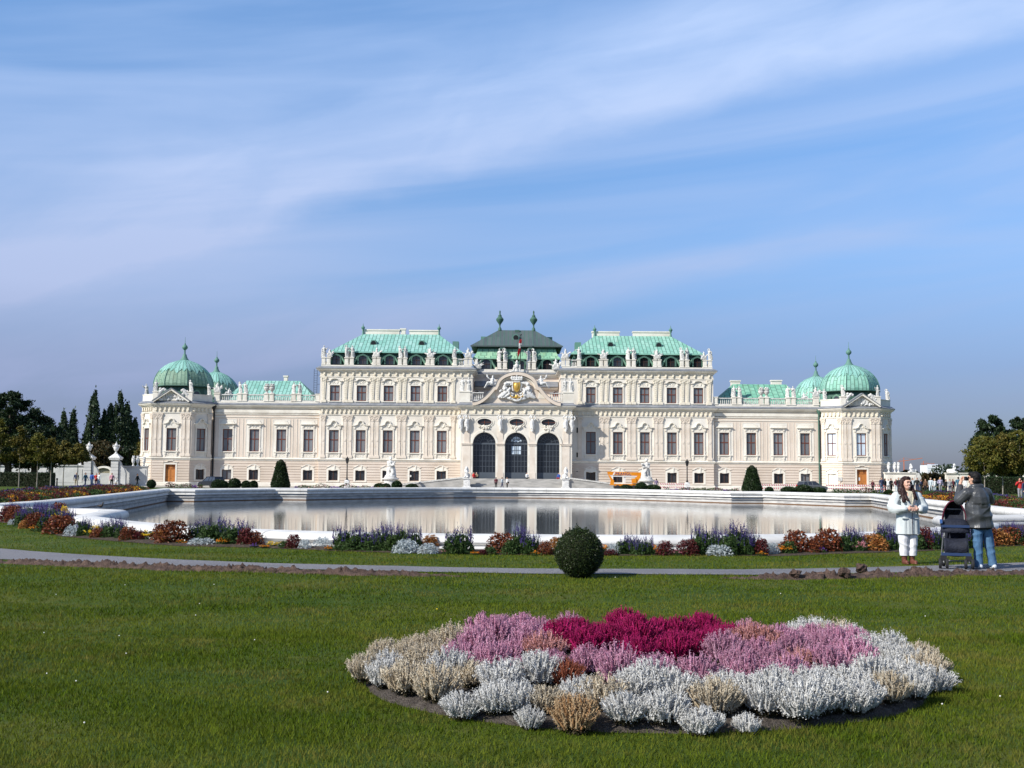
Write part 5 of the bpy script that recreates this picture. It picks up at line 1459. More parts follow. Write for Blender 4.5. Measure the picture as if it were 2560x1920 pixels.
def sit_prims(seed, s=1):
 """reclining figure leaning along a slope (s = side the legs point to)"""
 return [('e', (0, 0, .3), (.32, .26, .3), 0), ('c', (0, 0, .35), (-s * .12, 0, .85), .24, .22, 0), ('e', (-s * .14, -.03, 1.2), (.14, .15, .18), 0), ('c', (-s * .14, 0, 1.0), (-s * .14, 0, 1.1), .1, .1, 0),
   ('c', (0, -.08, .35), (s * .55, -.14, .40), .18, .14, 0), ('c', (s * .55, -.14, .40), (s * .85, -.1, -.1), .13, .09, 0), ('c', (.0, .1, .3), (s * .5, .1, .2), .18, .15, 0), ('c', (s * .5, .1, .2), (s * 1.0, .08, -.3), .13, .09, 0),
   ('c', (-s * .35, 0, .85), (-s * .6, -.1, .55), .10, .08, 0), ('c', (s * .1, 0, .85), (s * .45, -.15, .95), .1, .08, 0), ('c', (s * .45, -.15, .95), (s * .6, -.15, 1.25), .08, .06, 0), ('c', (0, .15, .2), (-s * .5, .15, .2), .25, .2, 0), ('c', (s * .6, -.1, 1.2), (s * .66, -.1, 1.5), .14, .06, 0)]
def sphinx_prims(s=1):
 return [('c', (0, .75, .35), (0, -.15, .42), .34, .32, 0), ('e', (0, .75, .3), (.4, .35, .32), 0), ('c', (-.22, -.2, .14), (-.22, -.75, .10), .15, .12, 0), ('c', (.22, -.2, .14), (.22, -.75, .10), .15, .12, 0), ('c', (0, -.2, .45), (0, -.3, .95), .3, .24, 0),
   ('e', (-.12, -.5, .8), (.13, .12, .13), 0), ('e', (.12, -.5, .8), (.13, .12, .13), 0), ('c', (0, -.3, 1.0), (0, -.34, 1.2), .12, .11, 0), ('e', (0, -.38, 1.36), (.17, .19, .21), 0), ('e', (0, -.3, 1.45), (.22, .22, .2), 0), ('c', (-.2, -.25, 1.3), (-.26, -.2, .95), .1, .12, 0), ('c', (.2, -.25, 1.3), (.26, -.2, .95), .1, .12, 0), ('e', (0, .1, .05), (.45, 1.0, .08), 0), ('c', (0, -.3, 1.6), (0, -.28, 1.72), .1, .05, 0)]
STAND = [blob('statue', stand_prims(i), .055, [M_STONE], 2, .03) for i in range(7)]
TROPHY = [blob('trophy', trophy_prims(i + 20), .055, [M_STONE], 1, .03) for i in range(3)]
SIT = {s: blob('reclining_statue', sit_prims(1, s), .055, [M_SCULPT], 2, .03) for s in (-1, 1)}
SPHINX = blob('sphinx', sphinx_prims(), .045, [M_SCULPT], 2, .03)
def urnmesh(s=1.0, mt=None, fruit=True):
 mb = MB(); mb.lathe([(.34, 0), (.34, .12), (.2, .18), (.13, .32), (.2, .42), (.42, .62), (.52, .9), (.5, 1.05), (.40, 1.15), (.56, 1.22), (.58, 1.3), (.3, 1.33)], (0, 0, 0), 12)
 if fruit:
  r = random.Random(3)
  for _ in range(16): mb.ball((r.uniform(-.35, .35), r.uniform(-.3, .3), 1.35 + r.random() * .25), r.uniform(.1, .18), 7)
 mb.v = [(x * s, y * s, z * s) for x, y, z in mb.v]
 return mb.mesh('urn', mt or M_STONE, True)
URN = urnmesh(.95)
rnd = random.Random(5)
side = {-1: 'left', 1: 'right'}
def statue(mesh, x, y, z, label, cat, group, name='statue', rz=0.0, s=1.0):
 o = put(name, mesh, None, PW(x, y, z), rz, s)
 return tag(o, label, cat, group)
k = 0
for sg in (-1, 1):
 S = side[sg]
 G = 'stone figures on the roof balustrades'
 for x, t_ in ((31.15, 'at its outer corner'), (27.45, 'on the outer pedestal pair, outer one'), (26.6, 'on the outer pedestal pair, inner one'),
     (18.85, 'on the middle pair of pedestals, outer one'), (18.0, 'on the middle pair of pedestals, inner one'), (10.0, 'alone on the pedestal near the centre')):
  statue(STAND[k % 7], sg * x, .5, 20.8, f'stone standing figure on the {S} block attic {t_}', 'statue', G, rz=rnd.uniform(-.6, .6), s=.93 + .1 * rnd.random()); k += 1
 GT = 'stone armour trophies on the attic'
 for x, t_ in ((30.2, 'next to its outer corner figure'), (22.62, 'between its standing pairs'), (13.97, 'nearest the centre'), (7.85, 'at its inner end')):
  statue(TROPHY[k % 3], sg * x, .5, 20.8, f'spiky stone armour trophy on the {S} block attic, {t_}', 'trophy', GT, 'armour_trophy', rnd.uniform(-.2, .2), .98 if x < 30 else .8); k += 1
 for x, t_ in ((44.55, 'outer pedestal pair, outer figure'), (43.7, 'outer pedestal pair, inner figure'), (35.85, 'inner pedestal pair, outer figure'), (35.0, 'inner pedestal pair, inner figure')):
  statue(STAND[k % 7], sg * x, .6, 14.87, f'stone standing figure before the {S} wing roof, {t_}', 'statue', G, rz=rnd.uniform(-.6, .6), s=.95); k += 1
 for x, t_ in ((40.25, 'outer'), (39.4, 'inner')):
  statue(URN, sg * x, .6, 14.87, f'stone urn heaped with fruit on the {S} wing balustrade, {t_} of the two', 'urn', 'fruit urns on the wing balustrades', 'urn')
 statue(TROPHY[0], sg * 48.2, .6, 14.87, f'stone armour trophy where {S} wing balustrade meets pavilion', 'trophy', GT, 'armour_trophy', 0, 1.0)
 statue(SIT[sg], sg * 46.4, .7, 14.75, f'small seated stone figure on the {S} wing rail beside the pavilion', 'statue', G, 'reclining_statue', 0, .7)
 C = sg * 54.4
 for x, y, t_ in ((C - 2.75, -2.4, 'left end of its pediment'), (C + 2.75, -2.4, 'right end of its pediment'), (C - sg * -5.2, .3, 'outer corner'), (C - sg * 4.9, .3, 'inner corner')):
  pz = 14.9 if abs(abs(x - C) - 2.75) < .1 else 14.5
  statue(STAND[k % 7], x, y, pz, f'small stone figure on the {S} pavilion parapet at the {t_}', 'statue', G, rz=rnd.uniform(-.6, .6), s=.92); k += 1
 # portico corner group and pediment figures
 for x, t_ in ((7.65, 'inner'), (8.6, 'outer')):
  statue(STAND[(k + 2) % 7], sg * x, YP + .65, 15.25, f'{t_} of two stone figures on the terrace pedestal {S} of the curved pediment', 'statue', G, rz=rnd.uniform(-.4, .4), s=1.1); k += 1
 statue(SIT[sg], sg * 3.95, YP - .15, 16.15, f'reclining white figure on the {S} shoulder of the curved pediment', 'statue', G, 'reclining_statue', 0, 1.15)
 for x, t_ in ((2.9, 'outer'), (1.95, 'inner')):
  statue(STAND[(k + 1) % 7], sg * x, 7.9, 21.1, f'{t_} stone figure of the {S} pair before the central roof', 'statue', G, rz=rnd.uniform(-.5, .5), s=1.12); k += 1
 statue(TROPHY[(k + 1) % 3], sg * 6.6, 7.6, 19.6, f'stone trophy low at the {S} foot of the central roof', 'trophy', GT, 'armour_trophy', 0, 1.15)
 statue(SPHINX, sg * 7.5, YP - 5.3, 1.65, f'white stone sphinx on the pedestal at the {S} side of the entrance steps', 'sphinx', 'sphinxes by the entrance steps', 'sphinx', sg * .15, 1.0)
# urn with two putti on top of the curved pediment
p = [('c', (-.5, 0, .2), (-.85, -.1, .05), .16, .1, 0), ('c', (-.45, 0, .3), (-.4, 0, .75), .17, .15, 0), ('e', (-.42, -.03, .98), (.13, .14, .15), 0), ('c', (-.35, 0, .75), (-.15, -.1, 1.1), .08, .06, 0), ('c', (.5, 0, .2), (.9, -.1, .05), .16, .1, 0), ('c', (.45, 0, .3), (.48, 0, .8), .17, .15, 0), ('e', (.5, -.03, 1.02), (.13, .14, .15), 0),
  ('c', (.45, 0, .8), (.2, -.1, 1.15), .08, .06, 0), ('c', (0, 0, 0), (0, 0, .5), .35, .2, 0), ('e', (0, 0, .95), (.36, .34, .45), 0), ('e', (0, 0, 1.5), (.3, .3, .14), 0), ('e', (0, 0, 1.72), (.16, .16, .2), 0), ('c', (-1.0, 0, .0), (1.0, 0, .0), .16, .16, 0), ('c', (-.6, .1, .2), (-1.2, .1, -.3), .12, .08, 0), ('c', (.6, .1, .2), (1.2, .1, -.3), .12, .08, 0)]
statue(blob('urn_group', p, .055, [M_STONE], 1, .03), 0, YP + .1, 18.3, 'grey stone urn held by two small figures on top of the curved pediment', 'sculpture', None, 'urn_group')
# flag hanging from a pole on the attic
fl = tag(empty('flag', PW(.25, 6.8, 19.4)), 'red and white flag hanging limp on a slanting pole above the curved pediment', 'flag')
M_RED = mat('flag_red', (.42, .02, .03), (.5, .03, .04), 4, .7); M_WHITE = mat('flag_white', (.75, .73, .72), None, 1, .7)
mb = MB(); mb.tube([(.35, 0, 0), (.42, 0, 6.1)], .07, 6); mb.ball((.42, 0, 6.1), .16, 8); mb.build('pole', M_IRON, fl)
v = []; fs = []; mi = []
for i in range(25):
 z = 5.3 - 5.2 * i / 24; c = .38 - .95 * (i / 24) ** 1.4
 for j in range(9):
  u = j / 8 - .5; w = (.17 if i < 12 else .09) + .05 * math.sin(i * .7)
  v.append((c + u * w * 2, -.12 + .12 * math.sin(j * 1.9 + i * .35), z))
for i in range(24):
 for j in range(8):
  a = i * 9 + j; fs.append((a, a + 1, a + 10, a + 9)); mi.append(1 if 3 <= i < 7 else 0)
put('cloth', npmesh('cloth', v, fs, [M_RED, M_WHITE], True, mi), fl)
# scaffold ladder leaning at the outer corner of the left block
lad = MB(); xl, yl = -32.6, 1.6
for dx in (-.25, .25): lad.tube([(xl + dx, yl, 13.8), (xl + dx, yl, 19.0)], .035, 5)
for i in range(13): lad.tube([(xl - .25, yl, 14.1 + i * .38), (xl + .25, yl, 14.1 + i * .38)], .025, 4)
for i in range(3): lad.tube([(xl + .25, yl, 15 + i * 1.5), (xl + .95, yl, 15 + i * 1.5)], .03, 4)
o = lad.build('ladder', M_IRON, None); o.location = (PX0, PY0, PZ0)
tag(o, 'thin dark metal ladder standing at the outer corner of the left tall block', 'ladder')
# the two large statues on the forecourt, on drum pedestals
def big_statue(px, flip, label):
 b = at(px, 1214, 168); x = b.x; z0 = gz(x, 168)
 t = tag(empty('statue', (x, 168, z0)), label, 'statue', 'large statues on round pedestals before the palace')
 mb = MB(); mb.lathe([(1.15, 0), (1.15, .25), (.98, .32), (.95, 1.15), (1.05, 1.22), (1.25, 1.3), (1.25, 1.45), (1.0, 1.5), (.85, 1.75)], (0, 0, 0), 18); mb.build('pedestal', M_STONE, t, True)
 s = flip
 p = [('e', (0, 0, 1.8), (.85, .7, .25), 0), ('c', (-.25 * s, .1, 1.9), (-.15 * s, 0, 2.9), .2, .28, 0), ('c', (.35 * s, -.2, 1.9), (.4 * s, -.25, 2.45), .17, .2, 0), ('c', (.4 * s, -.25, 2.45), (.05 * s, 0, 2.95), .22, .28, 0), ('e', (0, 0, 3.0), (.4, .34, .34), 0),
   ('c', (0, 0, 3.0), (-.08 * s, -.02, 3.75), .33, .36, 0), ('c', (-.4 * s, 0, 3.9), (.28 * s, 0, 3.9), .18, .18, 0), ('c', (-.08 * s, 0, 3.95), (-.05 * s, -.03, 4.2), .13, .12, 0), ('e', (.02 * s, -.08, 4.42), (.19, .22, .25), 0), ('e', (-.02 * s, .02, 4.5), (.25, .24, .22), 0),
   ('c', (-.42 * s, 0, 3.85), (-.35 * s, -.25, 3.35), .16, .13, 0), ('c', (-.35 * s, -.25, 3.35), (.4 * s, -.4, 3.4), .13, .10, 0), ('c', (.3 * s, 0, 3.85), (.5 * s, -.2, 3.35), .16, .13, 0), ('c', (.5 * s, -.2, 3.35), (.68 * s, -.35, 3.75), .12, .09, 0), ('e', (.62 * s, -.35, 3.8), (.17, .15, .2), 0),
   ('c', (.5 * s, .1, 3.2), (.62 * s, .1, 1.9), .14, .24, 0), ('c', (-.3 * s, .2, 3.0), (-.4 * s, .25, 1.95), .25, .3, 0), ('e', (.3 * s, -.3, 2.2), (.3, .25, .3), 0)]
 put('figure', blob('figure', [(q[0],) + tuple(tuple(v2 - (0, 0, 0)[i] for i, v2 in enumerate(a)) if isinstance(a, tuple) else a for a in q[1:]) for q in p], .06, [M_STONE], 2, .05), t)
 return t
big_statue(976, 1, 'large grey standing figure on a round pedestal left of the entrance steps')
big_statue(1616, -1, 'large grey standing figure on a round pedestal beside the orange lift')
# street lamps
def lamp(px, label, copy=None):
 b = at(px, 1214, 166); z0 = gz(b.x, 166)
 if copy: t = copy_tree(copy); t.location = (b.x, 166, z0); t['label'] = label; return t
 t = tag(empty('street_lamp', (b.x, 166, z0)), label, 'street lamp', 'old lamp posts before the palace')
 mb = MB(); mb.box(-.42, .42, -.42, .42, 0, .5); mb.box(-.34, .34, -.34, .34, .5, 1.0); mb.lathe([(.38, 1.0), (.34, 1.1), (.2, 1.2)], (0, 0, 0), 8); mb.build('base', M_SCULPT, t)
 mb = MB(); mb.lathe([(.22, 1.15), (.22, 1.25), (.12, 1.4), (.09, 1.6), (.075, 3.2), (.12, 3.25), (.07, 3.35), (.06, 3.55), (.15, 3.62)], (0, 0, 0), 8); mb.build('post', M_IRON, t)
 mb = MB(); mb.lathe([(.15, 3.6), (.27, 4.15), (.3, 4.2), (.16, 4.4), (.12, 4.42), (.05, 4.6)], (0, 0, 0), 6); mb.build('lantern', M_IRON, t)
 mb = MB(); mb.lathe([(.17, 3.66), (.26, 4.1)], (0, 0, 0), 6, 0, .3); mb.build('lantern_glass', M_GLASSD, t)
 return t
l1 = lamp(867, 'black street lamp on a white base before the left block of the palace')
lamp(1718, 'black street lamp on a white base before the right block of the palace', l1)
# ================================================================== vegetation
def leaves(C, size, rng, aspect=1.6, up=0.0, fold=True, jit=.35):
 """leaf quads at centres C (n,3)"""
 n = len(C); C = np.asarray(C, float)
 a = rng.normal(size=(n, 3)); a /= np.linalg.norm(a, axis=1)[:, None]
 b = rng.normal(size=(n, 3)); b[:, 2] += up; b -= a * (a * b).sum(1)[:, None]; b /= np.linalg.norm(b, axis=1)[:, None]
 s = (size * (1 + jit * rng.uniform(-1, 1, n)))[:, None]
 V = np.zeros((n, 4, 3))
 V[:, 0] = C - b * s * aspect; V[:, 1] = C + a * s * .55; V[:, 2] = C + b * s * aspect; V[:, 3] = C - a * s * .55
 return V.reshape(-1, 3), np.arange(n * 4).reshape(n, 4)
def merge(parts):
 Vs, Fs, M, k = [], [], [], 0
 for V, Fc, mi in parts:
  Vs.append(V); Fs.append(np.asarray(Fc) + k); M.append(np.full(len(Fc), mi)); k += len(V)
 return np.concatenate(Vs), np.concatenate(Fs), np.concatenate(M)
M_BARK = mat('bark', (.05, .038, .03), (.10, .08, .06), 6, .9, .5, 20)
M_BARKP = mat('pale_bark', (.20, .18, .15), (.30, .27, .23), 6, .9, .4, 20)
LF = {'dark': leafmat('dark_foliage', (.012, .026, .010), (.030, .050, .018), .18, .5, .4),
  'olive': leafmat('olive_foliage', (.070, .082, .016), (.165, .125, .026), .3, .6, .4),
  'poplar': leafmat('poplar_foliage', (.024, .046, .023), (.056, .082, .036), .22, .55, .35),
  'brown': leafmat('brown_green_foliage', (.03, .038, .014), (.085, .055, .022), .25, .6, .35),
  'far': leafmat('distant_foliage', (.030, .050, .030), (.055, .075, .045), .2, .7, .3),
  'yew': leafmat('yew_foliage', (.010, .026, .008), (.026, .048, .014), .12, .5, .4),
  'box': leafmat('box_foliage', (.011, .026, .006), (.034, .050, .010), .15, .45, .5, spec=.3),
  'yellowgreen': leafmat('autumn_lime_foliage', (.080, .100, .018), (.175, .150, .028), .35, .6, .35)}
def crown_pts(rng, n, prof, h0, h1, rad, clumps, spread, flat=1.0):
 """leaf centres gathered in clumps inside a crown of revolution; prof(u) gives relative radius at relative height u"""
 cc = []
 while len(cc) < clumps:
  u = rng.random(); r = prof(u) * rad; a = rng.uniform(0, 2 * PI); q = math.sqrt(rng.uniform(.25, 1.0)) * r
  if r < .02: continue
  cc.append((q * math.cos(a), q * math.sin(a) * flat, h0 + (h1 - h0) * u, max(.25, prof(u))))
 cc = np.array(cc)
 i = rng.integers(0, clumps, n)
 aniso = np.array(spread if isinstance(spread, tuple) else (spread, spread, spread * .8))
 sp = rng.uniform(.5, 1.15, clumps)[i][:, None] * np.clip(cc[i, 3:4], .4, 1)
 P = cc[i, :3] + rng.normal(size=(n, 3)) * sp * aniso
 return P
def tree(name, x, y, label, cat, group, lf, h, crown0, rad, n, size, seed, prof, clumps=40, trunk=.2, limbs=6, bark=None, spread=.5, up=0.0, z=None):
 rng = np.random.default_rng(seed); rnd = random.Random(seed)
 z = gz(x, y) if z is None else z
 t = tag(empty(name, (x, y, z)), label, cat, group)
 mb = MB()
 hm = crown0 + (h - crown0) * .75
 pts_ = [(0, 0, -.1)] + [(rnd.uniform(-.06, .06) * h * .1, rnd.uniform(-.06, .06) * h * .1, hm * q) for q in (.25, .5, .75, 1)]
 mb.tube(pts_, [trunk * 1.25, trunk, trunk * .8, trunk * .5, trunk * .15], 8)
 for k in range(limbs):
  zz = crown0 * .9 + (hm - crown0) * rnd.uniform(0, .75); a = rnd.uniform(0, 2 * PI); l = rad * rnd.uniform(.5, .9) * prof(min(.95, max(.05, (zz - crown0) / (h - crown0) + .1)))
  mb.tube([(0, 0, zz), (math.cos(a) * l * .5, math.sin(a) * l * .5, zz + l * .45), (math.cos(a) * l, math.sin(a) * l, zz + l * .75)], [trunk * .4, trunk * .25, trunk * .08], 5)
 mb.build('trunk', bark or M_BARK, t, True)
 P = crown_pts(rng, n, prof, crown0, h, rad, clumps, spread)
 V, Fc = leaves(P, np.full(n, size), rng, 1.4, up)
 put('crown', npmesh('crown', V, Fc, LF[lf]), t)
 return t
ball_p = lambda u: math.sqrt(max(0, 1 - (2 * u - 1) ** 2)) * (1.0 if u < .5 else 1 - .12 * (u - .5))
dome_p = lambda u: (1 - u ** 2.2) ** .7 * min(1, .55 + u * 2.2)
pop_p = lambda u: min(1, .5 + 1.6 * u) * (1 - u ** 3.2) ** .9 * (1 - .15 * u) + .03
lime_p = lambda u: min(1, .5 + 2.5 * u) * (1 - u) ** .55
GX = lambda px, py, Y: at(px, py, Y).x
# --- left side: big dark trees, young limes, poplars
TD = 'big dark trees beside the palace'
for px, top, rad, Y, lb in ((28, 982, 4.9, 140, 'tallest dark broad tree at the left edge, behind the young limes'), (92, 1035, 4.2, 141, 'lower dark tree right of the tallest one at the left edge'), (-48, 1000, 4.6, 140, 'dark tree cut off by the left edge of the view')):
 p = at(px, top, Y)
 tree('broad_tree', p.x, Y, lb, 'tree', TD, 'dark', p.z - gz(p.x, Y), 2.6, rad, 15000, .16, px + 100, dome_p, 80, .42, 8, None, .62, .6)
YL = 'young lime trees in a row'
for i, (px, top) in enumerate(((5, 1050), (53, 1068), (97, 1085), (131, 1098), (162, 1105), (197, 1112))):
 p = at(px, top, 118)
 tree('young_lime', p.x, 118, f'young yellow-green lime tree, {ordinal(i)} from the left edge of its row before the garden wall', 'tree', YL, ('olive' if i % 2 else 'yellowgreen') if i < 4 else 'olive', p.z - gz(p.x, 118), 2.7, 1.35, 4200, .10, 300 + i, lime_p, 60, .055, 5, M_BARKP, .27)
PG = 'dark poplars behind the left gate'
for i, (px, top, rad, lb) in enumerate(((160, 1035, .95, 'slim distant poplar, left of the separate pair'), (181, 1033, 1.0, 'slim distant poplar, right of the separate pair'), (232, 984, 1.5, 'tall spiky poplar behind the left gate pillar'), (213, 1062, 1.1, 'short poplar at the left foot of the tall spiky one'),
       (250, 1030, 1.2, 'middling poplar between the two tall ones'), (264, 1012, 1.2, 'poplar just left of the tallest poplar'), (286, 983, 1.7, 'tallest poplar, straight above the right gate pillar'), (302, 1010, 1.3, 'poplar just right of the tallest poplar'), (318, 1050, 1.0, 'short outermost poplar nearest the palace'))):
 Y = 230
 p = at(px, top, Y)
 tree('poplar', p.x, Y + i * .6, lb, 'tree', PG, 'poplar', p.z + .6, 1.0, rad * 1.15, 5200, .22, 500 + i, pop_p, 150, .25, 5, None, (.40, .40, 1.1), 1.5, z=-.5)
BG = 'trees behind the left garden wall'
for i, (px, top, rad, lf, lb) in enumerate(((262, 1102, 3.0, 'brown', 'brownish broad tree behind the arched gate wall'), (225, 1112, 2.2, 'brown', 'brown-green tree behind the left gate pillar'), (318, 1118, 2.3, 'dark', 'dark bush-like tree right of the right gate pillar'), (346, 1108, 1.6, 'olive', 'olive green tree touching the left pavilion'),
           (190, 1120, 2.4, 'brown', 'low brown-green tree behind the white wall left of the gate'), (140, 1112, 2.6, 'dark', 'low dark tree behind the wall under the slim poplar pair'))):
 Y = 205
 p = at(px, top, Y)
 tree('garden_tree', p.x, Y + i * .7, lb, 'tree', BG, lf, p.z + .6, 1.4, rad, 4200, .20, 700 + i, ball_p, 40, .2, 4, None, .55, z=-.5)
# --- right side
for px, top, rad, Y, lb in ((2478, 1042, 3.6, 141, 'dark round tree behind the yellow-green limes, left of the pair on the right'), (2546, 1046, 3.4, 142, 'dark round tree at the right edge behind the limes'), (2512, 1085, 2.6, 144, 'dark tree between the two tall dark trees on the right'), (2610, 1040, 3.6, 141, 'dark tree cut off by the right edge of the view')):
 p = at(px, top, Y)
 tree('broad_tree', p.x, Y, lb, 'tree', TD, 'dark', p.z - gz(p.x, Y), 2.4, rad, 11000, .16, px + 100, dome_p, 70, .34, 8, None, .55, .6)
for i, (px, top, rad) in enumerate(((2458, 1094, 2.0), (2503, 1088, 2.0), (2548, 1080, 2.0), (2596, 1080, 1.8))):
 p = at(px, top, 120)
 tree('young_lime', p.x, 120, f'autumn yellow-green lime tree on a thin trunk, {ordinal(i)} from the left in the right-hand row', 'tree', YL, 'yellowgreen' if i % 2 == 0 else 'olive', p.z - gz(p.x, 120), 2.2, rad, 7000, .11, 330 + i, ball_p, 70, .06, 5, M_BARKP, .3)
for i, (px, top, rad, Y, lf, lb) in enumerate(((2335, 1184, 2.0, 200, 'brown', 'brown bush-like tree in the gap of the right garden wall'), (2266, 1178, 1.3, 215, 'brown', 'brownish tree behind the urns of the right wall'), (2374, 1176, 1.4, 215, 'dark', 'dark tree behind the sphinx on the right wall'), (2292, 1180, 1.4, 230, 'dark', 'dark low tree between the white building and the urns'), (2312, 1186, 1.3, 205, 'brown', 'small brown tree left of the brown bush-like tree in the wall gap'))):
 p = at(px, top, Y)
 tree('garden_tree', p.x, Y, lb, 'tree', 'trees behind the right garden wall', lf, p.z + .5, .2, rad, 3000, .16, 760 + i, ball_p, 36, .2, 4, None, .3, z=-.5)
# far wooded ridge that closes the view
rng = np.random.default_rng(9)
def ridge(name, x0, x1, Y, zf, n, size, lf):
 xs = rng.uniform(x0, x1, n); u = rng.random(n) ** .6
 zz = np.array([zf(a) for a in xs]) * u * (1 + .18 * np.sin(xs * .13) + .12 * np.sin(xs * .41 + 1) + .1 * np.sin(xs * .9))
 P = np.stack([xs, Y + rng.uniform(0, 25, n), zz - .5], 1)
 V, Fc = leaves(P, np.full(n, size), rng, 1.2)
 o = put(name, npmesh(name, V, Fc, LF[lf])); return o
tag(ridge('far_woods', 120, 260, 430, lambda a: 3.2 if a < 168 else 6.2, 9000, .7, 'far'), 'far blue-green belt of woods on the horizon at the right', 'woods', kind='stuff')
tag(ridge('far_woods', -330, -140, 430, lambda a: 4.2, 9000, .8, 'far'), 'far belt of woods on the horizon at the left', 'woods', kind='stuff')
# --- clipped plants: dense leaf shell over a dark core
def clipped(name, shape, n, size, lf, seed, core=.86, rough=.038):
 """shape(u, v) -> point on the surface; n leaves"""
 rng = np.random.default_rng(seed)
 P = np.array([shape(a, b) for a, b in rng.random((n, 2))])
 c = np.array([0, 0, P[:, 2].mean()])
 d = P - c
 P = c + d * (1 + rough * rng.normal(size=(n, 1)) - .02)
 return leaves(P, np.full(n, size), rng, 1.3)
def ballshape(r, sq=1.0):
 def f(a, b):
  z = 1 - 2 * b; q = math.sqrt(max(0, 1 - z * z)); t = 2 * PI * a
  return (r * q * math.cos(t), r * q * math.sin(t), r * sq * (z + 1))
 return f
def coneshape(r, h, rt):
 def f(a, b):
  u = 1 - math.sqrt(1 - b * .985); t = 2 * PI * a
  rr = (r + (rt - r) * u ** .85) * (1 if u < .93 else math.sqrt(max(0, 1 - ((u - .93) / .07) ** 2)))
  rr *= .78 + .22 * min(1, u / .12)
  return (rr * math.cos(t), rr * math.sin(t), h * u)
 return f
def topiary(name, x, y, shape, h, r, n, size, lf, label, cat, group, seed, mesh=None, core=None):
 z = gz(x, y)
 V, Fc = clipped(name, shape, n, size, lf, seed)
 o = put(name, npmesh(name, V, Fc, LF[lf]), None, (x, y, z))
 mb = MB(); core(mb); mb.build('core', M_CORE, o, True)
 return tag(o, label, cat, group)
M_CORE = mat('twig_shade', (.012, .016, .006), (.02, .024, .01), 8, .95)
# the clipped ball in front of the path
p = gnd(1448, 1451)
rb_ = .378
def ballcore(r): return lambda mb: mb.ball((0, 0, r), r * .93, 18)
o = topiary('box_ball', p.x, p.y, ballshape(rb_), 0, 0, 15000, .0105, 'box', 'dark green clipped box ball standing on the lawn before the path', 'bush', None, 21, core=ballcore(rb_))
rng = np.random.default_rng(8)
Ps = []
for k in range(26):          # untrimmed shoots on the crown
 a = rng.uniform(0, 2 * PI); q = rng.uniform(0, .30); b = np.array([q * math.cos(a), q * math.sin(a), rb_ + math.sqrt(max(.01, rb_ ** 2 - q * q))]); L_ = rng.uniform(.02, .085) * (1.3 if k < 5 else .8)
 for j in range(12): Ps.append(b + np.array([rng.normal() * .006, rng.normal() * .006, L_ * j / 11]))
V, Fc = leaves(np.array(Ps), np.full(len(Ps), .010), rng, 1.5, .5); put('shoots', npmesh('shoots', V, Fc, LF['box']), o)
# cones and balls before the palace
for px, base, top, w, lb in ((701, 1216, 1146, 52, 'tall dark yew cone before the left wing'), (1880, 1227, 1161, 55, 'tall dark yew cone before the right wing')):
 Y = 158; b = at(px, base, Y); z0 = gz(b.x, Y); h = at(px, top, Y).z - z0; r = w / 2 * Y / F
 topiary('yew_cone', b.x, Y, coneshape(r, h, r * .30), h, r, 9000, .11, 'yew', lb, 'topiary', 'yew cones before the palace', px,
   core=lambda mb, r=r, h=h: mb.lathe([(r * .7, 0), (r * .9, h * .1), (r * .6, h * .5), (r * .3, h * .9), (r * .12, h * .97)], (0, 0, 0), 16))
BB = 'clipped bushes behind the far pool rim'
bl = [(586, 1196, 1222, 31, 'largest round clipped bush left of the left yew cone'), (545, 1199, 1222, 32, 'clipped bush right behind the dark car'), (558, 1202, 1222, 24, 'bush half hidden left of the largest round bush'), (615, 1202, 1222, 22, 'round bush right of the largest, left one of two touching'), (634, 1202, 1222, 20, 'round bush, right one of two touching, nearest the left yew cone'),
  (692, 1209, 1222, 20, 'small round bush at the left foot of the left yew cone'), (992, 1202, 1218, 25, 'round bush beside the round pedestal of the left large statue'), (948, 1209, 1218, 26, 'flat bush left of the left large statue, left one'), (965, 1209, 1218, 22, 'flat bush left of the left large statue, right one'), (1030, 1210, 1218, 30, 'flat bush before the left ramp wall'),
  (1565, 1212, 1222, 32, 'low bush under the orange lift'), (1603, 1206, 1223, 30, 'round bush at the foot of the right large statue'), (1632, 1212, 1224, 40, 'wide low bush right of the right large statue'), (1923, 1218, 1230, 20, 'small round bush right of the right yew cone'), (1972, 1217, 1230, 38, 'wide low bush left of the grey car'), (2009, 1212, 1232, 42, 'round bush in front of the grey car'), (2046, 1219, 1232, 38, 'low bush at the bonnet of the grey car'),
  (2222, 1226, 1240, 22, 'dark bush at the bend of the right pool rim')]
for px, top, base, w, lb in bl:
 Y = 150 if px < 2200 else 100
 b = at(px, base, Y); z0 = gz(b.x, Y); h = at(px, top, Y).z - z0; r = w / 2 * Y / F
 def sh(a, b_, r=r, h=h):
  z = 1 - 1.6 * b_; q = math.sqrt(max(0, 1 - z * z)); t = 2 * PI * a; return (r * q * math.cos(t), r * q * math.sin(t), h * (z + .6) / 1.6)
 topiary('round_bush', b.x, Y, sh, h, r, 1600, .085, 'yew', lb, 'bush', BB, px, core=lambda mb, r=r, h=h: mb.ball((0, 0, h * .4), (r * .9, r * .9, h * .56), 12))
p = gnd(378, 1222); p = at(378, 1223, 118)
topiary('round_bush', p.x, 118, ballshape(.45, 1.0), 0, 0, 1800, .05, 'yew', 'small round bush right of the left flower bank, near the orange door', 'bush', BB, 31, core=ballcore(.45))
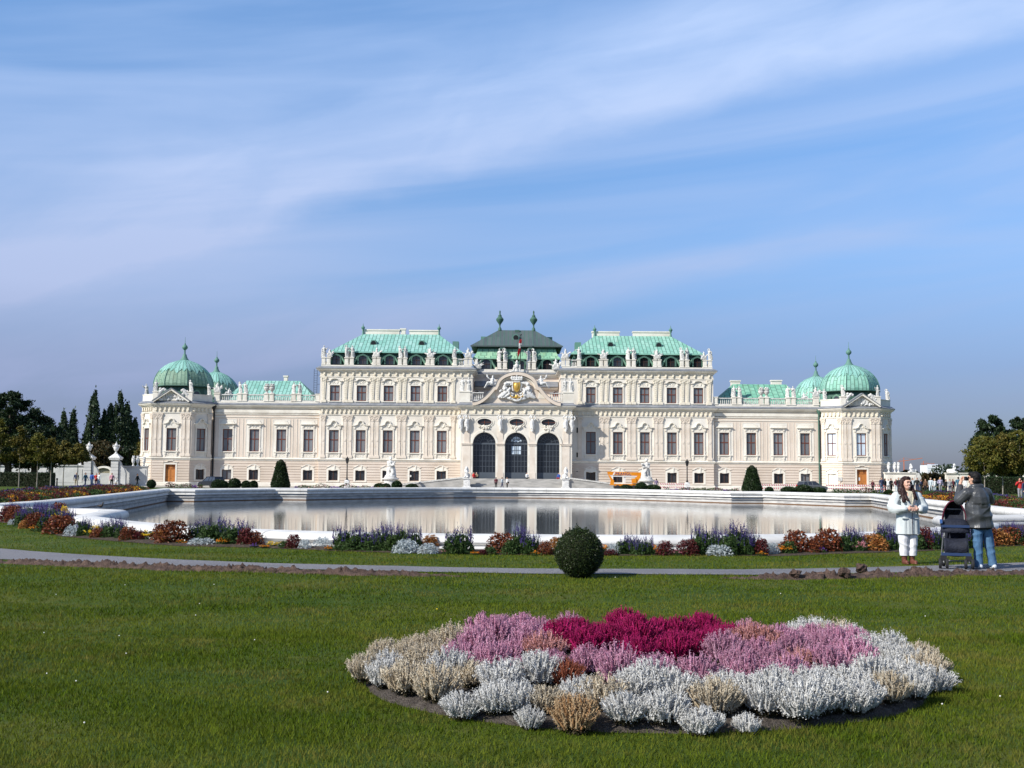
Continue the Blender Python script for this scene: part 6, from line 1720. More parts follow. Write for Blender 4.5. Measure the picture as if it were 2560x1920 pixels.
# hedges
def hedge(px0, px1, Y, h, label, lf, d=1.4):
 x0 = GX(px0, 1215, Y); x1 = GX(px1, 1215, Y); z0 = gz(x0, Y)
 rng = np.random.default_rng(abs(px0)); n = int((x1 - x0) * 420)
 P = np.stack([rng.uniform(x0, x1, n), np.where(rng.random(n) < .6, Y, Y + rng.uniform(0, d, n)) + rng.normal(size=n) * .05, rng.uniform(0, h, n)], 1)
 top = rng.random(n) < .35; P[top, 2] = h + rng.normal(size=top.sum()) * .05; P[top, 1] = Y + rng.uniform(0, d, top.sum())
 P[:, 2] += z0
 V, Fc = leaves(P, np.full(n, .07), rng, 1.3)
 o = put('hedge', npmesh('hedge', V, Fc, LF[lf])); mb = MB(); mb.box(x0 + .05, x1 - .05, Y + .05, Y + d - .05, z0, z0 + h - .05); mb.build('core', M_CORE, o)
 return tag(o, label, 'hedge')
hedge(-60, 127, 128, 1.55, 'dark clipped hedge under the big trees at the left', 'dark')
hedge(2440, 2640, 128, 1.85, 'clipped hedge under the trees at the right edge', 'yew')
# ------------------------------------------------------------------ flower kinds
M_SALV = leafmat('violet_salvia', (.030, .022, .11), (.072, .050, .19), .15, .7, .4)
M_GREEN = leafmat('flower_leaf_green', (.022, .055, .012), (.06, .10, .025), .25, .6, .35)
M_COLE = leafmat('copper_coleus', (.085, .02, .014), (.25, .075, .026), .3, .5, .45, .2)
M_COLEL = leafmat('orange_coleus', (.20, .055, .016), (.50, .25, .07), .3, .5, .4, .15)
M_COLED = leafmat('maroon_coleus', (.05, .010, .014), (.15, .028, .026), .3, .5, .45, .2)
M_SILV = leafmat('silver_leaf', (.36, .41, .43), (.58, .62, .63), .2, .8, .25)
M_ORAN = leafmat('orange_marigold', (.70, .20, .01), (.85, .36, .02), .3, .7, .2)
M_YELL = leafmat('yellow_marigold', (.72, .46, .01), (.85, .62, .05), .3, .7, .2)
M_VIOL = leafmat('violet_petunia', (.12, .03, .30), (.25, .10, .42), .3, .7, .3)
M_PINKF = leafmat('pink_begonia', (.60, .16, .22), (.72, .40, .42), .3, .7, .25)
def mound(rng, n, r, h, flat=.8):
 a = rng.uniform(0, 2 * PI, n); u = rng.random(n) ** .45; z = rng.random(n)
 q = np.sqrt(1 - z ** 2 * .9) * u
 return np.stack([r * q * np.cos(a), r * q * np.sin(a) * flat, h * z * (.55 + .45 * u)], 1)
def spikes(rng, n, r, h0, h1, w):
 """flower spikes: stacked whorls round upright stems"""
 Vs = []; Fs = []; k = 0
 for i in range(n):
  a = rng.uniform(0, 2 * PI); q = math.sqrt(rng.random()) * r; x, y = q * math.cos(a), q * math.sin(a) * .8
  top = h1 * rng.uniform(.72, 1.0) * (1 - .12 * (q / r) ** 2); b = max(h0 * .6, top - rng.uniform(.12, .22)); lx, ly = rng.normal(size=2) * .03
  m = 20
  t = np.linspace(0, 1, m)
  C = np.stack([x + lx * t + rng.normal(size=m) * w * .5, y + ly * t + rng.normal(size=m) * w * .5, b + (top - b) * t], 1)
  V, Fc = leaves(C, w * (1.15 - .75 * t), rng, 1.1, .6); Vs.append(V); Fs.append(Fc + k); k += len(V)
 return np.concatenate(Vs), np.concatenate(Fs)
def stems(rng, n, r, h):
 Vs = []; Fs = []
 for i in range(n):
  a = rng.uniform(0, 2 * PI); q = math.sqrt(rng.random()) * r; x, y = q * math.cos(a), q * math.sin(a) * .8; w = .004
  Vs += [(x - w, y, 0), (x + w, y, 0), (x + w * .6, y, h), (x - w * .6, y, h)]; Fs.append((i * 4, i * 4 + 1, i * 4 + 2, i * 4 + 3))
 return np.array(Vs), np.array(Fs)
def kind_meshes(kind, i):
 """unit plants: about .5 m wide, .5 m high"""
 rng = np.random.default_rng(i * 97 + sum(map(ord, kind)))
 if kind == 'salvia':
  V1, F1 = leaves(mound(rng, 620, .26, .30), np.full(620, .026), rng, 1.7, .8)
  V2, F2 = spikes(rng, 40, .25, .2, .50, .014); V3, F3 = stems(rng, 34, .22, .34)
  V, Fc, _ = merge([(V1, F1, 0), (V3, F3, 0)])
  return [('plant', npmesh('salvia', V, Fc, M_GREEN)), ('blossoms', npmesh('blossoms', V2, F2, M_SALV))]
 if kind in ('copper', 'maroon', 'light'):
  m_ = {'copper': M_COLE, 'maroon': M_COLED, 'light': M_COLEL}[kind]
  V, Fc = leaves(mound(rng, 1100, .27, .46), np.full(1100, .024), rng, 1.2, .2)
  V2, F2 = leaves(mound(rng, 60, .24, .18), np.full(60, .03), rng, 1.5)
  return [('plant', npmesh('coleus', V, Fc, m_)), ('lower_leaves', npmesh('lower_leaves', V2, F2, M_GREEN))]
 if kind == 'silver':
  V, Fc = leaves(mound(rng, 900, .27, .42), np.full(900, .015), rng, 2.5, .9)
  return [('plant', npmesh('dusty_miller', V, Fc, M_SILV))]
 if kind == 'green':
  V, Fc = leaves(mound(rng, 620, .27, .44), np.full(620, .026), rng, 1.7, .5)
  return [('plant', npmesh('leafy_plant', V, Fc, M_GREEN))]
 m_ = {'orange': M_ORAN, 'yellow': M_YELL, 'violet': M_VIOL, 'pink': M_PINKF}[kind]
 V, Fc = leaves(mound(rng, 420, .27, .34), np.full(420, .022), rng, 1.6)
 nf = 26
 P = mound(rng, nf, .27, .44); P[:, 2] = np.maximum(P[:, 2], .22)
 C = np.repeat(P, 12, 0) + rng.normal(size=(nf * 12, 3)) * .02
 V2, F2 = leaves(C, np.full(nf * 12, .022), rng, 1.0)
 return [('plant', npmesh('bedding_plant', V, Fc, M_GREEN)), ('blossoms', npmesh('blossoms', V2, F2, m_))]
KINDS = {k: [kind_meshes(k, i) for i in range(3)] for k in ('salvia', 'green', 'copper', 'maroon', 'light', 'silver', 'orange', 'yellow', 'violet', 'pink')}
KN = {'salvia': ('salvia_clump', 'violet salvia clump with upright spikes', 'violet salvias in the pool border'), 'copper': ('coleus_plant', 'rounded copper-red coleus', 'copper coleus plants in the pool border'),
  'maroon': ('coleus_plant', 'dark maroon coleus', 'maroon coleus plants in the pool border'), 'light': ('coleus_plant', 'pale orange-gold coleus', 'golden coleus plants in the pool border'), 'green': ('leafy_plant', 'bushy green plant without flowers', 'leafy plants in the pool border'), 'silver': ('dusty_miller', 'silver-grey dusty miller mound', 'silver plants in the pool border'),
  'orange': ('marigold_plant', 'low orange marigold', 'orange marigolds in the pool border'), 'yellow': ('marigold_plant', 'low yellow marigold', 'yellow marigolds in the pool border'), 'violet': ('petunia_plant', 'low violet petunia', 'violet petunias in the pool border'), 'pink': ('begonia_plant', 'low pink begonia', 'pink begonias in the pool border')}
# (pixel x, base y, top y, width in px, kind) read off the photograph
FL = [(29, 1308, 1262, 48, 'copper'), (66, 1312, 1258, 70, 'salvia'), (27, 1312, 1296, 22, 'silver'), (114, 1320, 1254, 70, 'salvia'), (90, 1316, 1256, 50, 'salvia'), (146, 1322, 1262, 40, 'yellow'), (78, 1322, 1280, 66, 'copper'), (84, 1329, 1308, 34, 'orange'), (56, 1322, 1300, 28, 'light'), (137, 1337, 1286, 78, 'copper'), (170, 1328, 1290, 34, 'maroon'),
  (176, 1342, 1308, 44, 'silver'), (206, 1343, 1292, 42, 'salvia'), (228, 1345, 1312, 46, 'yellow'), (248, 1344, 1300, 36, 'salvia'), (274, 1348, 1292, 60, 'salvia'), (297, 1350, 1296, 34, 'salvia'), (315, 1354, 1315, 46, 'copper'), (345, 1354, 1326, 36, 'maroon'), (367, 1354, 1318, 46, 'yellow'), (392, 1356, 1308, 40, 'copper'), (424, 1361, 1299, 82, 'copper'),
  (448, 1362, 1348, 34, 'orange'), (490, 1358, 1292, 56, 'salvia'), (535, 1362, 1286, 66, 'salvia'), (590, 1366, 1296, 70, 'salvia'), (498, 1366, 1342, 74, 'silver'), (552, 1366, 1336, 36, 'orange'), (628, 1367, 1326, 56, 'copper'), (634, 1370, 1356, 22, 'violet'), (658, 1371, 1358, 26, 'orange'), (690, 1370, 1349, 52, 'yellow'), (731, 1373, 1334, 40, 'maroon'),
  (760, 1374, 1344, 32, 'silver'), (803, 1373, 1339, 52, 'silver'), (822, 1377, 1362, 24, 'orange'), (856, 1378, 1308, 58, 'salvia'), (905, 1379, 1312, 62, 'salvia'), (955, 1380, 1306, 66, 'salvia'), (1000, 1378, 1302, 54, 'salvia'), (1033, 1378, 1312, 44, 'salvia'), (1012, 1385, 1344, 66, 'silver'), (1069, 1386, 1354, 48, 'silver'), (1075, 1376, 1336, 48, 'light'),
  (1145, 1387, 1310, 76, 'salvia'), (1116, 1386, 1368, 26, 'pink'), (1186, 1388, 1374, 24, 'orange'), (1207, 1388, 1372, 24, 'maroon'), (1253, 1386, 1330, 78, 'copper'), (1297, 1386, 1308, 52, 'salvia'), (1326, 1388, 1322, 52, 'salvia'), (1338, 1390, 1374, 22, 'orange'), (1390, 1387, 1342, 46, 'light'), (1366, 1388, 1366, 30, 'yellow'), (1432, 1386, 1322, 60, 'salvia'),
  (1515, 1387, 1360, 42, 'orange'), (1535, 1388, 1354, 36, 'silver'), (1527, 1390, 1372, 36, 'maroon'), (1576, 1388, 1334, 60, 'salvia'), (1614, 1389, 1336, 50, 'salvia'), (1640, 1389, 1360, 34, 'orange'), (1665, 1390, 1350, 46, 'maroon'), (1692, 1390, 1372, 26, 'pink'), (1722, 1390, 1346, 58, 'maroon'), (1762, 1388, 1306, 62, 'salvia'), (1795, 1388, 1318, 46, 'salvia'),
  (1803, 1391, 1358, 68, 'silver'), (1845, 1388, 1300, 70, 'salvia'), (1880, 1388, 1320, 52, 'salvia'), (1908, 1389, 1344, 38, 'maroon'), (1906, 1391, 1376, 28, 'orange'), (1934, 1387, 1352, 38, 'silver'), (1961, 1386, 1354, 46, 'orange'), (1996, 1384, 1324, 74, 'copper'), (2032, 1384, 1366, 32, 'pink'), (2056, 1384, 1364, 26, 'violet'), (2076, 1382, 1320, 78, 'copper'),
  (2128, 1379, 1312, 52, 'salvia'), (2155, 1380, 1350, 36, 'pink'), (2190, 1379, 1334, 74, 'light'), (2214, 1376, 1304, 56, 'salvia'), (2246, 1376, 1312, 44, 'salvia'), (2318, 1375, 1314, 44, 'maroon'), (2334, 1375, 1318, 40, 'salvia'), (2356, 1372, 1324, 34, 'yellow'), (2385, 1372, 1330, 46, 'copper'), (2420, 1370, 1318, 46, 'salvia'), (2455, 1368, 1326, 44, 'light'), (2500, 1366, 1320, 60, 'light'), (2537, 1364, 1316, 64, 'copper'), (2526, 1352, 1298, 46, 'salvia'), (2556, 1362, 1330, 36, 'orange')]
FL += [(48, 1318, 1268, 46, 'salvia'), (12, 1306, 1262, 44, 'maroon'), (122, 1330, 1276, 60, 'salvia'), (104, 1330, 1290, 40, 'green'), (152, 1330, 1270, 46, 'salvia'), (100, 1306, 1252, 50, 'salvia'), (140, 1306, 1254, 50, 'copper'), (60, 1300, 1256, 50, 'salvia'), (20, 1296, 1254, 50, 'salvia'), (165, 1318, 1268, 36, 'salvia'),
  (196, 1338, 1300, 40, 'green'), (330, 1352, 1314, 40, 'salvia'), (238, 1347, 1318, 40, 'copper'), (405, 1360, 1320, 40, 'light'), (515, 1364, 1310, 60, 'green'), (570, 1366, 1316, 60, 'green'), (610, 1367, 1318, 44, 'maroon'), (712, 1372, 1350, 40, 'green'), (880, 1379, 1334, 60, 'green'), (930, 1380, 1330, 60, 'salvia'), (980, 1381, 1334, 56, 'green'),
  (1225, 1388, 1364, 34, 'green'), (1275, 1388, 1348, 44, 'green'), (1362, 1389, 1350, 36, 'copper'), (1555, 1388, 1350, 40, 'green'), (1595, 1389, 1346, 44, 'salvia'), (1745, 1389, 1340, 44, 'green'), (1822, 1390, 1336, 44, 'green'), (1862, 1389, 1326, 50, 'salvia'), (1978, 1386, 1350, 40, 'green'), (2040, 1384, 1340, 46, 'copper'), (2104, 1381, 1340, 44, 'green'), (2150, 1379, 1322, 40, 'salvia'),
  (2232, 1377, 1330, 44, 'salvia'), (2300, 1376, 1330, 44, 'green'), (2345, 1373, 1312, 40, 'salvia'), (2400, 1372, 1322, 50, 'salvia'), (2440, 1369, 1316, 50, 'salvia'), (2480, 1366, 1312, 50, 'copper'), (2515, 1365, 1330, 50, 'light'), (2550, 1364, 1306, 50, 'salvia')]
FL.sort()
cnt = {}
rnd = random.Random(17)
for px, base, top, w, kd in FL:
 i = cnt.get(kd, 0); cnt[kd] = i + 1
 p = gnd(px, base); h = (at(px, top, p.y + .2).z); wd = w * p.y / F
 nm, lb, gr = KN[kd]
 ms = KINDS[kd][rnd.randrange(3)]
 sx = wd / .475; sz = h / .46
 z0 = gz(p.x, p.y)
 yy = p.y + wd * .36
 o = put(nm, ms[0][1], None, (p.x, yy, z0), rnd.uniform(-.5, .5), (sx, sx * rnd.uniform(.8, 1), sz))
 for part, me_ in ms[1:]: put(part, me_, o)
 tag(o, f'{lb}, {ordinal(i)} from left along the pool border', nm.split('_')[0].replace('dusty', 'dusty miller'), gr)
# broad banks of bedding flowers along both sides of the pool, read as one mass each
def bank(name, corners, n, label, seed, mix):
 rng = np.random.default_rng(seed)
 a, b, c, d = [np.array(q) for q in corners]
 u = rng.random((n, 1)); v = rng.random((n, 1))
 P = (a * (1 - u) + b * u) * (1 - v) + (d * (1 - u) + c * u) * v
 nz = np.array([noise.noise(Vector((q[0] * .55, q[1] * .30, seed))) for q in P]) + .35 * np.array([noise.noise(Vector((q[0] * 1.9, q[1] * .9, seed + 3))) for q in P])
 mats_ = [M_COLED, M_SALV, M_ORAN, M_GREEN, M_COLE, M_YELL]
 r = rng.random(n)
 mi = np.where(nz < -.12, 1, np.where(nz < .12, 0, np.where(nz < .3, 4, 3)))
 nz2 = np.array([noise.noise(Vector((q[0] * .9, q[1] * .35, seed + 9))) for q in P])
 w = v[:, 0] + .25 * nz
 mi = np.where(w > .62, np.where(nz2 > .2, 0, 1), np.where(nz2 > .12, 4, np.where(nz2 < -.2, 3, 0)))
 mi = np.where((w < .24) & (nz2 > .12) & (r < .5), np.where(r < .36, 2, 5), mi)
 mi = np.where(rng.random(n) < .24, 3, mi)
 hh = (.62 + .2 * nz) * (.6 + .4 * np.minimum(1, v[:, 0] * 3))
 z = rng.random(n) ** .5 * hh
 g = np.array([gz(q[0], q[1]) for q in P])
 C = np.concatenate([P, (g + z)[:, None]], 1)
 V, Fc = leaves(C, np.full(n, .045), rng, 1.4, .6)
 o = put(name, npmesh(name, V, Fc, mats_, False, mi))
 return tag(o, label, 'flower bank', kind='stuff')
def side_bank(sg):
 # strip outside the flank of the basin
 inner = [(AX + sg * (21.6 + 1.6), 44.5), (AX + sg * (29.6 + 1.4), 95.0)]
 outer = [(AX + sg * (21.6 + 4.6), 44.5), (AX + sg * (29.6 + 5.4), 95.0)]
 return [inner[0], inner[1], outer[1], outer[0]]
bank('flower_bank', side_bank(-1), 46000, 'broad bank of purple, rust and orange bedding flowers along the left side of the pool', 3, .45)
bank('flower_bank', side_bank(1), 46000, 'broad bank of purple, rust and yellow bedding flowers along the right side of the pool', 8, .45)
bank('flower_bank', [(-24.9, 36.5), (-24.5, 45.0), (-18.5, 45.0), (-15.2, 37.5)], 14000, 'patch of maroon and violet bedding flowers at the left front corner of the pool', 5, .2) if False else None
# thin lines of bedding flowers between far rim and palace
def thin_line(px0, px1, py, Y, label, seed):
 x0, x1 = GX(px0, py, Y), GX(px1, py, Y); rng = np.random.default_rng(seed); n = int((x1 - x0) * 160)
 x = rng.uniform(x0, x1, n); nz = np.array([noise.noise(Vector((q * .6, 0, seed))) for q in x])
 C = np.stack([x, Y + rng.uniform(0, 1.2, n), gz(x0, Y) + rng.random(n) * (.45 + .5 * np.maximum(nz, -.3))], 1)
 V, Fc = leaves(C, np.full(n, .075), rng, 1.3)
 mi = np.where(nz > .15, 0, np.where(nz < -.2, 1, 3)); mi = np.where(rng.random(n) < .35, 3, mi); mi = np.where(rng.random(n) < .08, 5, mi)
 tag(put('flower_line', npmesh('flower_line', V, Fc, [M_COLED, M_VIOL, M_ORAN, M_GREEN, M_COLE, M_PINKF], False, mi)), label, 'flowers', kind='stuff')
thin_line(410, 505, 1214, 140, 'thin line of violet flowers before the left pavilion', 2)
thin_line(735, 965, 1216, 143, 'thin line of mixed bedding flowers before the left block', 4)
thin_line(1660, 1850, 1224, 143, 'thin line of mixed bedding flowers before the right block', 6)
thin_line(2085, 2210, 1230, 140, 'thin line of violet and white flowers before the right pavilion', 12)
# ------------------------------------------------------------------ the oval heather bed
cx, cy, ra_, rb2 = BEDC
v = []; fs = []; NR, NT = 22, 72
def bed_h(x, y):
 q = ((x - cx) / ra_) ** 2 + ((y - cy) / rb2) ** 2
 return max(0, 1 - q) * .13 + (.03 if q < 1 else 0)
for i in range(NR + 1):
 for j in range(NT):
  r = i / NR; a = 2 * PI * j / NT; x = cx + ra_ * 1.01 * r * math.cos(a); y = cy + rb2 * 1.01 * r * math.sin(a)
  z = gz(x, y) + bed_h(x, y) + .025 * noise.noise(Vector((x * 5, y * 5, 0))) + .012 * noise.noise(Vector((x * 16, y * 16, 0)))
  if i == NR: z = gz(x, y) - .02
  v.append((x + .012 * noise.noise(Vector((x * 9, y * 9, 7))), y, z))
for i in range(NR):
 for j in range(NT):
  j2 = (j + 1) % NT
  fs.append((i * NT + j, (i + 1) * NT + j, (i + 1) * NT + j2, i * NT + j2))
M_BEDS = mat('bed_earth', (.050, .040, .034), (.125, .105, .09), 18, .95, .9, 70, c3=(.08, .068, .058), scale3=4)
tag(put('heather_bed_soil', npmesh('heather_bed_soil', v, fs, M_BEDS, True)), kind='structure')
# pebbles on the bed earth
mb = MB(); rnd = random.Random(4)
for _ in range(260):
 a = rnd.uniform(0, 2 * PI); q = math.sqrt(rnd.random()) * .98; x = cx + ra_ * q * math.cos(a); y = cy + rb2 * q * math.sin(a); s = rnd.uniform(.004, .012)
 mb.ball((x, y, gz(x, y) + bed_h(x, y) + .01), (s, s, s * .6), 5)
tag(mb.build('pebbles', mat('pebble', (.2, .18, .16), (.4, .37, .33), 60, .9), None), 'small pebbles strewn on the earth of the oval bed', 'pebbles', kind='stuff')
def heather(rng, n, R_, H, droop, tip, low):
 """many upright sprigs, each a chain of tiny florets; returns (floret V,F), (stem V,F)"""
 a = rng.uniform(0, 2 * PI, n); q = np.sqrt(rng.random(n)); base = np.stack([R_ * .45 * q * np.cos(a), R_ * .45 * q * np.sin(a), np.full(n, .01)], 1)
 out = np.stack([np.cos(a), np.sin(a), np.zeros(n)], 1) * (R_ * q * .62)[:, None]
 L_ = H * (1 - .35 * q ** 2) * rng.uniform(.72, 1.05, n)
 m = 12
 t = np.linspace(low, 1, m)
 C = base[:, None] + out[:, None] * (t[None, :, None] ** .8) * 1.0
 C[:, :, 2] += L_[:, None] * t[None] ** .9
 wv = rng.normal(size=(n, 1, 2)) * .012; C[:, :, :2] += wv * np.sin(t * 4 + rng.uniform(0, 6, (n, 1)))[:, :, None]
 # each sprig: a knobbly tapering finger, with loose florets over it
 k = 5; an = 2 * PI * np.arange(k) / k
 rr_ = tip * (1.25 - .75 * ((t - low) / (1 - low)) ** 2)[None, :, None] * rng.uniform(.62, 1.38, (n, m, k)) * np.where(np.arange(m) % 2, 1.18, .86)[None, :, None]
 rr_[:, -1] *= .25
 T = np.repeat(C[:, :, None, :], k, 2)
 T[..., 0] += rr_ * np.cos(an); T[..., 1] += rr_ * np.sin(an)
 q4 = []
 for i in range(m - 1):
  for j in range(k): q4.append((i * k + j, i * k + (j + 1) % k, (i + 1) * k + (j + 1) % k, (i + 1) * k + j))
 q4 = (np.array(q4)[None] + (np.arange(n) * m * k)[:, None, None]).reshape(-1, 4)
 T = T.reshape(-1, 3)
 Cf = np.repeat(C, 4, 1); Cf = Cf + rng.normal(size=Cf.shape) * np.array([.0062, .0062, .008])
 V, Fc = leaves(Cf.reshape(-1, 3), np.full(n * m * 4, .0052), rng, 1.2, .4)
 V, Fc, _ = merge([(T, q4, 0), (V, Fc, 0)])
 # woody stems and dull leaves below
 m2 = 5; t2 = np.linspace(0, low, m2)
 C2 = base[:, None] + out[:, None] * (t2[None, :, None] ** .8); C2[:, :, 2] += L_[:, None] * t2[None] ** .9
 V2, F2 = leaves((C2 + rng.normal(size=C2.shape) * .006).reshape(-1, 3), np.full(n * m2, tip * 1.1), rng, 1.5, .5)
 return (V, Fc), (V2, F2)
HM = {'white': leafmat('white_heather', (.40, .39, .365), (.66, .655, .64), .12, .85, .12, .08), 'cream': leafmat('cream_heather', (.36, .28, .18), (.60, .54, .43), .15, .8, .18, .08), 'pink': leafmat('pink_heather', (.33, .12, .20), (.54, .31, .41), .15, .8, .2, .14),
  'rust': leafmat('rusty_pink_heather', (.25, .085, .06), (.52, .27, .27), .15, .8, .22, .1), 'tan': leafmat('tan_heather', (.26, .13, .05), (.5, .37, .22), .15, .8, .2), 'crimson': leafmat('crimson_heather', (.19, .004, .042), (.40, .010, .12), .2, .7, .3, .08), 'brick': leafmat('brick_red_heather', (.16, .04, .02), (.33, .11, .06), .15, .8, .25)}
HLOW = leafmat('heather_stem', (.022, .026, .01), (.06, .045, .022), .1, .8, .4)
HV = {}
for kd in HM:
 HV[kd] = []
 for i in range(3):
  rng = np.random.default_rng(40 + i + len(kd) * 7)
  if kd == 'crimson': A, B = heather(rng, 170, .18, .235, 0, .0068, .20)
  elif kd in ('white', 'cream', 'tan'): A, B = heather(rng, 132, .165, .215, 0, .0062, .22)
  else: A, B = heather(rng, 125, .155, .245, 0, .0062, .20)
  HV[kd].append((npmesh('heather', A[0], A[1], HM[kd]), npmesh('stems', B[0], B[1], HLOW)))
HP = {'crimson': [(1397, 1622), (1462, 1628), (1527, 1622), (1592, 1654), (1622, 1610), (1647, 1590), (1698, 1648), (1755, 1628), (1800, 1608), (1832, 1614), (1500, 1592), (1560, 1580), (1700, 1588), (1760, 1580), (1430, 1595), (1592, 1618)],
  'pink': [(1130, 1678), (1176, 1630), (1216, 1684), (1267, 1664), (1230, 1618), (1288, 1606), (1314, 1642), (1462, 1688), (1542, 1718), (1288, 1708), (1643, 1725), (1748, 1728), (1817, 1658), (1853, 1692), (1878, 1730), (1911, 1662), (1947, 1684), (1983, 1728), (2005, 1658), (2052, 1692), (2088, 1706), (2124, 1688), (2157, 1692), (1925, 1608), (1962, 1624), (2005, 1624), (2066, 1644), (2113, 1648), (2150, 1644), (1194, 1598), (1245, 1592), (1303, 1586), (1418, 1578), (1368, 1690), (1345, 1590), (2040, 1612), (2090, 1622), (1880, 1596)],
  'rust': [(1354, 1664), (1882, 1626), (1930, 1640), (2010, 1700)], 'brick': [(1411, 1716)],
  'white': [(938, 1718), (1108, 1706), (1140, 1780), (1227, 1788), (1238, 1727), (1339, 1716), (1274, 1780), (1314, 1810), (1448, 1763), (1563, 1810), (1600, 1748), (1665, 1810), (1690, 1753), (1629, 1742), (1759, 1822), (1875, 1818), (1817, 1753), (1868, 1763), (1925, 1793), (1954, 1756), (2009, 1803), (2060, 1789), (2106, 1778), (2034, 1749), (2080, 1734), (2132, 1738), (2179, 1774), (2200, 1727), (2222, 1705), (2280, 1720), (2309, 1748), (2360, 1731), (2287, 1678), (2236, 1667), (2186, 1656), (2178, 1626), (1994, 1600), (2030, 1596), (2066, 1600), (2143, 1612), (945, 1690), (2150, 1790), (2240, 1640)],
  'cream': [(896, 1705), (945, 1656), (995, 1656), (1064, 1624), (1115, 1620), (995, 1735), (1042, 1680), (1071, 1752), (1165, 1716), (1354, 1778), (1502, 1774), (1795, 1793), (2244, 1756), (2342, 1706), (2320, 1664), (1020, 1640), (1090, 1660), (2110, 1604)], 'tan': [(1433, 1818)]}
HN = {'crimson': 'bushy crimson heather', 'pink': 'pale pink heather', 'rust': 'rusty pink heather', 'brick': 'brick red heather', 'white': 'greyish white heather', 'cream': 'cream-coloured faded heather', 'tan': 'tan withered heather'}
rnd = random.Random(23)
for kd, L_ in HP.items():
 P = []
 for px, py in L_:
  px = 1612 + (px - 1612) * .968; py += 9 if py < 1640 else (-7 if py > 1780 else 0)
  p = gnd(px, py, .08)
  for _ in range(4): p = gnd(px, py, gz(p.x, p.y) + bed_h(p.x, p.y))
  P.append((p, px, py))
 ys = sorted(q[2] for q in P); rows = {'': P} if len(P) < 4 else {'front row': [], 'middle': [], 'back row': []}
 if len(P) >= 4:
  lo, hi = ys[len(ys) * 2 // 3], ys[len(ys) // 3]
  for q in P: rows['front row' if q[2] >= lo else ('middle' if q[2] >= hi else 'back row')].append(q)
 for rn, Q in rows.items():
  for i, (p, px, py) in enumerate(sorted(Q, key=lambda q: q[1])):
   me1, me2 = HV[kd][rnd.randrange(3)]
   s = rnd.uniform(.86, 1.2)
   if (round(1612 + (px - 1612) / .968), py + 7) in ((1314, 1810), (1875, 1818), (1274, 1780)): s *= .65
   o = put('heather_plant', me1, None, (p.x, p.y, gz(p.x, p.y) + bed_h(p.x, p.y) - .005), rnd.uniform(0, 6.28), (s, s, s * rnd.uniform(.9, 1.12)))
   put('stems', me2, o)
   lab = f'{HN[kd]}, {rn} of its colour in the oval bed, {ordinal(i)} from left' if rn else f'{HN[kd]}' + ('' if len(P) == 1 else f', {ordinal(i)} from the left') + (', the only one in the oval bed' if len(P) == 1 else ' in the oval bed')
   tag(o, lab, 'heather', f'{kd} heathers in the oval bed')
# ================================================================== people
SKIN = mat('skin', (.52, .29, .20), (.58, .34, .24), 8, .55, spec=.35)
def cloth(name, c, rough=.8): return mat(name, tuple(q * .85 for q in c), tuple(min(1, q * 1.1) for q in c), 9, rough, .3, 22)
CL = {k: cloth('cloth_' + k, c) for k, c in dict(black=(.018, .018, .02), navy=(.03, .04, .09), jeans=(.07, .11, .20), blue=(.05, .11, .38), white=(.70, .70, .70), grey=(.25, .25, .27), khaki=(.36, .29, .19), maroon=(.10, .02, .03), red=(.48, .03, .03),
            pink=(.62, .30, .36), brown=(.13, .07, .04), lavender=(.38, .35, .48), teal=(.05, .13, .19), purple=(.17, .13, .21), pale=(.52, .58, .62)).items()}
HAIRM = {k: mat('hair_' + k, c, tuple(q * 1.6 for q in c), 30, .45) for k, c in dict(dark=(.018, .012, .010), brown=(.06, .032, .018), grey=(.30, .29, .28), blond=(.32, .21, .10)).items()}
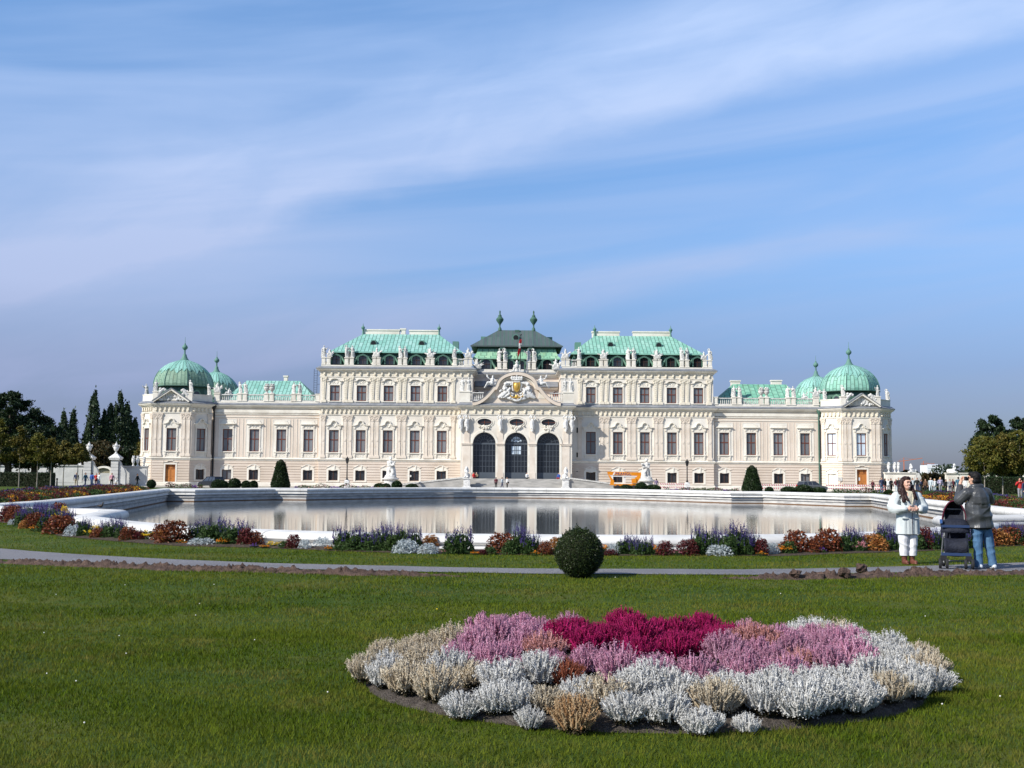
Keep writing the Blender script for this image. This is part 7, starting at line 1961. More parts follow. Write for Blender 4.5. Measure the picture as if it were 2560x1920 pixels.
# tags: 0 skin, 1 top, 2 trousers, 3 shoes
def pose_prims(kind):
 p = []
 if kind == 'sit':
  p += [('e', (0, 0, .12), (.19, .17, .14), 2), ('c', (-.1, -.05, .12), (-.12, -.48, .16), .085, .07, 2), ('c', (.1, -.05, .12), (.13, -.46, .2), .085, .07, 2), ('c', (-.12, -.48, .16), (-.12, -.52, -.28), .065, .05, 2), ('c', (.13, -.46, .2), (.12, -.42, -.26), .065, .05, 2),
    ('c', (-.12, -.5, -.34), (-.12, -.64, -.36), .045, .04, 3), ('c', (.12, -.4, -.33), (.13, -.54, -.36), .045, .04, 3)]
  h = -.78; y = 0
  p += [('c', (0, 0, .2), (0, -.06, .58), .16, .17, 1)]
 else:
  st = {'stand': 0, 'walk': .2, 'talk': .04, 'photo': .05, 'bag': 0}[kind]
  for s, d in ((-1, st), (1, -st)):
   p += [('c', (s * .09, 0, .90), (s * .10, -d * .6, .48), .092, .068, 2), ('c', (s * .10, -d * .6, .48), (s * .10, -d + (.08 if d < 0 else 0), .1), .066, .05, 2), ('c', (s * .10, -d + .02, .05), (s * .11, -d - .14, .04), .05, .042, 3)]
  h = 0; y = 0
  p += [('e', (0, 0, .93), (.175, .13, .13), 2), ('c', (0, 0, 1.0), (0, 0, 1.3), .15, .17, 1)]
 p += [('c', (-.16, y - .02, 1.38 + h), (.16, y - .02, 1.38 + h), .078, .078, 1), ('c', (0, y, 1.42 + h), (0, y - .01, 1.52 + h), .055, .05, 0), ('e', (0, y - .02, 1.60 + h), (.082, .10, .118), 0), ('e', (0, y - .115, 1.595 + h), (.015, .02, .022), 0)]
 def arm(s, e, w):
  S = (s * .21, y, 1.37 + h)
  return [('c', S, e, .062, .05, 1), ('c', e, w, .05, .036, 1), ('e', (w[0], w[1] - .02, w[2] - .05), (.04, .04, .065), 0)]
 if kind in ('stand', 'bag'): p += arm(-1, (-.27, .03, 1.08), (-.26, -.06, .84)) + arm(1, (.27, .03, 1.08), (.25, -.05, .84))
 if kind == 'bag': p += [('e', (.3, .05, .95), (.09, .15, .16), 3), ('c', (.2, -.06, 1.42), (.3, 0, 1.05), .02, .02, 3)]
 if kind == 'walk': p += arm(-1, (-.27, .1, 1.1), (-.25, .16, .86)) + arm(1, (.27, -.06, 1.1), (.24, -.24, .92))
 if kind == 'talk': p += arm(-1, (-.28, .02, 1.1), (-.08, -.22, 1.12)) + arm(1, (.27, .03, 1.08), (.25, -.05, .84))
 if kind == 'photo': p += arm(-1, (-.3, -.12, 1.2), (-.07, -.26, 1.52)) + arm(1, (.3, -.12, 1.2), (.07, -.26, 1.52)) + [('e', (0, -.25, 1.57), (.07, .04, .045), 3)]
 if kind == 'sit': p += arm(-1, (-.26, -.12, 1.1 + h), (-.14, -.36, 1.0 + h)) + arm(1, (.26, -.12, 1.1 + h), (.14, -.36, 1.0 + h))
 return p
PM = {k: blob('person', pose_prims(k), .021, [SKIN] * 4, 2) for k in ('stand', 'walk', 'talk', 'photo', 'bag', 'sit')}
def hairmesh(long):
 p = [('e', (0, .012, 1.645), (.092, .105, .095), 0), ('e', (0, .05, 1.58), (.085, .075, .10), 0)]
 if long: p += [('c', (-.07, .04, 1.6), (-.08, .05, 1.4), .045, .04, 0), ('c', (.07, .04, 1.6), (.08, .05, 1.4), .045, .04, 0), ('c', (0, .07, 1.6), (0, .08, 1.4), .06, .06, 0)]
 return blob('hair', p, .02, [HAIRM['dark']], 2)
HM_ = {False: hairmesh(False), True: hairmesh(True)}
def setm(o, ms):
 for i, mm in enumerate(ms):
  o.material_slots[i].link = 'OBJECT'; o.material_slots[i].material = mm
def person(px, Y, pose, top, trou, hair, label, group, rz=0.0, s=1.0, long=False, z=None, x=None):
 x = at(px, 1215, Y).x if x is None else x
 o = put('person', PM[pose], None, (x, Y, gz(x, Y) if z is None else z), rz, s)
 setm(o, [SKIN, CL[top], CL[trou], CL['black']])
 h = put('hair', HM_[long], o, (0, 0, -.78 if pose == 'sit' else 0)); setm(h, [HAIRM[hair]])
 return tag(o, label, 'person', group)
GL = 'visitors by the left gate'
for a in ((190, 133, 'stand', 'navy', 'khaki', 'grey', 'person in open dark jacket and khaki trousers near the left gate', .2), (213, 135, 'walk', 'teal', 'navy', 'dark', 'person in blue-grey top and dark trousers left of the royal blue shirt', 1.2), (229, 134, 'stand', 'blue', 'jeans', 'dark', 'person in a royal blue shirt below the left gate pillar', 2.8),
   (240, 138, 'stand', 'red', 'maroon', 'brown', 'person in red half hidden behind the white top at the left gate', .3), (247, 134, 'talk', 'white', 'jeans', 'blond', 'person in a white top and jeans by the left gate', -.6), (279, 135, 'stand', 'pink', 'black', 'dark', 'person in a pink top below the right gate pillar', .4), (343, 140, 'walk', 'black', 'black', 'dark', 'person all in black walking by the garden wall urns', 1.5)):
 person(*a[:3], a[3], a[4], a[5], a[6], GL, a[7])
person(290, 135, 'stand', 'white', 'khaki', 'brown', 'small child in white beside the pink top at the left gate', GL, -.5, .62)
GS = 'visitors walking before the entrance steps'
person(1240, 168.4, 'stand', 'maroon', 'black', 'dark', 'person in a dark maroon coat, leftmost before the entrance steps', GS, 3.0)
person(1255.5, 168.2, 'walk', 'pale', 'navy', 'dark', 'person in pale blue striding before the steps, between two others', GS, 1.4)
person(1268, 168.3, 'bag', 'white', 'black', 'brown', 'person in white top and black trousers, rightmost of three before the steps', GS, -1.2)
GT_ = 'visitors seated on top of the entrance steps'
ys = PY0 + YP - .95; zt = PZ0 + PFL + .02
person(1184, ys, 'sit', 'red', 'maroon', 'dark', 'person in red sitting on the top step at its left end', GT_, .3, z=zt)
person(1191, ys + .2, 'sit', 'khaki', 'black', 'grey', 'person in khaki sitting on the top step beside the person in red', GT_, -.3, z=zt)
person(1317, ys, 'sit', 'white', 'black', 'dark', 'person in white sitting on the top step before the middle pier', GT_, .5, z=zt)
person(1397, ys, 'sit', 'blue', 'red', 'brown', 'person in blue and red sitting on the top step at its right end', GT_, -.4, z=zt)
person(1641, 160, 'stand', 'purple', 'grey', 'dark', 'person in a greyish purple shirt right of the right large statue', 'visitors by the palace', 3.1, x=at(1641, 1215, 160).x)
person(2182, 158, 'stand', 'maroon', 'black', 'dark', 'person in maroon standing alone before the right pavilion', 'visitors by the palace', .2, long=True)
GR = 'crowd by the right garden wall'
for i, (px, Y, po, tp, tr, hr, lb, rz, s) in enumerate(((2204, 128, 'stand', 'navy', 'jeans', 'dark', 'person in dark jacket and blue jeans at the left end of the right crowd', .2, 1.03), (2213, 130, 'bag', 'black', 'maroon', 'dark', 'person in black with maroon trousers, second in the right crowd', 1.0, .97), (2221, 133, 'stand', 'white', 'grey', 'grey', 'person in white among the black coats left of the woman', -.3, .97),
  (2228, 129, 'talk', 'black', 'black', 'dark', 'person in black coat and black trousers left of the woman', .5, .98), (2240, 132, 'stand', 'maroon', 'pale', 'brown', 'person in maroon with pale trousers just left of the woman', -.4, .95), (2247, 128, 'stand', 'black', 'navy', 'dark', 'tall person in black just behind the woman at the left', .1, 1.02), (2253, 131, 'stand', 'grey', 'navy', 'dark', 'person in grey peeping out behind the woman', .3, 1.0),
  (2282, 127, 'stand', 'pale', 'navy', 'dark', 'person in pale top just right of the woman', .4, 1.0), (2293, 126, 'bag', 'black', 'navy', 'dark', 'person in black with shoulder bag right of the woman', -.5, 1.02), (2303, 129, 'talk', 'navy', 'black', 'brown', 'person in navy beside the shoulder bag', 1.2, .93), (2314, 128, 'stand', 'brown', 'black', 'brown', 'person in brown below the brown tree', -.8, .93),
  (2327, 124, 'walk', 'pale', 'pale', 'grey', 'person all in pale clothes, left of two right of the brown coat', -.6, 1.0), (2337, 126, 'stand', 'white', 'pale', 'blond', 'person in white beside the pale clothes', .3, .96), (2351, 123, 'talk', 'lavender', 'grey', 'blond', 'person in a lavender jacket in the right crowd', 0, 1.04), (2365, 127, 'stand', 'black', 'black', 'dark', 'dark-clothed person right of the lavender jacket', .6, .93),
  (2375, 125, 'bag', 'grey', 'navy', 'dark', 'person in grey with bag in the right crowd', -.3, .93), (2383, 128, 'stand', 'maroon', 'black', 'dark', 'person in maroon left of the teal jacket', .2, .96), (2396, 118, 'stand', 'teal', 'navy', 'dark', 'person seen from behind in a wide teal jacket', 3.0, 1.06), (2413, 112, 'talk', 'white', 'grey', 'brown', 'person in white right of the teal jacket', -1.5, .98),
  (2550, 84, 'photo', 'red', 'grey', 'brown', 'person in red holding up a camera at the right edge', -.3, 1.0), (2562, 82, 'stand', 'navy', 'navy', 'dark', 'person in dark blue at the right edge beside the red top', .5, .95))):
 person(px, Y, po, tp, tr, hr, lb, GR, rz, s, long=i % 3 == 1)
# ------------------------------------------------------------------ the two people in front
def rot(p, c, a):
 x, y = p[0] - c[0], p[1] - c[1]
 return (c[0] + x * math.cos(a) - y * math.sin(a), c[1] + x * math.sin(a) + y * math.cos(a), p[2])
def head_prims(c, a, t=0):
 """head facing -y, turned by a about z; c = centre of the skull"""
 L_ = [('e', (0, 0, .0), (.074, .094, .108), t), ('e', (0, -.035, -.07), (.052, .058, .055), t), ('e', (0, -.094, -.010), (.012, .018, .024), t), ('e', (.074, .008, -.012), (.014, .022, .034), t), ('e', (-.074, .008, -.012), (.014, .022, .034), t),
   ('e', (-.038, -.066, -.034), (.022, .021, .022), t), ('e', (.038, -.066, -.034), (.022, .021, .022), t), ('e', (0, -.085, .04), (.055, .02, .02), t)]
 out = []
 for k in L_:
  q = rot(k[1], (0, 0), a); out.append(('e', (c[0] + q[0], c[1] + q[1], c[2] + q[2]), k[2], k[3]))
 return out
def hand_prims(w, d, side, t=0):
 """hand at wrist w pointing along d (unit), loosely curled: palm, four fingers of different lengths, thumb from the side"""
 w = Vector(w); d = Vector(d).normalized(); up_ = Vector((0, 0, 1)); s = d.cross(up_).normalized() * side; nrm = s.cross(d).normalized()
 if nrm.z > 0: nrm = -nrm
 P = [('c', tuple(w), tuple(w + d * .05), .027, .030, t), ('c', tuple(w + d * .045 - up_ * .022), tuple(w + d * .055 + up_ * .024), .020, .018, t)]
 for i, ln in enumerate((.058, .066, .062, .048)):
  b = w + d * .075 + up_ * (.030 - .020 * i)
  k1 = b + d * ln * .5; k2 = k1 + (d * .55 + s * .75).normalized() * ln * .45; k3 = k2 + (s * .9 - d * .2).normalized() * ln * .3
  P += [('c', tuple(b), tuple(k1), .0095, .009, t), ('c', tuple(k1), tuple(k2), .009, .0085, t), ('c', tuple(k2), tuple(k3), .0085, .0075, t)]
 b = w + d * .03 + up_ * .028
 k1 = b + (d * .6 + up_ * .7).normalized() * .035; k2 = k1 + (d * .9 + up_ * .1 + s * .4).normalized() * .034
 P += [('c', tuple(b), tuple(k1), .012, .010, t), ('c', tuple(k1), tuple(k2), .010, .008, t)]
 return P
def wrinkle(me, amp, fr, z0=0, z1=9, seed=0):
 n = len(me.vertices); V = np.zeros(n * 3, dtype=np.float32); N = np.zeros(n * 3, dtype=np.float32)
 me.vertices.foreach_get('co', V); me.vertices.foreach_get('normal', N); V = V.reshape(-1, 3); N = N.reshape(-1, 3)
 for i in range(n):
  if not z0 <= V[i][2] <= z1: continue
  q = Vector((V[i][0] * fr[0], V[i][1] * fr[1] + seed, V[i][2] * fr[2] + V[i][0] * fr[0] * .6))
  d = 1 - abs(noise.noise(q)) * 2.2
  V[i] += N[i] * amp * d
 me.vertices.foreach_set('co', V.ravel()); me.update()
def cut(me, z, up=True):
 """trim a garment at height z, leaving an open hem"""
 bm = bmesh.new(); bm.from_mesh(me)
 bmesh.ops.bisect_plane(bm, geom=bm.verts[:] + bm.edges[:] + bm.faces[:], plane_co=(0, 0, z), plane_no=(0, 0, 1), clear_inner=up, clear_outer=not up)
 bm.to_mesh(me); bm.free(); me.update()
# --- woman in the pale coat, facing the camera
pw = gnd(2271, 1407); pw = at(2271, 1407, 21.6); zw = gz(pw.x, 21.6)
wom = tag(empty('person', (pw.x, 21.6, zw), .10), 'smiling woman with long dark hair in a pale coat, white trousers and brown boots', 'person')
SK2 = mat('face_skin', (.60, .34, .25), (.66, .39, .30), 14, .5, spec=.4)
COAT = mat('pale_coat_cloth', (.50, .54, .545), (.58, .62, .62), 6, .75, .12, 60)
WTR = mat('white_trouser_cloth', (.66, .66, .70), (.74, .74, .77), 5, .8, .12, 60)
BOOT = mat('brown_boot_leather', (.10, .035, .022), (.15, .05, .032), 12, .5)
WHAIR = mat('dark_brown_hair', (.014, .006, .006), (.038, .014, .012), 40, .55, stretch=(4, 4, .6), spec=.25)
hc = (-.02, -.035, 1.535); ha = .12
body = head_prims(hc, ha) + [('c', (0, 0, 1.33), (-.015, -.02, 1.46), .052, .048, 0), ('c', (0, 0, .9), (0, 0, 1.25), .13, .14, 0), ('c', (-.15, 0, 1.3), (.15, 0, 1.3), .06, .06, 0)]
for s in (-1, 1):
 body += [('c', (s * .085, 0, .85), (s * .085, 0, .46), .08, .06, 0), ('c', (s * .085, 0, .46), (s * .08, 0, .1), .055, .04, 0)]
 body += [('c', (s * .18, 0, 1.28), (s * .27, -.03, 1.06), .045, .04, 0), ('c', (s * .27, -.03, 1.06), (s * .105, -.235, 1.055), .038, .028, 0)]
 body += hand_prims((s * .115, -.235, 1.055), (-s * .93, -.25, -.05), s)
put('body', blob('body', body, .0062, [SK2], 1), wom)
mats_eye = [mat('eye_dark', (.02, .012, .01), None, 1, .3)]
mb = MB()
for s in (-1, 1):
 q = rot((s * .030, -.088, .012), (0, 0), ha); e = MB(); e.ball((hc[0] + q[0], hc[1] + q[1], hc[2] + q[2]), (.014, .008, .0075), 8); e.build('eye', mats_eye[0], wom)
 q = rot((s * .030, -.096, .034), (0, 0), ha); e = MB(); e.ball((hc[0] + q[0], hc[1] + q[1], hc[2] + q[2]), (.020, .008, .005), 8); e.build('eyebrow', WHAIR, wom)
def smile(pts, r, y):
 e = MB(); e.tube([tuple(hc[i] + rot((x, y + abs(x) * .35, z), (0, 0), ha)[i] for i in range(3)) for x, z in pts], r, 6); return e
mo = smile([(-.027, -.058), (-.014, -.068), (0, -.072), (.014, -.068), (.027, -.058)], [.003, .007, .008, .007, .003], -.092).build('mouth', mat('lips', (.46, .16, .14), None, 1, .5), wom)
smile([(-.020, -.059), (-.010, -.065), (0, -.068), (.010, -.065), (.020, -.059)], [.002, .004, .005, .004, .002], -.098).build('teeth', M_WHITE, mo)
hp = [('e', (0, .03, .035), (.092, .098, .100), 0), ('e', (0, -.005, .090), (.080, .082, .040), 0), ('c', (-.088, .025, .05), (-.115, .0, -.12), .030, .042, 0), ('c', (.088, .025, .05), (.112, .0, -.12), .028, .038, 0), ('c', (-.105, -.03, -.12), (-.135, -.115, -.34), .046, .030, 0), ('c', (.10, -.03, -.12), (.125, -.115, -.30), .044, .026, 0), ('c', (-.11, -.05, -.17), (-.075, -.15, -.32), .032, .018, 0), ('c', (.115, -.05, -.17), (.07, -.15, -.28), .028, .016, 0), ('c', (-.05, .08, .0), (-.07, .13, -.26), .06, .05, 0), ('c', (.05, .08, 0), (.07, .13, -.26), .06, .05, 0), ('c', (-.13, .02, -.1), (-.15, .0, -.28), .04, .035, 0)]
hp2 = []
for k in hp:
 f = lambda v: tuple(hc[i] + rot(v, (0, 0), ha)[i] for i in range(3))
 hp2.append(('e', f(k[1]), k[2], 0) if k[0] == 'e' else ('c', f(k[1]), f(k[2]), k[3], k[4], 0))
wh = blob('hair', hp2, .009, [WHAIR], 1, .006); wrinkle(wh, .007, (16, 16, 2.2)); put('hair', wh, wom)
coat = [('c', (0, .015, 1.08), (0, .015, 1.20), .185, .175, 0), ('c', (-.16, .01, 1.28), (.16, .01, 1.28), .098, .098, 0), ('c', (-.07, .0, 1.0), (-.085, .0, .56), .135, .140, 0), ('c', (.07, .0, 1.0), (.085, .0, .56), .135, .140, 0), ('c', (0, .0, 1.0), (0, -.005, .5), .15, .155, 0), ('c', (-.09, .10, 1.35), (.09, .10, 1.35), .06, .06, 0), ('c', (-.14, .02, 1.36), (-.06, -.10, 1.28), .035, .03, 0), ('c', (.14, .02, 1.36), (.07, -.10, 1.28), .035, .03, 0)]
for s in (-1, 1):
 coat += [('c', (s * .21, .01, 1.28), (s * .295, -.01, 1.08), .094, .098, 0), ('e', (s * .29, -.03, 1.06), (.10, .10, .10), 0), ('c', (s * .29, -.04, 1.05), (s * .155, -.215, 1.045), .092, .058, 0)]
cm = blob('coat', coat, .011, [COAT], 2); cut(cm, .575)
wrinkle(cm, .016, (3.5, 3.5, 9), .98, 1.26); wrinkle(cm, .012, (5, 5, 1.2), .5, .98, 3)
co = put('coat', cm, wom)
SHIRT = mat('beige_shirt', (.55, .50, .38), (.62, .57, .45), 12, .8, .3)
mb = MB(); mb.add([(-.05, -.135, 1.36), (.045, -.135, 1.36), (.045, -.178, 1.25), (.02, -.188, 1.13), (.0, -.188, 1.13), (-.045, -.178, 1.25)], [(0, 5, 4, 3, 2, 1)]); mb.add([(-.055, -.05, 1.40), (.05, -.05, 1.40), (.05, -.135, 1.36), (-.055, -.135, 1.36)], [(0, 3, 2, 1)])
mb.build('shirt', SHIRT, wom)
ZIP = mat('coat_seam', (.10, .10, .12), None, 1, .6)
mb = MB(); mb.tube([(.015, -.188, 1.12), (.02, -.175, 1.0), (.02, -.162, .9), (.02, -.158, .75), (.02, -.160, .58)], .0065, 6); mb.build('zip', ZIP, co)
for s in (-1, 1):
 mb = MB(); mb.box(s * .12 - .055, s * .12 + .055, -.165, -.125, .865, .885); mb.build('pocket_flap', COAT, co)
 mb = MB(); mb.tube([(s * .09, -.11, 1.34), (s * .085, -.17, 1.2), (s * .02, -.19, 1.10)], .014, 6); mb.build('lapel', ZIP if s > 0 else COAT, co)
for z in (.98, .80):
 mb = MB(); mb.ball((.02 - .012, -.172, z), (.008, .006, .008), 8); mb.build('button', BOOT, co)
tr = []
for s in (-1, 1): tr += [('c', (s * .085, 0, .66), (s * .088, -.01, .44), .105, .088, 0), ('c', (s * .088, -.01, .44), (s * .080, 0, .14), .088, .070, 0)]
tm = blob('trousers', tr + [('e', (0, 0, .68), (.18, .12, .08), 0)], .010, [WTR], 2); cut(tm, .165); wrinkle(tm, .014, (4, 4, 8)); put('trousers', tm, wom)
for s in (-1, 1): put('boot', blob('boot', [('c', (s * .075, 0, .22), (s * .075, .0, .07), .058, .05, 0), ('c', (s * .075, .02, .045), (s * .085, -.13, .04), .048, .040, 0), ('e', (s * .08, -.06, .015), (.048, .13, .018), 0)], .008, [BOOT], 1), wom)
# --- man in the grey jacket, seen from behind, taking the picture
pm_ = at(2456, 1425, 20.3)
man = tag(empty('person', (pm_.x, 20.3, gz(pm_.x, 20.3) + .012), PI + .22), 'man seen from behind in grey jacket and blue jeans, standing beside the stroller', 'person')
JACK = mat('shiny_grey_jacket', (.038, .040, .044), (.064, .067, .072), 7, .38, .10, 40, spec=.55)
JEAN = mat('blue_denim', (.05, .125, .24), (.10, .19, .31), 10, .85, .15, 80, stretch=(1, 1, .4))
MHAIR = mat('black_hair', (.005, .005, .006), (.013, .012, .012), 40, .65, spec=.2)
hc = (.01, -.03, 1.605); ha = .38
body = head_prims(hc, ha) + [('c', (0, 0, 1.40), (0, -.02, 1.52), .06, .056, 0), ('c', (0, 0, .95), (0, 0, 1.3), .13, .15, 0), ('c', (-.17, 0, 1.36), (.17, 0, 1.36), .06, .06, 0)]
for s in (-1, 1):
 body += [('c', (s * .09, 0, .88), ((-.15, .07)[s > 0], 0, .48), .075, .055, 0), ('c', ((-.15, .07)[s > 0], 0, .48), ((-.21, .07)[s > 0], 0, .1), .05, .04, 0)]
 body += [('c', (s * .2, 0, 1.36), (s * .308, -.09, 1.23), .048, .042, 0), ('c', (s * .308, -.09, 1.23), (s * .12 + .06, -.20, 1.50), .04, .03, 0)]
 body += hand_prims((s * .12 + .06, -.205, 1.51), (-s * .45, -.15, .85), s)
put('body', blob('body', body, .0065, [SKIN], 1), man)
for s in (-1, 1):
 q = rot((s * .030, -.088, .012), (0, 0), ha); e = MB(); e.ball((hc[0] + q[0], hc[1] + q[1], hc[2] + q[2]), (.011, .008, .006), 8); e.build('eye', mats_eye[0], man)
e = MB(); q = rot((0, -.101, -.066), (0, 0), ha); e.ball((hc[0] + q[0], hc[1] + q[1], hc[2] + q[2]), (.024, .007, .007), 10); e.build('mouth', mat('man_lips', (.33, .12, .10), None, 1, .5), man)
hp = [('e', (0, .025, .035), (.090, .098, .095), 0), ('e', (0, .045, -.02), (.082, .070, .085), 0), ('e', (0, -.035, .085), (.078, .075, .040), 0), ('c', (-.06, .05, -.05), (.06, .05, -.05), .045, .045, 0)]
hp2 = []
for k in hp:
 f = lambda v: tuple(hc[i] + rot(v, (0, 0), ha)[i] for i in range(3))
 hp2.append(('e', f(k[1]), k[2], 0) if k[0] == 'e' else ('c', f(k[1]), f(k[2]), k[3], k[4], 0))
put('hair', blob('hair', hp2, .009, [MHAIR], 1, .006), man)
jk = [('c', (0, .02, 1.18), (0, .02, 1.28), .185, .185, 0), ('c', (-.165, .01, 1.345), (.165, .01, 1.345), .105, .105, 0), ('c', (-.05, .01, 1.1), (-.06, .01, .70), .165, .155, 0), ('c', (.05, .01, 1.1), (.06, .01, .70), .165, .155, 0), ('c', (-.06, .03, 1.46), (.06, .03, 1.46), .062, .062, 0), ('c', (-.05, -.06, 1.43), (.05, -.06, 1.43), .05, .05, 0)]
for s in (-1, 1): jk += [('c', (s * .21, 0, 1.34), (s * .305, -.08, 1.225), .096, .088, 0), ('c', (s * .305, -.09, 1.225), (s * .14 + .05, -.195, 1.45), .078, .054, 0)]
jm = blob('jacket', jk, .011, [JACK], 2); cut(jm, .735); wrinkle(jm, .024, (2.6, 2.6, 5.5), .7, 1.16, 2); wrinkle(jm, .012, (3, 3, 3), 1.16, 1.5, 5)
jo = put('jacket', jm, man)
mb = MB(); mb.lathe([(.9, .70), (1.0, .715), (1.0, .75), (.9, .76)], (0, 0, 0), 24, 0, 0, .205, .150); mb.build('dark_hem', CL['black'], jo, True)
jn = [('e', (0, .01, .80), (.165, .13, .13), 0)]
for s, fx in ((-1, -.20), (1, .08)): jn += [('c', (s * .085, .01, .80), (fx * .55 + s * .035, .0, .48), .105, .080, 0), ('c', (fx * .55 + s * .035, .0, .48), (fx, .01, .10), .080, .068, 0), ('e', (fx, .0, .07), (.072, .08, .05), 0)]
jnm = blob('jeans', jn, .010, [JEAN], 2); wrinkle(jnm, .012, (3.5, 3.5, 8)); put('jeans', jnm, man)
SHOE = mat('pale_shoe', (.45, .50, .55), (.6, .63, .66), 9, .6)
for fx in (-.20, .08): put('shoe', blob('shoe', [('c', (fx, .06, .045), (fx * 1.12, -.15, .04), .045, .038, 0), ('e', (fx * 1.05, -.05, .018), (.046, .14, .02), 0)], .008, [SHOE], 1), man)
def shear(o):
 if o.data:
  for v_ in o.data.vertices: v_.co.x += .085 * min(1, max(0, (v_.co.z - .55) / .8))
 for c_ in o.children: shear(c_)
shear(man)
camo = tag(empty('camera_device', man.matrix_world @ Vector((0, 0, 0)) if False else (0, 0, 0)), 'small dark camera held up before the face of the man', 'camera')
Mm = Matrix.Translation((pm_.x, 20.3, gz(pm_.x, 20.3) + .012)) @ Matrix.Rotation(PI + .22 + .3, 4, 'Z')
c_ = Mm @ Vector((.08, -.215, 1.60)); camo.location = c_; camo.rotation_euler = (0, 0, PI + .52)
mb = MB(); mb.box(-.055, .055, -.018, .018, -.032, .032); mb.box(.02, .05, -.015, .015, .032, .042); mb.build('camera_body', M_IRON, camo)
mb = MB(); mb.lathe([(.024, 0), (.024, .02), (.02, .035)], (0, 0, 0), 14); mb.xf(Matrix.Rotation(PI / 2, 4, 'X')).build('lens', M_LEAD, camo, False, (-.01, -.018, 0))
# ================================================================== stroller
NAVY = mat('navy_fabric', (.009, .011, .020), (.017, .020, .034), 10, .75, .4, 30)
BLUE = mat('blue_frame_paint', (.022, .042, .105), None, 1, .4); SILVER = mat('grey_tube', (.42, .43, .44), None, 1, .35, metal=.6)
MARO = mat('maroon_piping', (.09, .012, .028), None, 1, .6); TYRE = mat('rubber', (.02, .02, .022), None, 1, .8); HUB = mat('grey_hub', (.30, .32, .34), None, 1, .5)
Ys = 20.45; xs_ = at(2390, 1424, Ys).x
st = tag(empty('stroller', (xs_, Ys, gz(xs_, Ys) + .012), -.34), 'navy blue baby stroller with blue frame and grey double wheels beside the man', 'stroller')
def wheel(x, y, r, w=.035):
 t = MB(); t.lathe([(r * .72, -w), (r * .95, -w), (r, -w * .5), (r, w * .5), (r * .95, w), (r * .72, w), (r * .72, -w)], (0, 0, 0), 18); t.xf(Matrix.Rotation(PI / 2, 4, 'Y')); o = t.build('wheel', TYRE, st, True, (x, y, r))
 t = MB(); t.lathe([(.02, -w * .9), (r * .74, -w * .7), (r * .74, w * .7), (.02, w * .9)], (0, 0, 0), 14); t.xf(Matrix.Rotation(PI / 2, 4, 'Y')); t.build('hub', HUB, o)
for x in (-.27, -.155, .155, .27): wheel(x, -.30, .092, .024)
for x in (-.20, .36): wheel(x, .34, .105, .028)
t = MB()
for s in (-1, 1):
 t.tube([(s * .21, -.30, .10), (s * .21, -.28, .22), (s * .19, -.20, .30), (s * .17, .28, .98), (s * .16, .38, 1.04)], .012, 8)
 t.tube([(s * .24, .34, .11), (s * .21, .12, .45), (s * .20, -.05, .58)], .013, 8)
t.tube([(-.20, .34, .105), (.36, .34, .105)], .010, 6); t.tube([(-.19, .38, 1.04), (.19, .38, 1.04)], .016, 8)
t.build('frame', SILVER, st, True)
t = MB(); t.box(-.25, .25, -.31, -.27, .235, .285); t.box(-.235, .235, -.24, -.20, .73, .775); t.build('bumper_bar', BLUE, st)
for s in (-1, 1):
 t = MB(); t.box(s * .212 - .055, s * .212 + .055, -.32, -.28, .15, .235); t.build('fork', M_IRON, st)
def shell(pts, wid, th, mt, name, par=None):
 """fabric sling: profile (y, z) swept across the width, sagging in the middle"""
 v = []; fs = []; n = len(pts); W = 10
 for j in range(W + 1):
  u = j / W * 2 - 1
  for y, z in pts: v.append((u * wid, y + .03 * (1 - u * u), z - .02 * (1 - u * u)))
 for j in range(W):
  for i in range(n - 1): a = j * n + i; fs.append((a, a + 1, a + n + 1, a + n))
 me = npmesh(name, v, fs, mt, True); o = put(name, me, par or st); sm_ = o.modifiers.new('s', 'SOLIDIFY'); sm_.thickness = th; return o
shell([(-.30, .30), (-.28, .46), (-.16, .52), (.08, .50), (.20, .62), (.27, .80), (.30, .95)], .205, .03, NAVY, 'seat')
shell([(-.20, .27), (-.05, .22), (.2, .22), (.3, .36)], .18, .015, NAVY, 'basket')
# front hood: low rounded canopy over the child, and the tall hood behind it
v = []; fs = []; na, nb = 12, 12
def canopy(yc, zc, ry, rz_, w, a0, a1, name, mt):
 v = []; fs = []
 for i in range(na + 1):
  a = a0 + (a1 - a0) * i / na
  for j in range(nb + 1):
   u = j / nb * 2 - 1; k = (1 - abs(u) ** 3.0 * .30)
   v.append((u * w, yc + math.cos(a) * ry * k, zc + math.sin(a) * rz_ * k))
 for i in range(na):
  for j in range(nb): q = i * (nb + 1) + j; fs.append((q, q + 1, q + nb + 2, q + nb + 1))
 o = put(name, npmesh(name, v, fs, mt, True), st); sm_ = o.modifiers.new('s', 'SOLIDIFY'); sm_.thickness = .014; return o
canopy(.02, .62, .27, .27, .245, PI * .98, PI * .25, 'canopy', NAVY)
v = []; fs = []
for j in range(8):
 b = PI / 2 * j / 7
 for i in range(15): a = PI * i / 14; v.append((.215 * math.cos(a) * math.cos(b) ** .5, .20 + .24 * math.sin(b), .66 + .54 * (math.sin(a) ** .8) * math.cos(b * .55)))
for j in range(7):
 for i in range(14): q = j * 15 + i; fs.append((q, q + 1, q + 16, q + 15))
hd = put('hood', npmesh('hood', v, fs, NAVY, True), st); sm_ = hd.modifiers.new('s', 'SOLIDIFY'); sm_.thickness = .012
t = MB(); t.tube([(.217 * math.cos(PI * i / 14), .195, .66 + .54 * math.sin(PI * i / 14) ** .8) for i in range(15)], .013, 6)
t.build('piping', MARO, hd)
t = MB(); t.box(-.258, -.215, -.20, -.10, .80, .87); t.build('window_patch', mat('sky_blue_patch', (.03, .09, .26), None, 1, .6), st)
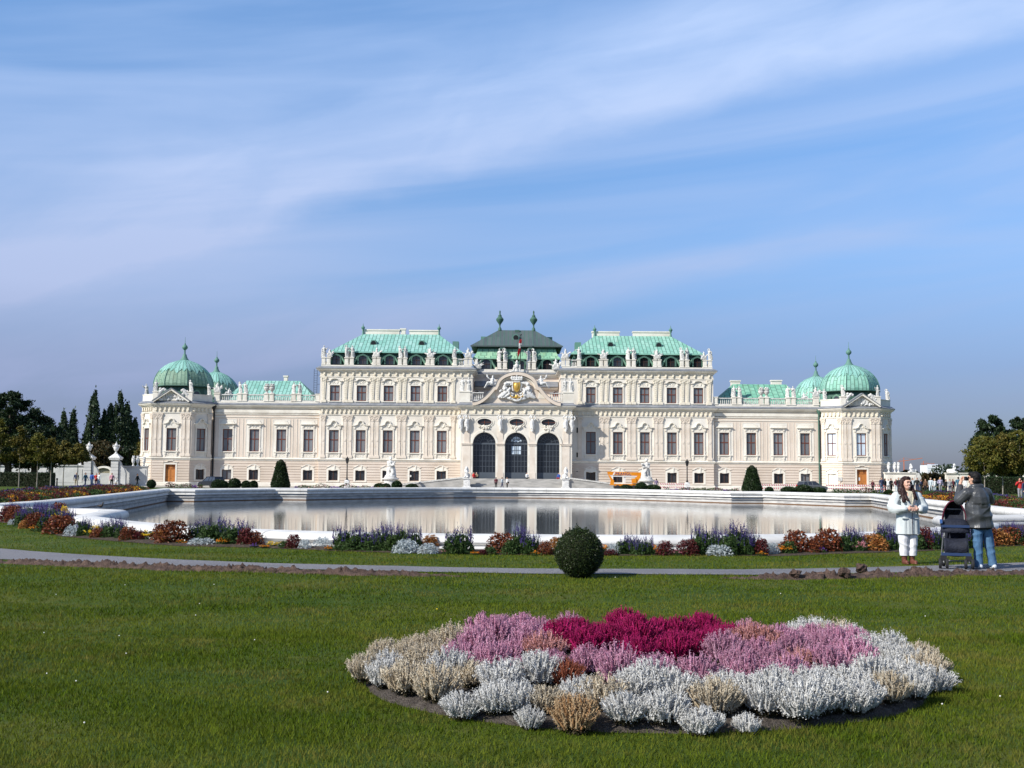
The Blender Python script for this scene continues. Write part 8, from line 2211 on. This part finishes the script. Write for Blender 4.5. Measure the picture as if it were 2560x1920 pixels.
# ================================================================== garden walls and gates
M_GW = mat('grey_white_plaster', (.46, .455, .44), (.58, .57, .55), 1.0, .85, .2, 12, c3=(.40, .40, .39), scale3=.3)
def wallrun(px0, px1, Y, h, label, mt, name='garden_wall', top=.22, th=.5, cap=True):
 x0, x1 = GX(px0, 1214, Y), GX(px1, 1214, Y); z = gz((x0 + x1) / 2, Y)
 o = tag(empty(name, ((x0 + x1) / 2, Y, z)), label, 'wall'); w = (x1 - x0) / 2
 t = MB(); t.box(-w, w, 0, th, -.2, h - .2)
 n = max(1, int(2 * w / 3.2)); st_ = 2 * w / n
 for i in range(n): a = -w + i * st_; t.box(a + .22, a + st_ - .22, -.06, 0.001, .45, h - .55)
 t.build('wall_body', mt, o)
 t = MB(); t.box(-w - .05, w + .05, -.10, th + .1, h - .2, h - .08); t.box(-w - .1, w + .1, -.18, th + .18, h - .08, h + .04); t.build('coping', M_TRIM if mt is not M_GW else mt, o)
 t = MB(); t.box(-w, w, -.09, .001, -.2, .40); t.build('plinth', mt, o)
 return o
wallrun(-40, 118, 172, 2.95, 'long white garden wall behind the hedge and trees at the left', M_GW)
wallrun(132, 208, 170, 3.05, 'white garden wall between the young limes and the left gate pillar', M_GW)
wallrun(302, 366, 171, 3.0, 'grey-white garden wall between the right gate pillar and the pavilion', M_GW)
wallrun(2213, 2290, 176, 2.9, 'cream garden wall adjoining the right pavilion', M_TRIM)
wallrun(2366, 2680, 176, 2.9, 'long cream garden wall running behind the crowd to the right edge', M_TRIM)
wallrun(238, 278, 186, 2.7, 'low whitish wall seen through the left gate', M_GW)
def topper(px, base, top, Y, label, kind, group):
 x = GX(px, 1214, Y); z0 = at(px, base, Y).z; h = at(px, top, Y).z - z0
 return x, z0, h
UM = urnmesh(1.0, M_SCULPT)
for px, base, top, Y, lb in ((331, 1166, 1143, 171.2, 'leftmost white urn on the wall beside the left pavilion'), (342, 1166, 1143, 171.2, 'middle white urn of three beside the left pavilion'), (358, 1167, 1146, 171.2, 'white urn on the wall close against the left pavilion'), (2223, 1184, 1161, 176.2, 'white urn on the wall close against the right pavilion'), (2238, 1184, 1161, 176.2, 'left urn of the pair on the right garden wall'), (2247, 1184, 1161, 176.2, 'right urn of the pair on the right garden wall')):
 x = GX(px, 1214, Y); z0 = gz(x, Y) + (3.04 if px < 400 else 2.94); h = (base - top) * Y / F
 tag(put('urn', UM, None, (x, Y + .05, z0), 0, (h / 1.55 * .58, h / 1.55 * .58, h / 1.55)), lb, 'urn', 'white urns on the garden walls')
for px, lb, s in ((2282, 'white stone sphinx on the end of the short right garden wall', .9), (2384, 'white stone sphinx on the near end of the long right garden wall', .95)):
 x = GX(px, 1214, 176); tag(put('sphinx', SPHINX, None, (x, 176.2, gz(x, 176) + 2.94), -1.1 if px < 2300 else 1.0, s * .9), lb, 'sphinx', 'sphinxes on the garden walls')
x = GX(2296, 1214, 178); o = tag(empty('gate_block', (x, 178, gz(x, 178))), 'rough pinkish stone block at the open end of the right wall', 'gate post')
t = MB(); t.box(-.5, .5, 0, 1.2, 0, 2.2); t.prism([(-.5, 2.2), (.5, 2.2), (.2, 2.9), (-.4, 2.9)], .1, 1.1); t.build('block', M_STONE, o)
# pillars of the left gate
GP = [None]
def gatepillar(px, label):
 x = GX(px, 1214, 169)
 if GP[0]:
  o = copy_tree(GP[0]); o.location = (x, 169, gz(x, 169)); o['label'] = label; return o
 o = tag(empty('gate_pillar', (x, 169, gz(x, 169))), label, 'gate pillar', 'pillars of the left garden gate'); GP[0] = o
 t = MB(); t.box(-.62, .62, -.5, .62, 0, .7); t.box(-.5, .5, -.4, .5, .7, 3.9)
 for k in range(6): t.box(-.54, .54, -.44, .54, .8 + k * .5, 1.2 + k * .5)
 t.build('shaft', M_GW, o)
 t = MB(); t.box(-.75, .75, -.65, .75, 3.9, 4.1); t.box(-.85, .85, -.75, .85, 4.1, 4.3); t.add([(-.8, -.7, 4.3), (.8, -.7, 4.3), (.8, .8, 4.3), (-.8, .8, 4.3), (-.25, -.15, 4.8), (.25, -.15, 4.8), (.25, .25, 4.8), (-.25, .25, 4.8)], [(0, 1, 5, 4), (1, 2, 6, 5), (2, 3, 7, 6), (3, 0, 4, 7), (4, 5, 6, 7)]); t.build('cap', M_SCULPT, o)
 t = MB(); t.prism([(.62, 0), (1.6, 0), (1.6, 1.9), (1.35, 2.6), (.95, 3.0), (.8, 3.5), (.62, 3.7)], -.2, .4); t.build('buttress', M_GW, o)
 return o
gatepillar(219, 'left pillar of the left garden gate, topped by a white urn'); gatepillar(287, 'right pillar of the left garden gate, topped by a white urn')
BU = urnmesh(1.0, M_SCULPT, False)
for px, lb in ((219, 'big lidded white urn on the left gate pillar'), (287, 'big lidded white urn on the right gate pillar')):
 x = GX(px, 1214, 169); o = put('urn', BU, None, (x, 169.05, gz(x, 169) + 4.8), 0, (.74, .74, .95)); tag(o, lb, 'urn', 'urns of the gate pillars')
 t = MB(); t.lathe([(.3, 1.33), (.36, 1.42), (.2, 1.62), (.08, 1.7), (.12, 1.8), (.03, 1.92)], (0, 0, 0), 12); t.build('lid', M_SCULPT, o, True)
 t = MB()
 for s in (-1, 1): t.tube([(s * .5, 0, .95), (s * .72, 0, 1.2), (s * .62, 0, 1.4), (s * .45, 0, 1.3)], .07, 6)
 t.build('handles', M_SCULPT, o, True)
# niche wall in the gateway
x = GX(258, 1214, 184); o = tag(empty('fountain_niche', (x, 184, gz(x, 184))), 'cream arched niche seen between the left gate pillars', 'niche')
t = MB(); arc = [(1.35 * math.cos(PI * i / 12), 2.3 + .75 * math.sin(PI * i / 12)) for i in range(13)]
t.band(arc[::-1], .3, -.2, .5); t.box(-1.5, -1.05, -.2, .5, 0, 2.3); t.box(1.05, 1.5, -.2, .5, 0, 2.3); t.build('arch', M_TRIM, o)
t = MB(); t.prism([(-1.05, 1.9), (1.05, 1.9)] + [(1.05 * math.cos(PI * i / 12), 2.3 + .45 * math.sin(PI * i / 12)) for i in range(13)], .2, .3); t.build('shell', mat('olive_niche_plaster', (.20, .18, .12), (.28, .26, .18), 3), o)
t = MB(); t.box(-1.05, 1.05, -.05, .45, 0, 1.9); t.build('basin_front', M_GW, o)
# small posts along the lawn at the left
x = GX(142, 1215, 126); t = MB(); t.lathe([(.12, 0), (.10, .1), (.07, .8), (.12, .85), (.12, .95), (.04, 1.0)], (0, 0, 0), 8); tag(t.build('bollard', M_IRON, None, True, (x, 126, gz(x, 126))), 'small black bollard on the lawn before the white wall at the left', 'bollard')
for px, lb in ((138, 'white pyramid finial on the corner of the left garden wall'), (196, 'white pyramid finial on the wall near the left gate pillar')):
 x = GX(px, 1214, 170); t = MB(); t.lathe([(.35, 0), (.35, .15), (.28, .18), (.02, .8)], (0, 0, 0), 4, 0, PI / 4); tag(t.build('wall_finial', M_SCULPT, None, False, (x, 170.2, gz(x, 170) + 3.09)), lb, 'finial')
# ================================================================== the orange lift
M_OR = mat('orange_lift_paint', (.62, .20, .008), (.72, .26, .012), 2, .4); M_PUR = mat('purple_lettering', (.10, .03, .13), None, 1, .5); M_WP = mat('white_lift_paint', (.70, .68, .66), None, 1, .4)
Yl = 163.5; xl = GX(1560, 1214, Yl)
lift = tag(empty('boom_lift', (xl, Yl, gz(xl, Yl))), 'orange folded boom lift with purple lettering parked before the right block', 'boom lift')
sx = lambda c: (c / 10.05 + 1500 - 1560) / 17.19; sz = lambda c: (1216 - 1140 - c / 10.05) / 17.19
t = MB(); t.prism([(sx(185), sz(300)), (sx(1030), sz(318)), (sx(1015), sz(400)), (sx(270), sz(390)), (sx(200), sz(345))], -.28, .28); t.build('upper_boom', M_OR, lift)
t = MB(); t.prism([(sx(265), sz(398)), (sx(930), sz(404)), (sx(930), sz(432)), (sx(270), sz(425))], -.22, .22); t.build('telescope', M_WP, lift)
t = MB(); t.prism([(sx(180), sz(320)), (sx(240), sz(395)), (sx(350), sz(530)), (sx(345), sz(640)), (sx(250), sz(640)), (sx(275), sz(520))], -.34, -.18); t.prism([(sx(180), sz(320)), (sx(240), sz(395)), (sx(350), sz(530)), (sx(345), sz(640)), (sx(250), sz(640)), (sx(275), sz(520))], .18, .34); t.build('jib_arm', M_OR, lift)
t = MB(); t.prism([(sx(1030), sz(330)), (sx(1015), sz(440)), (sx(905), sz(600)), (sx(900), sz(560)), (sx(880), sz(460)), (sx(940), sz(400))], -.3, .3); t.box(sx(800), sx(905), -.45, .45, sz(585), sz(470)); t.box(sx(805), sx(900), -.3, .3, sz(700), sz(590)); t.build('turret', M_OR, lift)
t = MB(); t.box(sx(360), sx(840), -.35, .35, sz(665), sz(608)); t.build('lower_boom', M_OR, lift)
t = MB(); t.box(sx(350), sx(900), -.8, .8, .28, .62); t.build('chassis', M_IRON, lift)
t = MB(); t.box(sx(600), sx(640), -.1, .1, sz(610), sz(420)); t.build('strut', M_WP, lift)
for xx_ in (-1.0, 1.3):
 for yy_ in (-.85, .85):
  t = MB(); t.lathe([(.2, -.14), (.36, -.13), (.38, 0), (.36, .13), (.2, .14)], (0, 0, 0), 16); t.xf(Matrix.Rotation(PI / 2, 4, 'X')); t.build('wheel', TYRE, lift, True, (xx_, yy_, .38))
t = MB(); t.box(sx(365), sx(790), -.295, -.281, sz(392), sz(318)); pn = t.build('sign_panel', mat('sign_orange', (.70, .30, .05), None, 1, .5), lift)
t = MB(); t.prism([(sx(310), sz(390)), (sx(345), sz(390)), (sx(380), sz(318)), (sx(345), sz(318))], -.30, -.285); t.build('white_stripe', M_WP, lift)
fc = bpy.data.curves.new('lettering', 'FONT'); fc.body = 'PRANGL'; fc.size = .56; fc.extrude = .006; fc.align_x = 'CENTER'; fc.space_character = 1.15; fc.offset = .012
fo = bpy.data.objects.new('lettering_src', fc); COL.objects.link(fo)
lm = bpy.data.meshes.new_from_object(fo.evaluated_get(bpy.context.evaluated_depsgraph_get())); bpy.data.objects.remove(fo)
lm.materials.clear(); lm.materials.append(M_PUR)
lo_ = put('lettering', lm, pn, ((sx(365) + sx(790)) / 2, -.303, sz(388))); lo_.rotation_euler = (PI / 2, 0, 0); lo_.scale = (.98, 1, 1)
# ================================================================== cars
def car(px, Y, label, paint, facing, rz, scale=1.0, tail=False):
 x = GX(px, 1220, Y)
 c = tag(empty('parked_car', (x, Y, gz(x, Y)), rz), label, 'car')
 c.scale = (facing * scale, scale, scale)
 # body: section profile along x (front at +x), narrowing upwards
 low = [(-2.1, .35), (-2.12, .75), (-2.05, .95), (-1.0, 1.0), (.7, .98), (1.6, .86), (2.05, .72), (2.12, .5), (2.05, .32)]
 t = MB(); t.prism(low[::-1], -.82, .82); o = t.build('body', paint, c)
 bv = o.modifiers.new('b', 'BEVEL'); bv.width = .07; bv.segments = 2
 t = MB()
 b_ = [(-2.05, .96), (.85, .97)]; tp = [(-1.85, 1.46), (-.2, 1.50), (.05, 1.46)]
 P = [(-2.02, -.76, .95), (.95, -.76, .95), (.95, .76, .95), (-2.02, .76, .95), (-1.80, -.60, 1.45), (.12, -.60, 1.47), (.12, .60, 1.47), (-1.80, .60, 1.45)]
 t.add(P, [(0, 1, 5, 4), (1, 2, 6, 5), (2, 3, 7, 6), (3, 0, 4, 7)]); t.build('window', M_GLASSD, c)
 t = MB(); t.add([(-1.84, -.62, 1.45), (.16, -.62, 1.47), (.16, .62, 1.47), (-1.84, .62, 1.45), (-1.75, -.55, 1.53), (0, -.55, 1.54), (0, .55, 1.54), (-1.75, .55, 1.53)], [(0, 1, 5, 4), (1, 2, 6, 5), (2, 3, 7, 6), (3, 0, 4, 7), (4, 5, 6, 7), (0, 3, 2, 1)]); t.build('roof', paint, c)
 for a, b in (((-2.02, -.77, .95), (-1.80, -.61, 1.46)), ((.95, -.77, .95), (.12, -.61, 1.48)), ((-.45, -.77, .95), (-.5, -.61, 1.47)), ((-1.2, -.77, .95), (-1.2, -.61, 1.47))):
  t = MB(); t.tube([a, b], .035, 6); t.build('pillar', paint, c)
  t = MB(); t.tube([(a[0], -a[1], a[2]), (b[0], -b[1], b[2])], .035, 6); t.build('pillar', paint, c)
 for wx in (-1.3, 1.3):
  for wy in (-.78, .78):
   t = MB(); t.lathe([(.18, -.1), (.31, -.09), (.33, 0), (.31, .09), (.18, .1)], (0, 0, 0), 16); t.xf(Matrix.Rotation(PI / 2, 4, 'X')); w_ = t.build('wheel', TYRE, c, True, (wx, wy, .33))
   t = MB(); t.lathe([(.02, -.09), (.19, -.07), (.19, .07), (.02, .09)], (0, 0, 0), 10); t.xf(Matrix.Rotation(PI / 2, 4, 'X')); t.build('rim', HUB, w_)
 for wy in (-.62, .62):
  t = MB(); t.box(2.02, 2.13, wy - .16, wy + .16, .60, .76); t.build('headlight', M_WP, c)
  t = MB(); t.box(-2.14, -2.03, wy - .12, wy + .14, .72, 1.0); t.build('tail_light', M_RED, c)
 t = MB(); t.box(2.05, 2.15, -.28, .28, .40, .52); t.build('number_plate', M_WP, c)
 return c
CARG = mat('grey_car_paint', (.12, .13, .135), (.15, .16, .165), 3, .3, spec=.6); CARD = mat('dark_car_paint', (.012, .014, .02), None, 1, .25, spec=.6)
car(2030, 156, 'grey estate car parked behind the clipped bushes at the right', CARG, 1, .42, 1.0)
car(528, 153, 'dark car with bright headlights parked behind the bushes at the left', CARD, -1, -.75, 1.0)
# ================================================================== red and white barriers
BRED = mat('barrier_red', (.50, .05, .04), None, 1, .6)
def barrier_meshes():
 t = MB(); w = .62
 for z in (.35, .82): t.box(-w, w, -.02, .02, z, z + .24)
 for s in (-1, 1): t.box(s * .5 - .03, s * .5 + .03, .021, .06, 0, 1.06)
 a = t.mesh('barrier', M_WP)
 t = MB()
 for z in (.35, .82):
  for k in range(4):
   x = -w + .06 + k * .31; t.prism([(x + .10, z + .003), (x + .22, z + .003), (x + .12, z + .237), (x, z + .237)], -.026, -.021)
 b = t.mesh('red_stripes', BRED)
 t = MB()
 for s in (-1, 1): t.box(s * .5 - .09, s * .5 + .09, -.3, .34, -.02, .05)
 return a, b, t.mesh('foot', TYRE)
BA = barrier_meshes()
for i, px in enumerate((1660, 1682, 1704 - 4, 1915, 1938, 1960, 1982, 2075, 2098, 2120, 2142, 2164, 2186, 2206)):
 Y = 165 if px < 1800 else 161
 x = GX(px, 1220, Y); o = put('barrier', BA[0], None, (x, Y, gz(x, Y)), .06 * (i % 3 - 1)); put('red_stripes', BA[1], o); put('foot', BA[2], o)
 where = f'{ordinal(i)} of three between the statue and the lamp' if i < 3 else (f'{ordinal(i - 3)} of four between yew cone and grey car' if i < 7 else f'{ordinal(i - 7)} of seven before the right pavilion')
 tag(o, f'red and white striped barrier, {where}', 'barrier', 'striped barriers before the palace')
# ================================================================== far things at the right: building, cranes; birds
x = GX(2341, 1180, 700); w = 46 * 700 / F / 2; ztop = at(2341, 1163, 700).z
b = tag(empty('far_building', (x, 700, -1)), 'white flat-roofed building far beyond the right garden wall', 'building')
t = MB(); t.box(-w, w, 0, 12, 0, ztop + 1); t.build('wall', mat('far_white_wall', (.72, .73, .75), (.78, .78, .80), .3), b)
t = MB(); t.box(-w * .4, w * .5, 3, 9, ztop + 1, ztop + 1.7); t.box(w * .98, w * 1.35, 2, 10, 0, ztop); t.build('roof_box', mat('far_grey_wall', (.42, .45, .50), None, 1), b)
for k in range(3):
 t = MB(); t.box(-w * .9, w * .9, -.04, -.01, ztop - 1.2 - 1.5 * k, ztop - .8 - 1.5 * k); t.build('window', mat('far_pane', (.45, .50, .56), None, 1, .3), b)
M_CR = mat('crane_orange', (.50, .16, .08), None, 1, .5)
def crane(px, pyj, px0, px1, dy, Y, label):
 x = GX(px, 1175, Y); zj = at(px, pyj, Y).z; c = tag(empty('tower_crane', (x, Y, -1)), label, 'crane', 'cranes on the horizon')
 t = MB(); t.tube([(0, 0, 0), (0, 0, zj + 1)], .38, 4)
 t.build('mast', M_CR, c)
 a = GX(px0, pyj, Y) - x; bb = GX(px1, pyj, Y) - x
 t = MB(); t.tube([(a, 0, zj + 1 - dy * .3), (0, 0, zj + 1), (bb, 0, zj + 1 + dy)], .28, 4); t.tube([(0, 0, zj + 1), (0, 0, zj + 3.2)], .25, 4); t.tube([(bb * .6, 0, zj + 1 + dy * .6), (0, 0, zj + 3.2), (a, 0, zj + 1 - dy * .3)], .08, 4); t.build('jib', M_CR, c)
 t = MB(); t.box(a - .3, a + 1.5, -.6, .6, zj - 1.0, zj + .6); t.build('counterweight', M_LEAD, c)
crane(2260, 1152, 2243, 2306, 2.0, 800, 'orange tower crane with raised jib right of the pavilion')
crane(2309, 1160, 2303, 2336, .2, 820, 'smaller orange crane just left of the far white building')
def bird(p, label, s, rz, mt):
 o = put('bird', blob('bird', [('e', (0, 0, .13), (.09, .17, .085), 0), ('c', (0, -.12, .17), (0, -.17, .28), .045, .035, 0), ('e', (0, -.19, .30), (.04, .055, .042), 0), ('c', (0, -.23, .295), (0, -.29, .285), .015, .01, 0), ('c', (0, .12, .14), (0, .26, .17), .05, .015, 0), ('c', (-.03, 0, .08), (-.03, 0, .0), .012, .012, 0), ('c', (.03, 0, .08), (.03, 0, .0), .012, .012, 0)], .014, [mt], 1), None, p, rz, s)
 tag(o, label, 'bird', 'birds on the pool rim')
M_BIRD = mat('dark_plumage', (.02, .018, .016), (.05, .04, .032), 20, .6); M_BIRD2 = mat('brown_plumage', (.12, .07, .045), (.2, .13, .09), 20, .6)
q = at(246, 1278, 41.7); bird((q.x, 41.9, .33), 'dark duck sitting on the white rim at the left front corner of the pool', .62, 1.2, M_BIRD)
q = at(1022, 1236, 117); bird((q.x, 116.3, WATER_Z - .08), 'brown duck below the far rim of the pool', 1.1, 1.4, M_BIRD2)
q = at(1634, 1238, 117); bird((q.x, 116.6, WATER_Z - .08), 'dark duck at the far rim before the right large statue', 1.1, -1.4, M_BIRD)
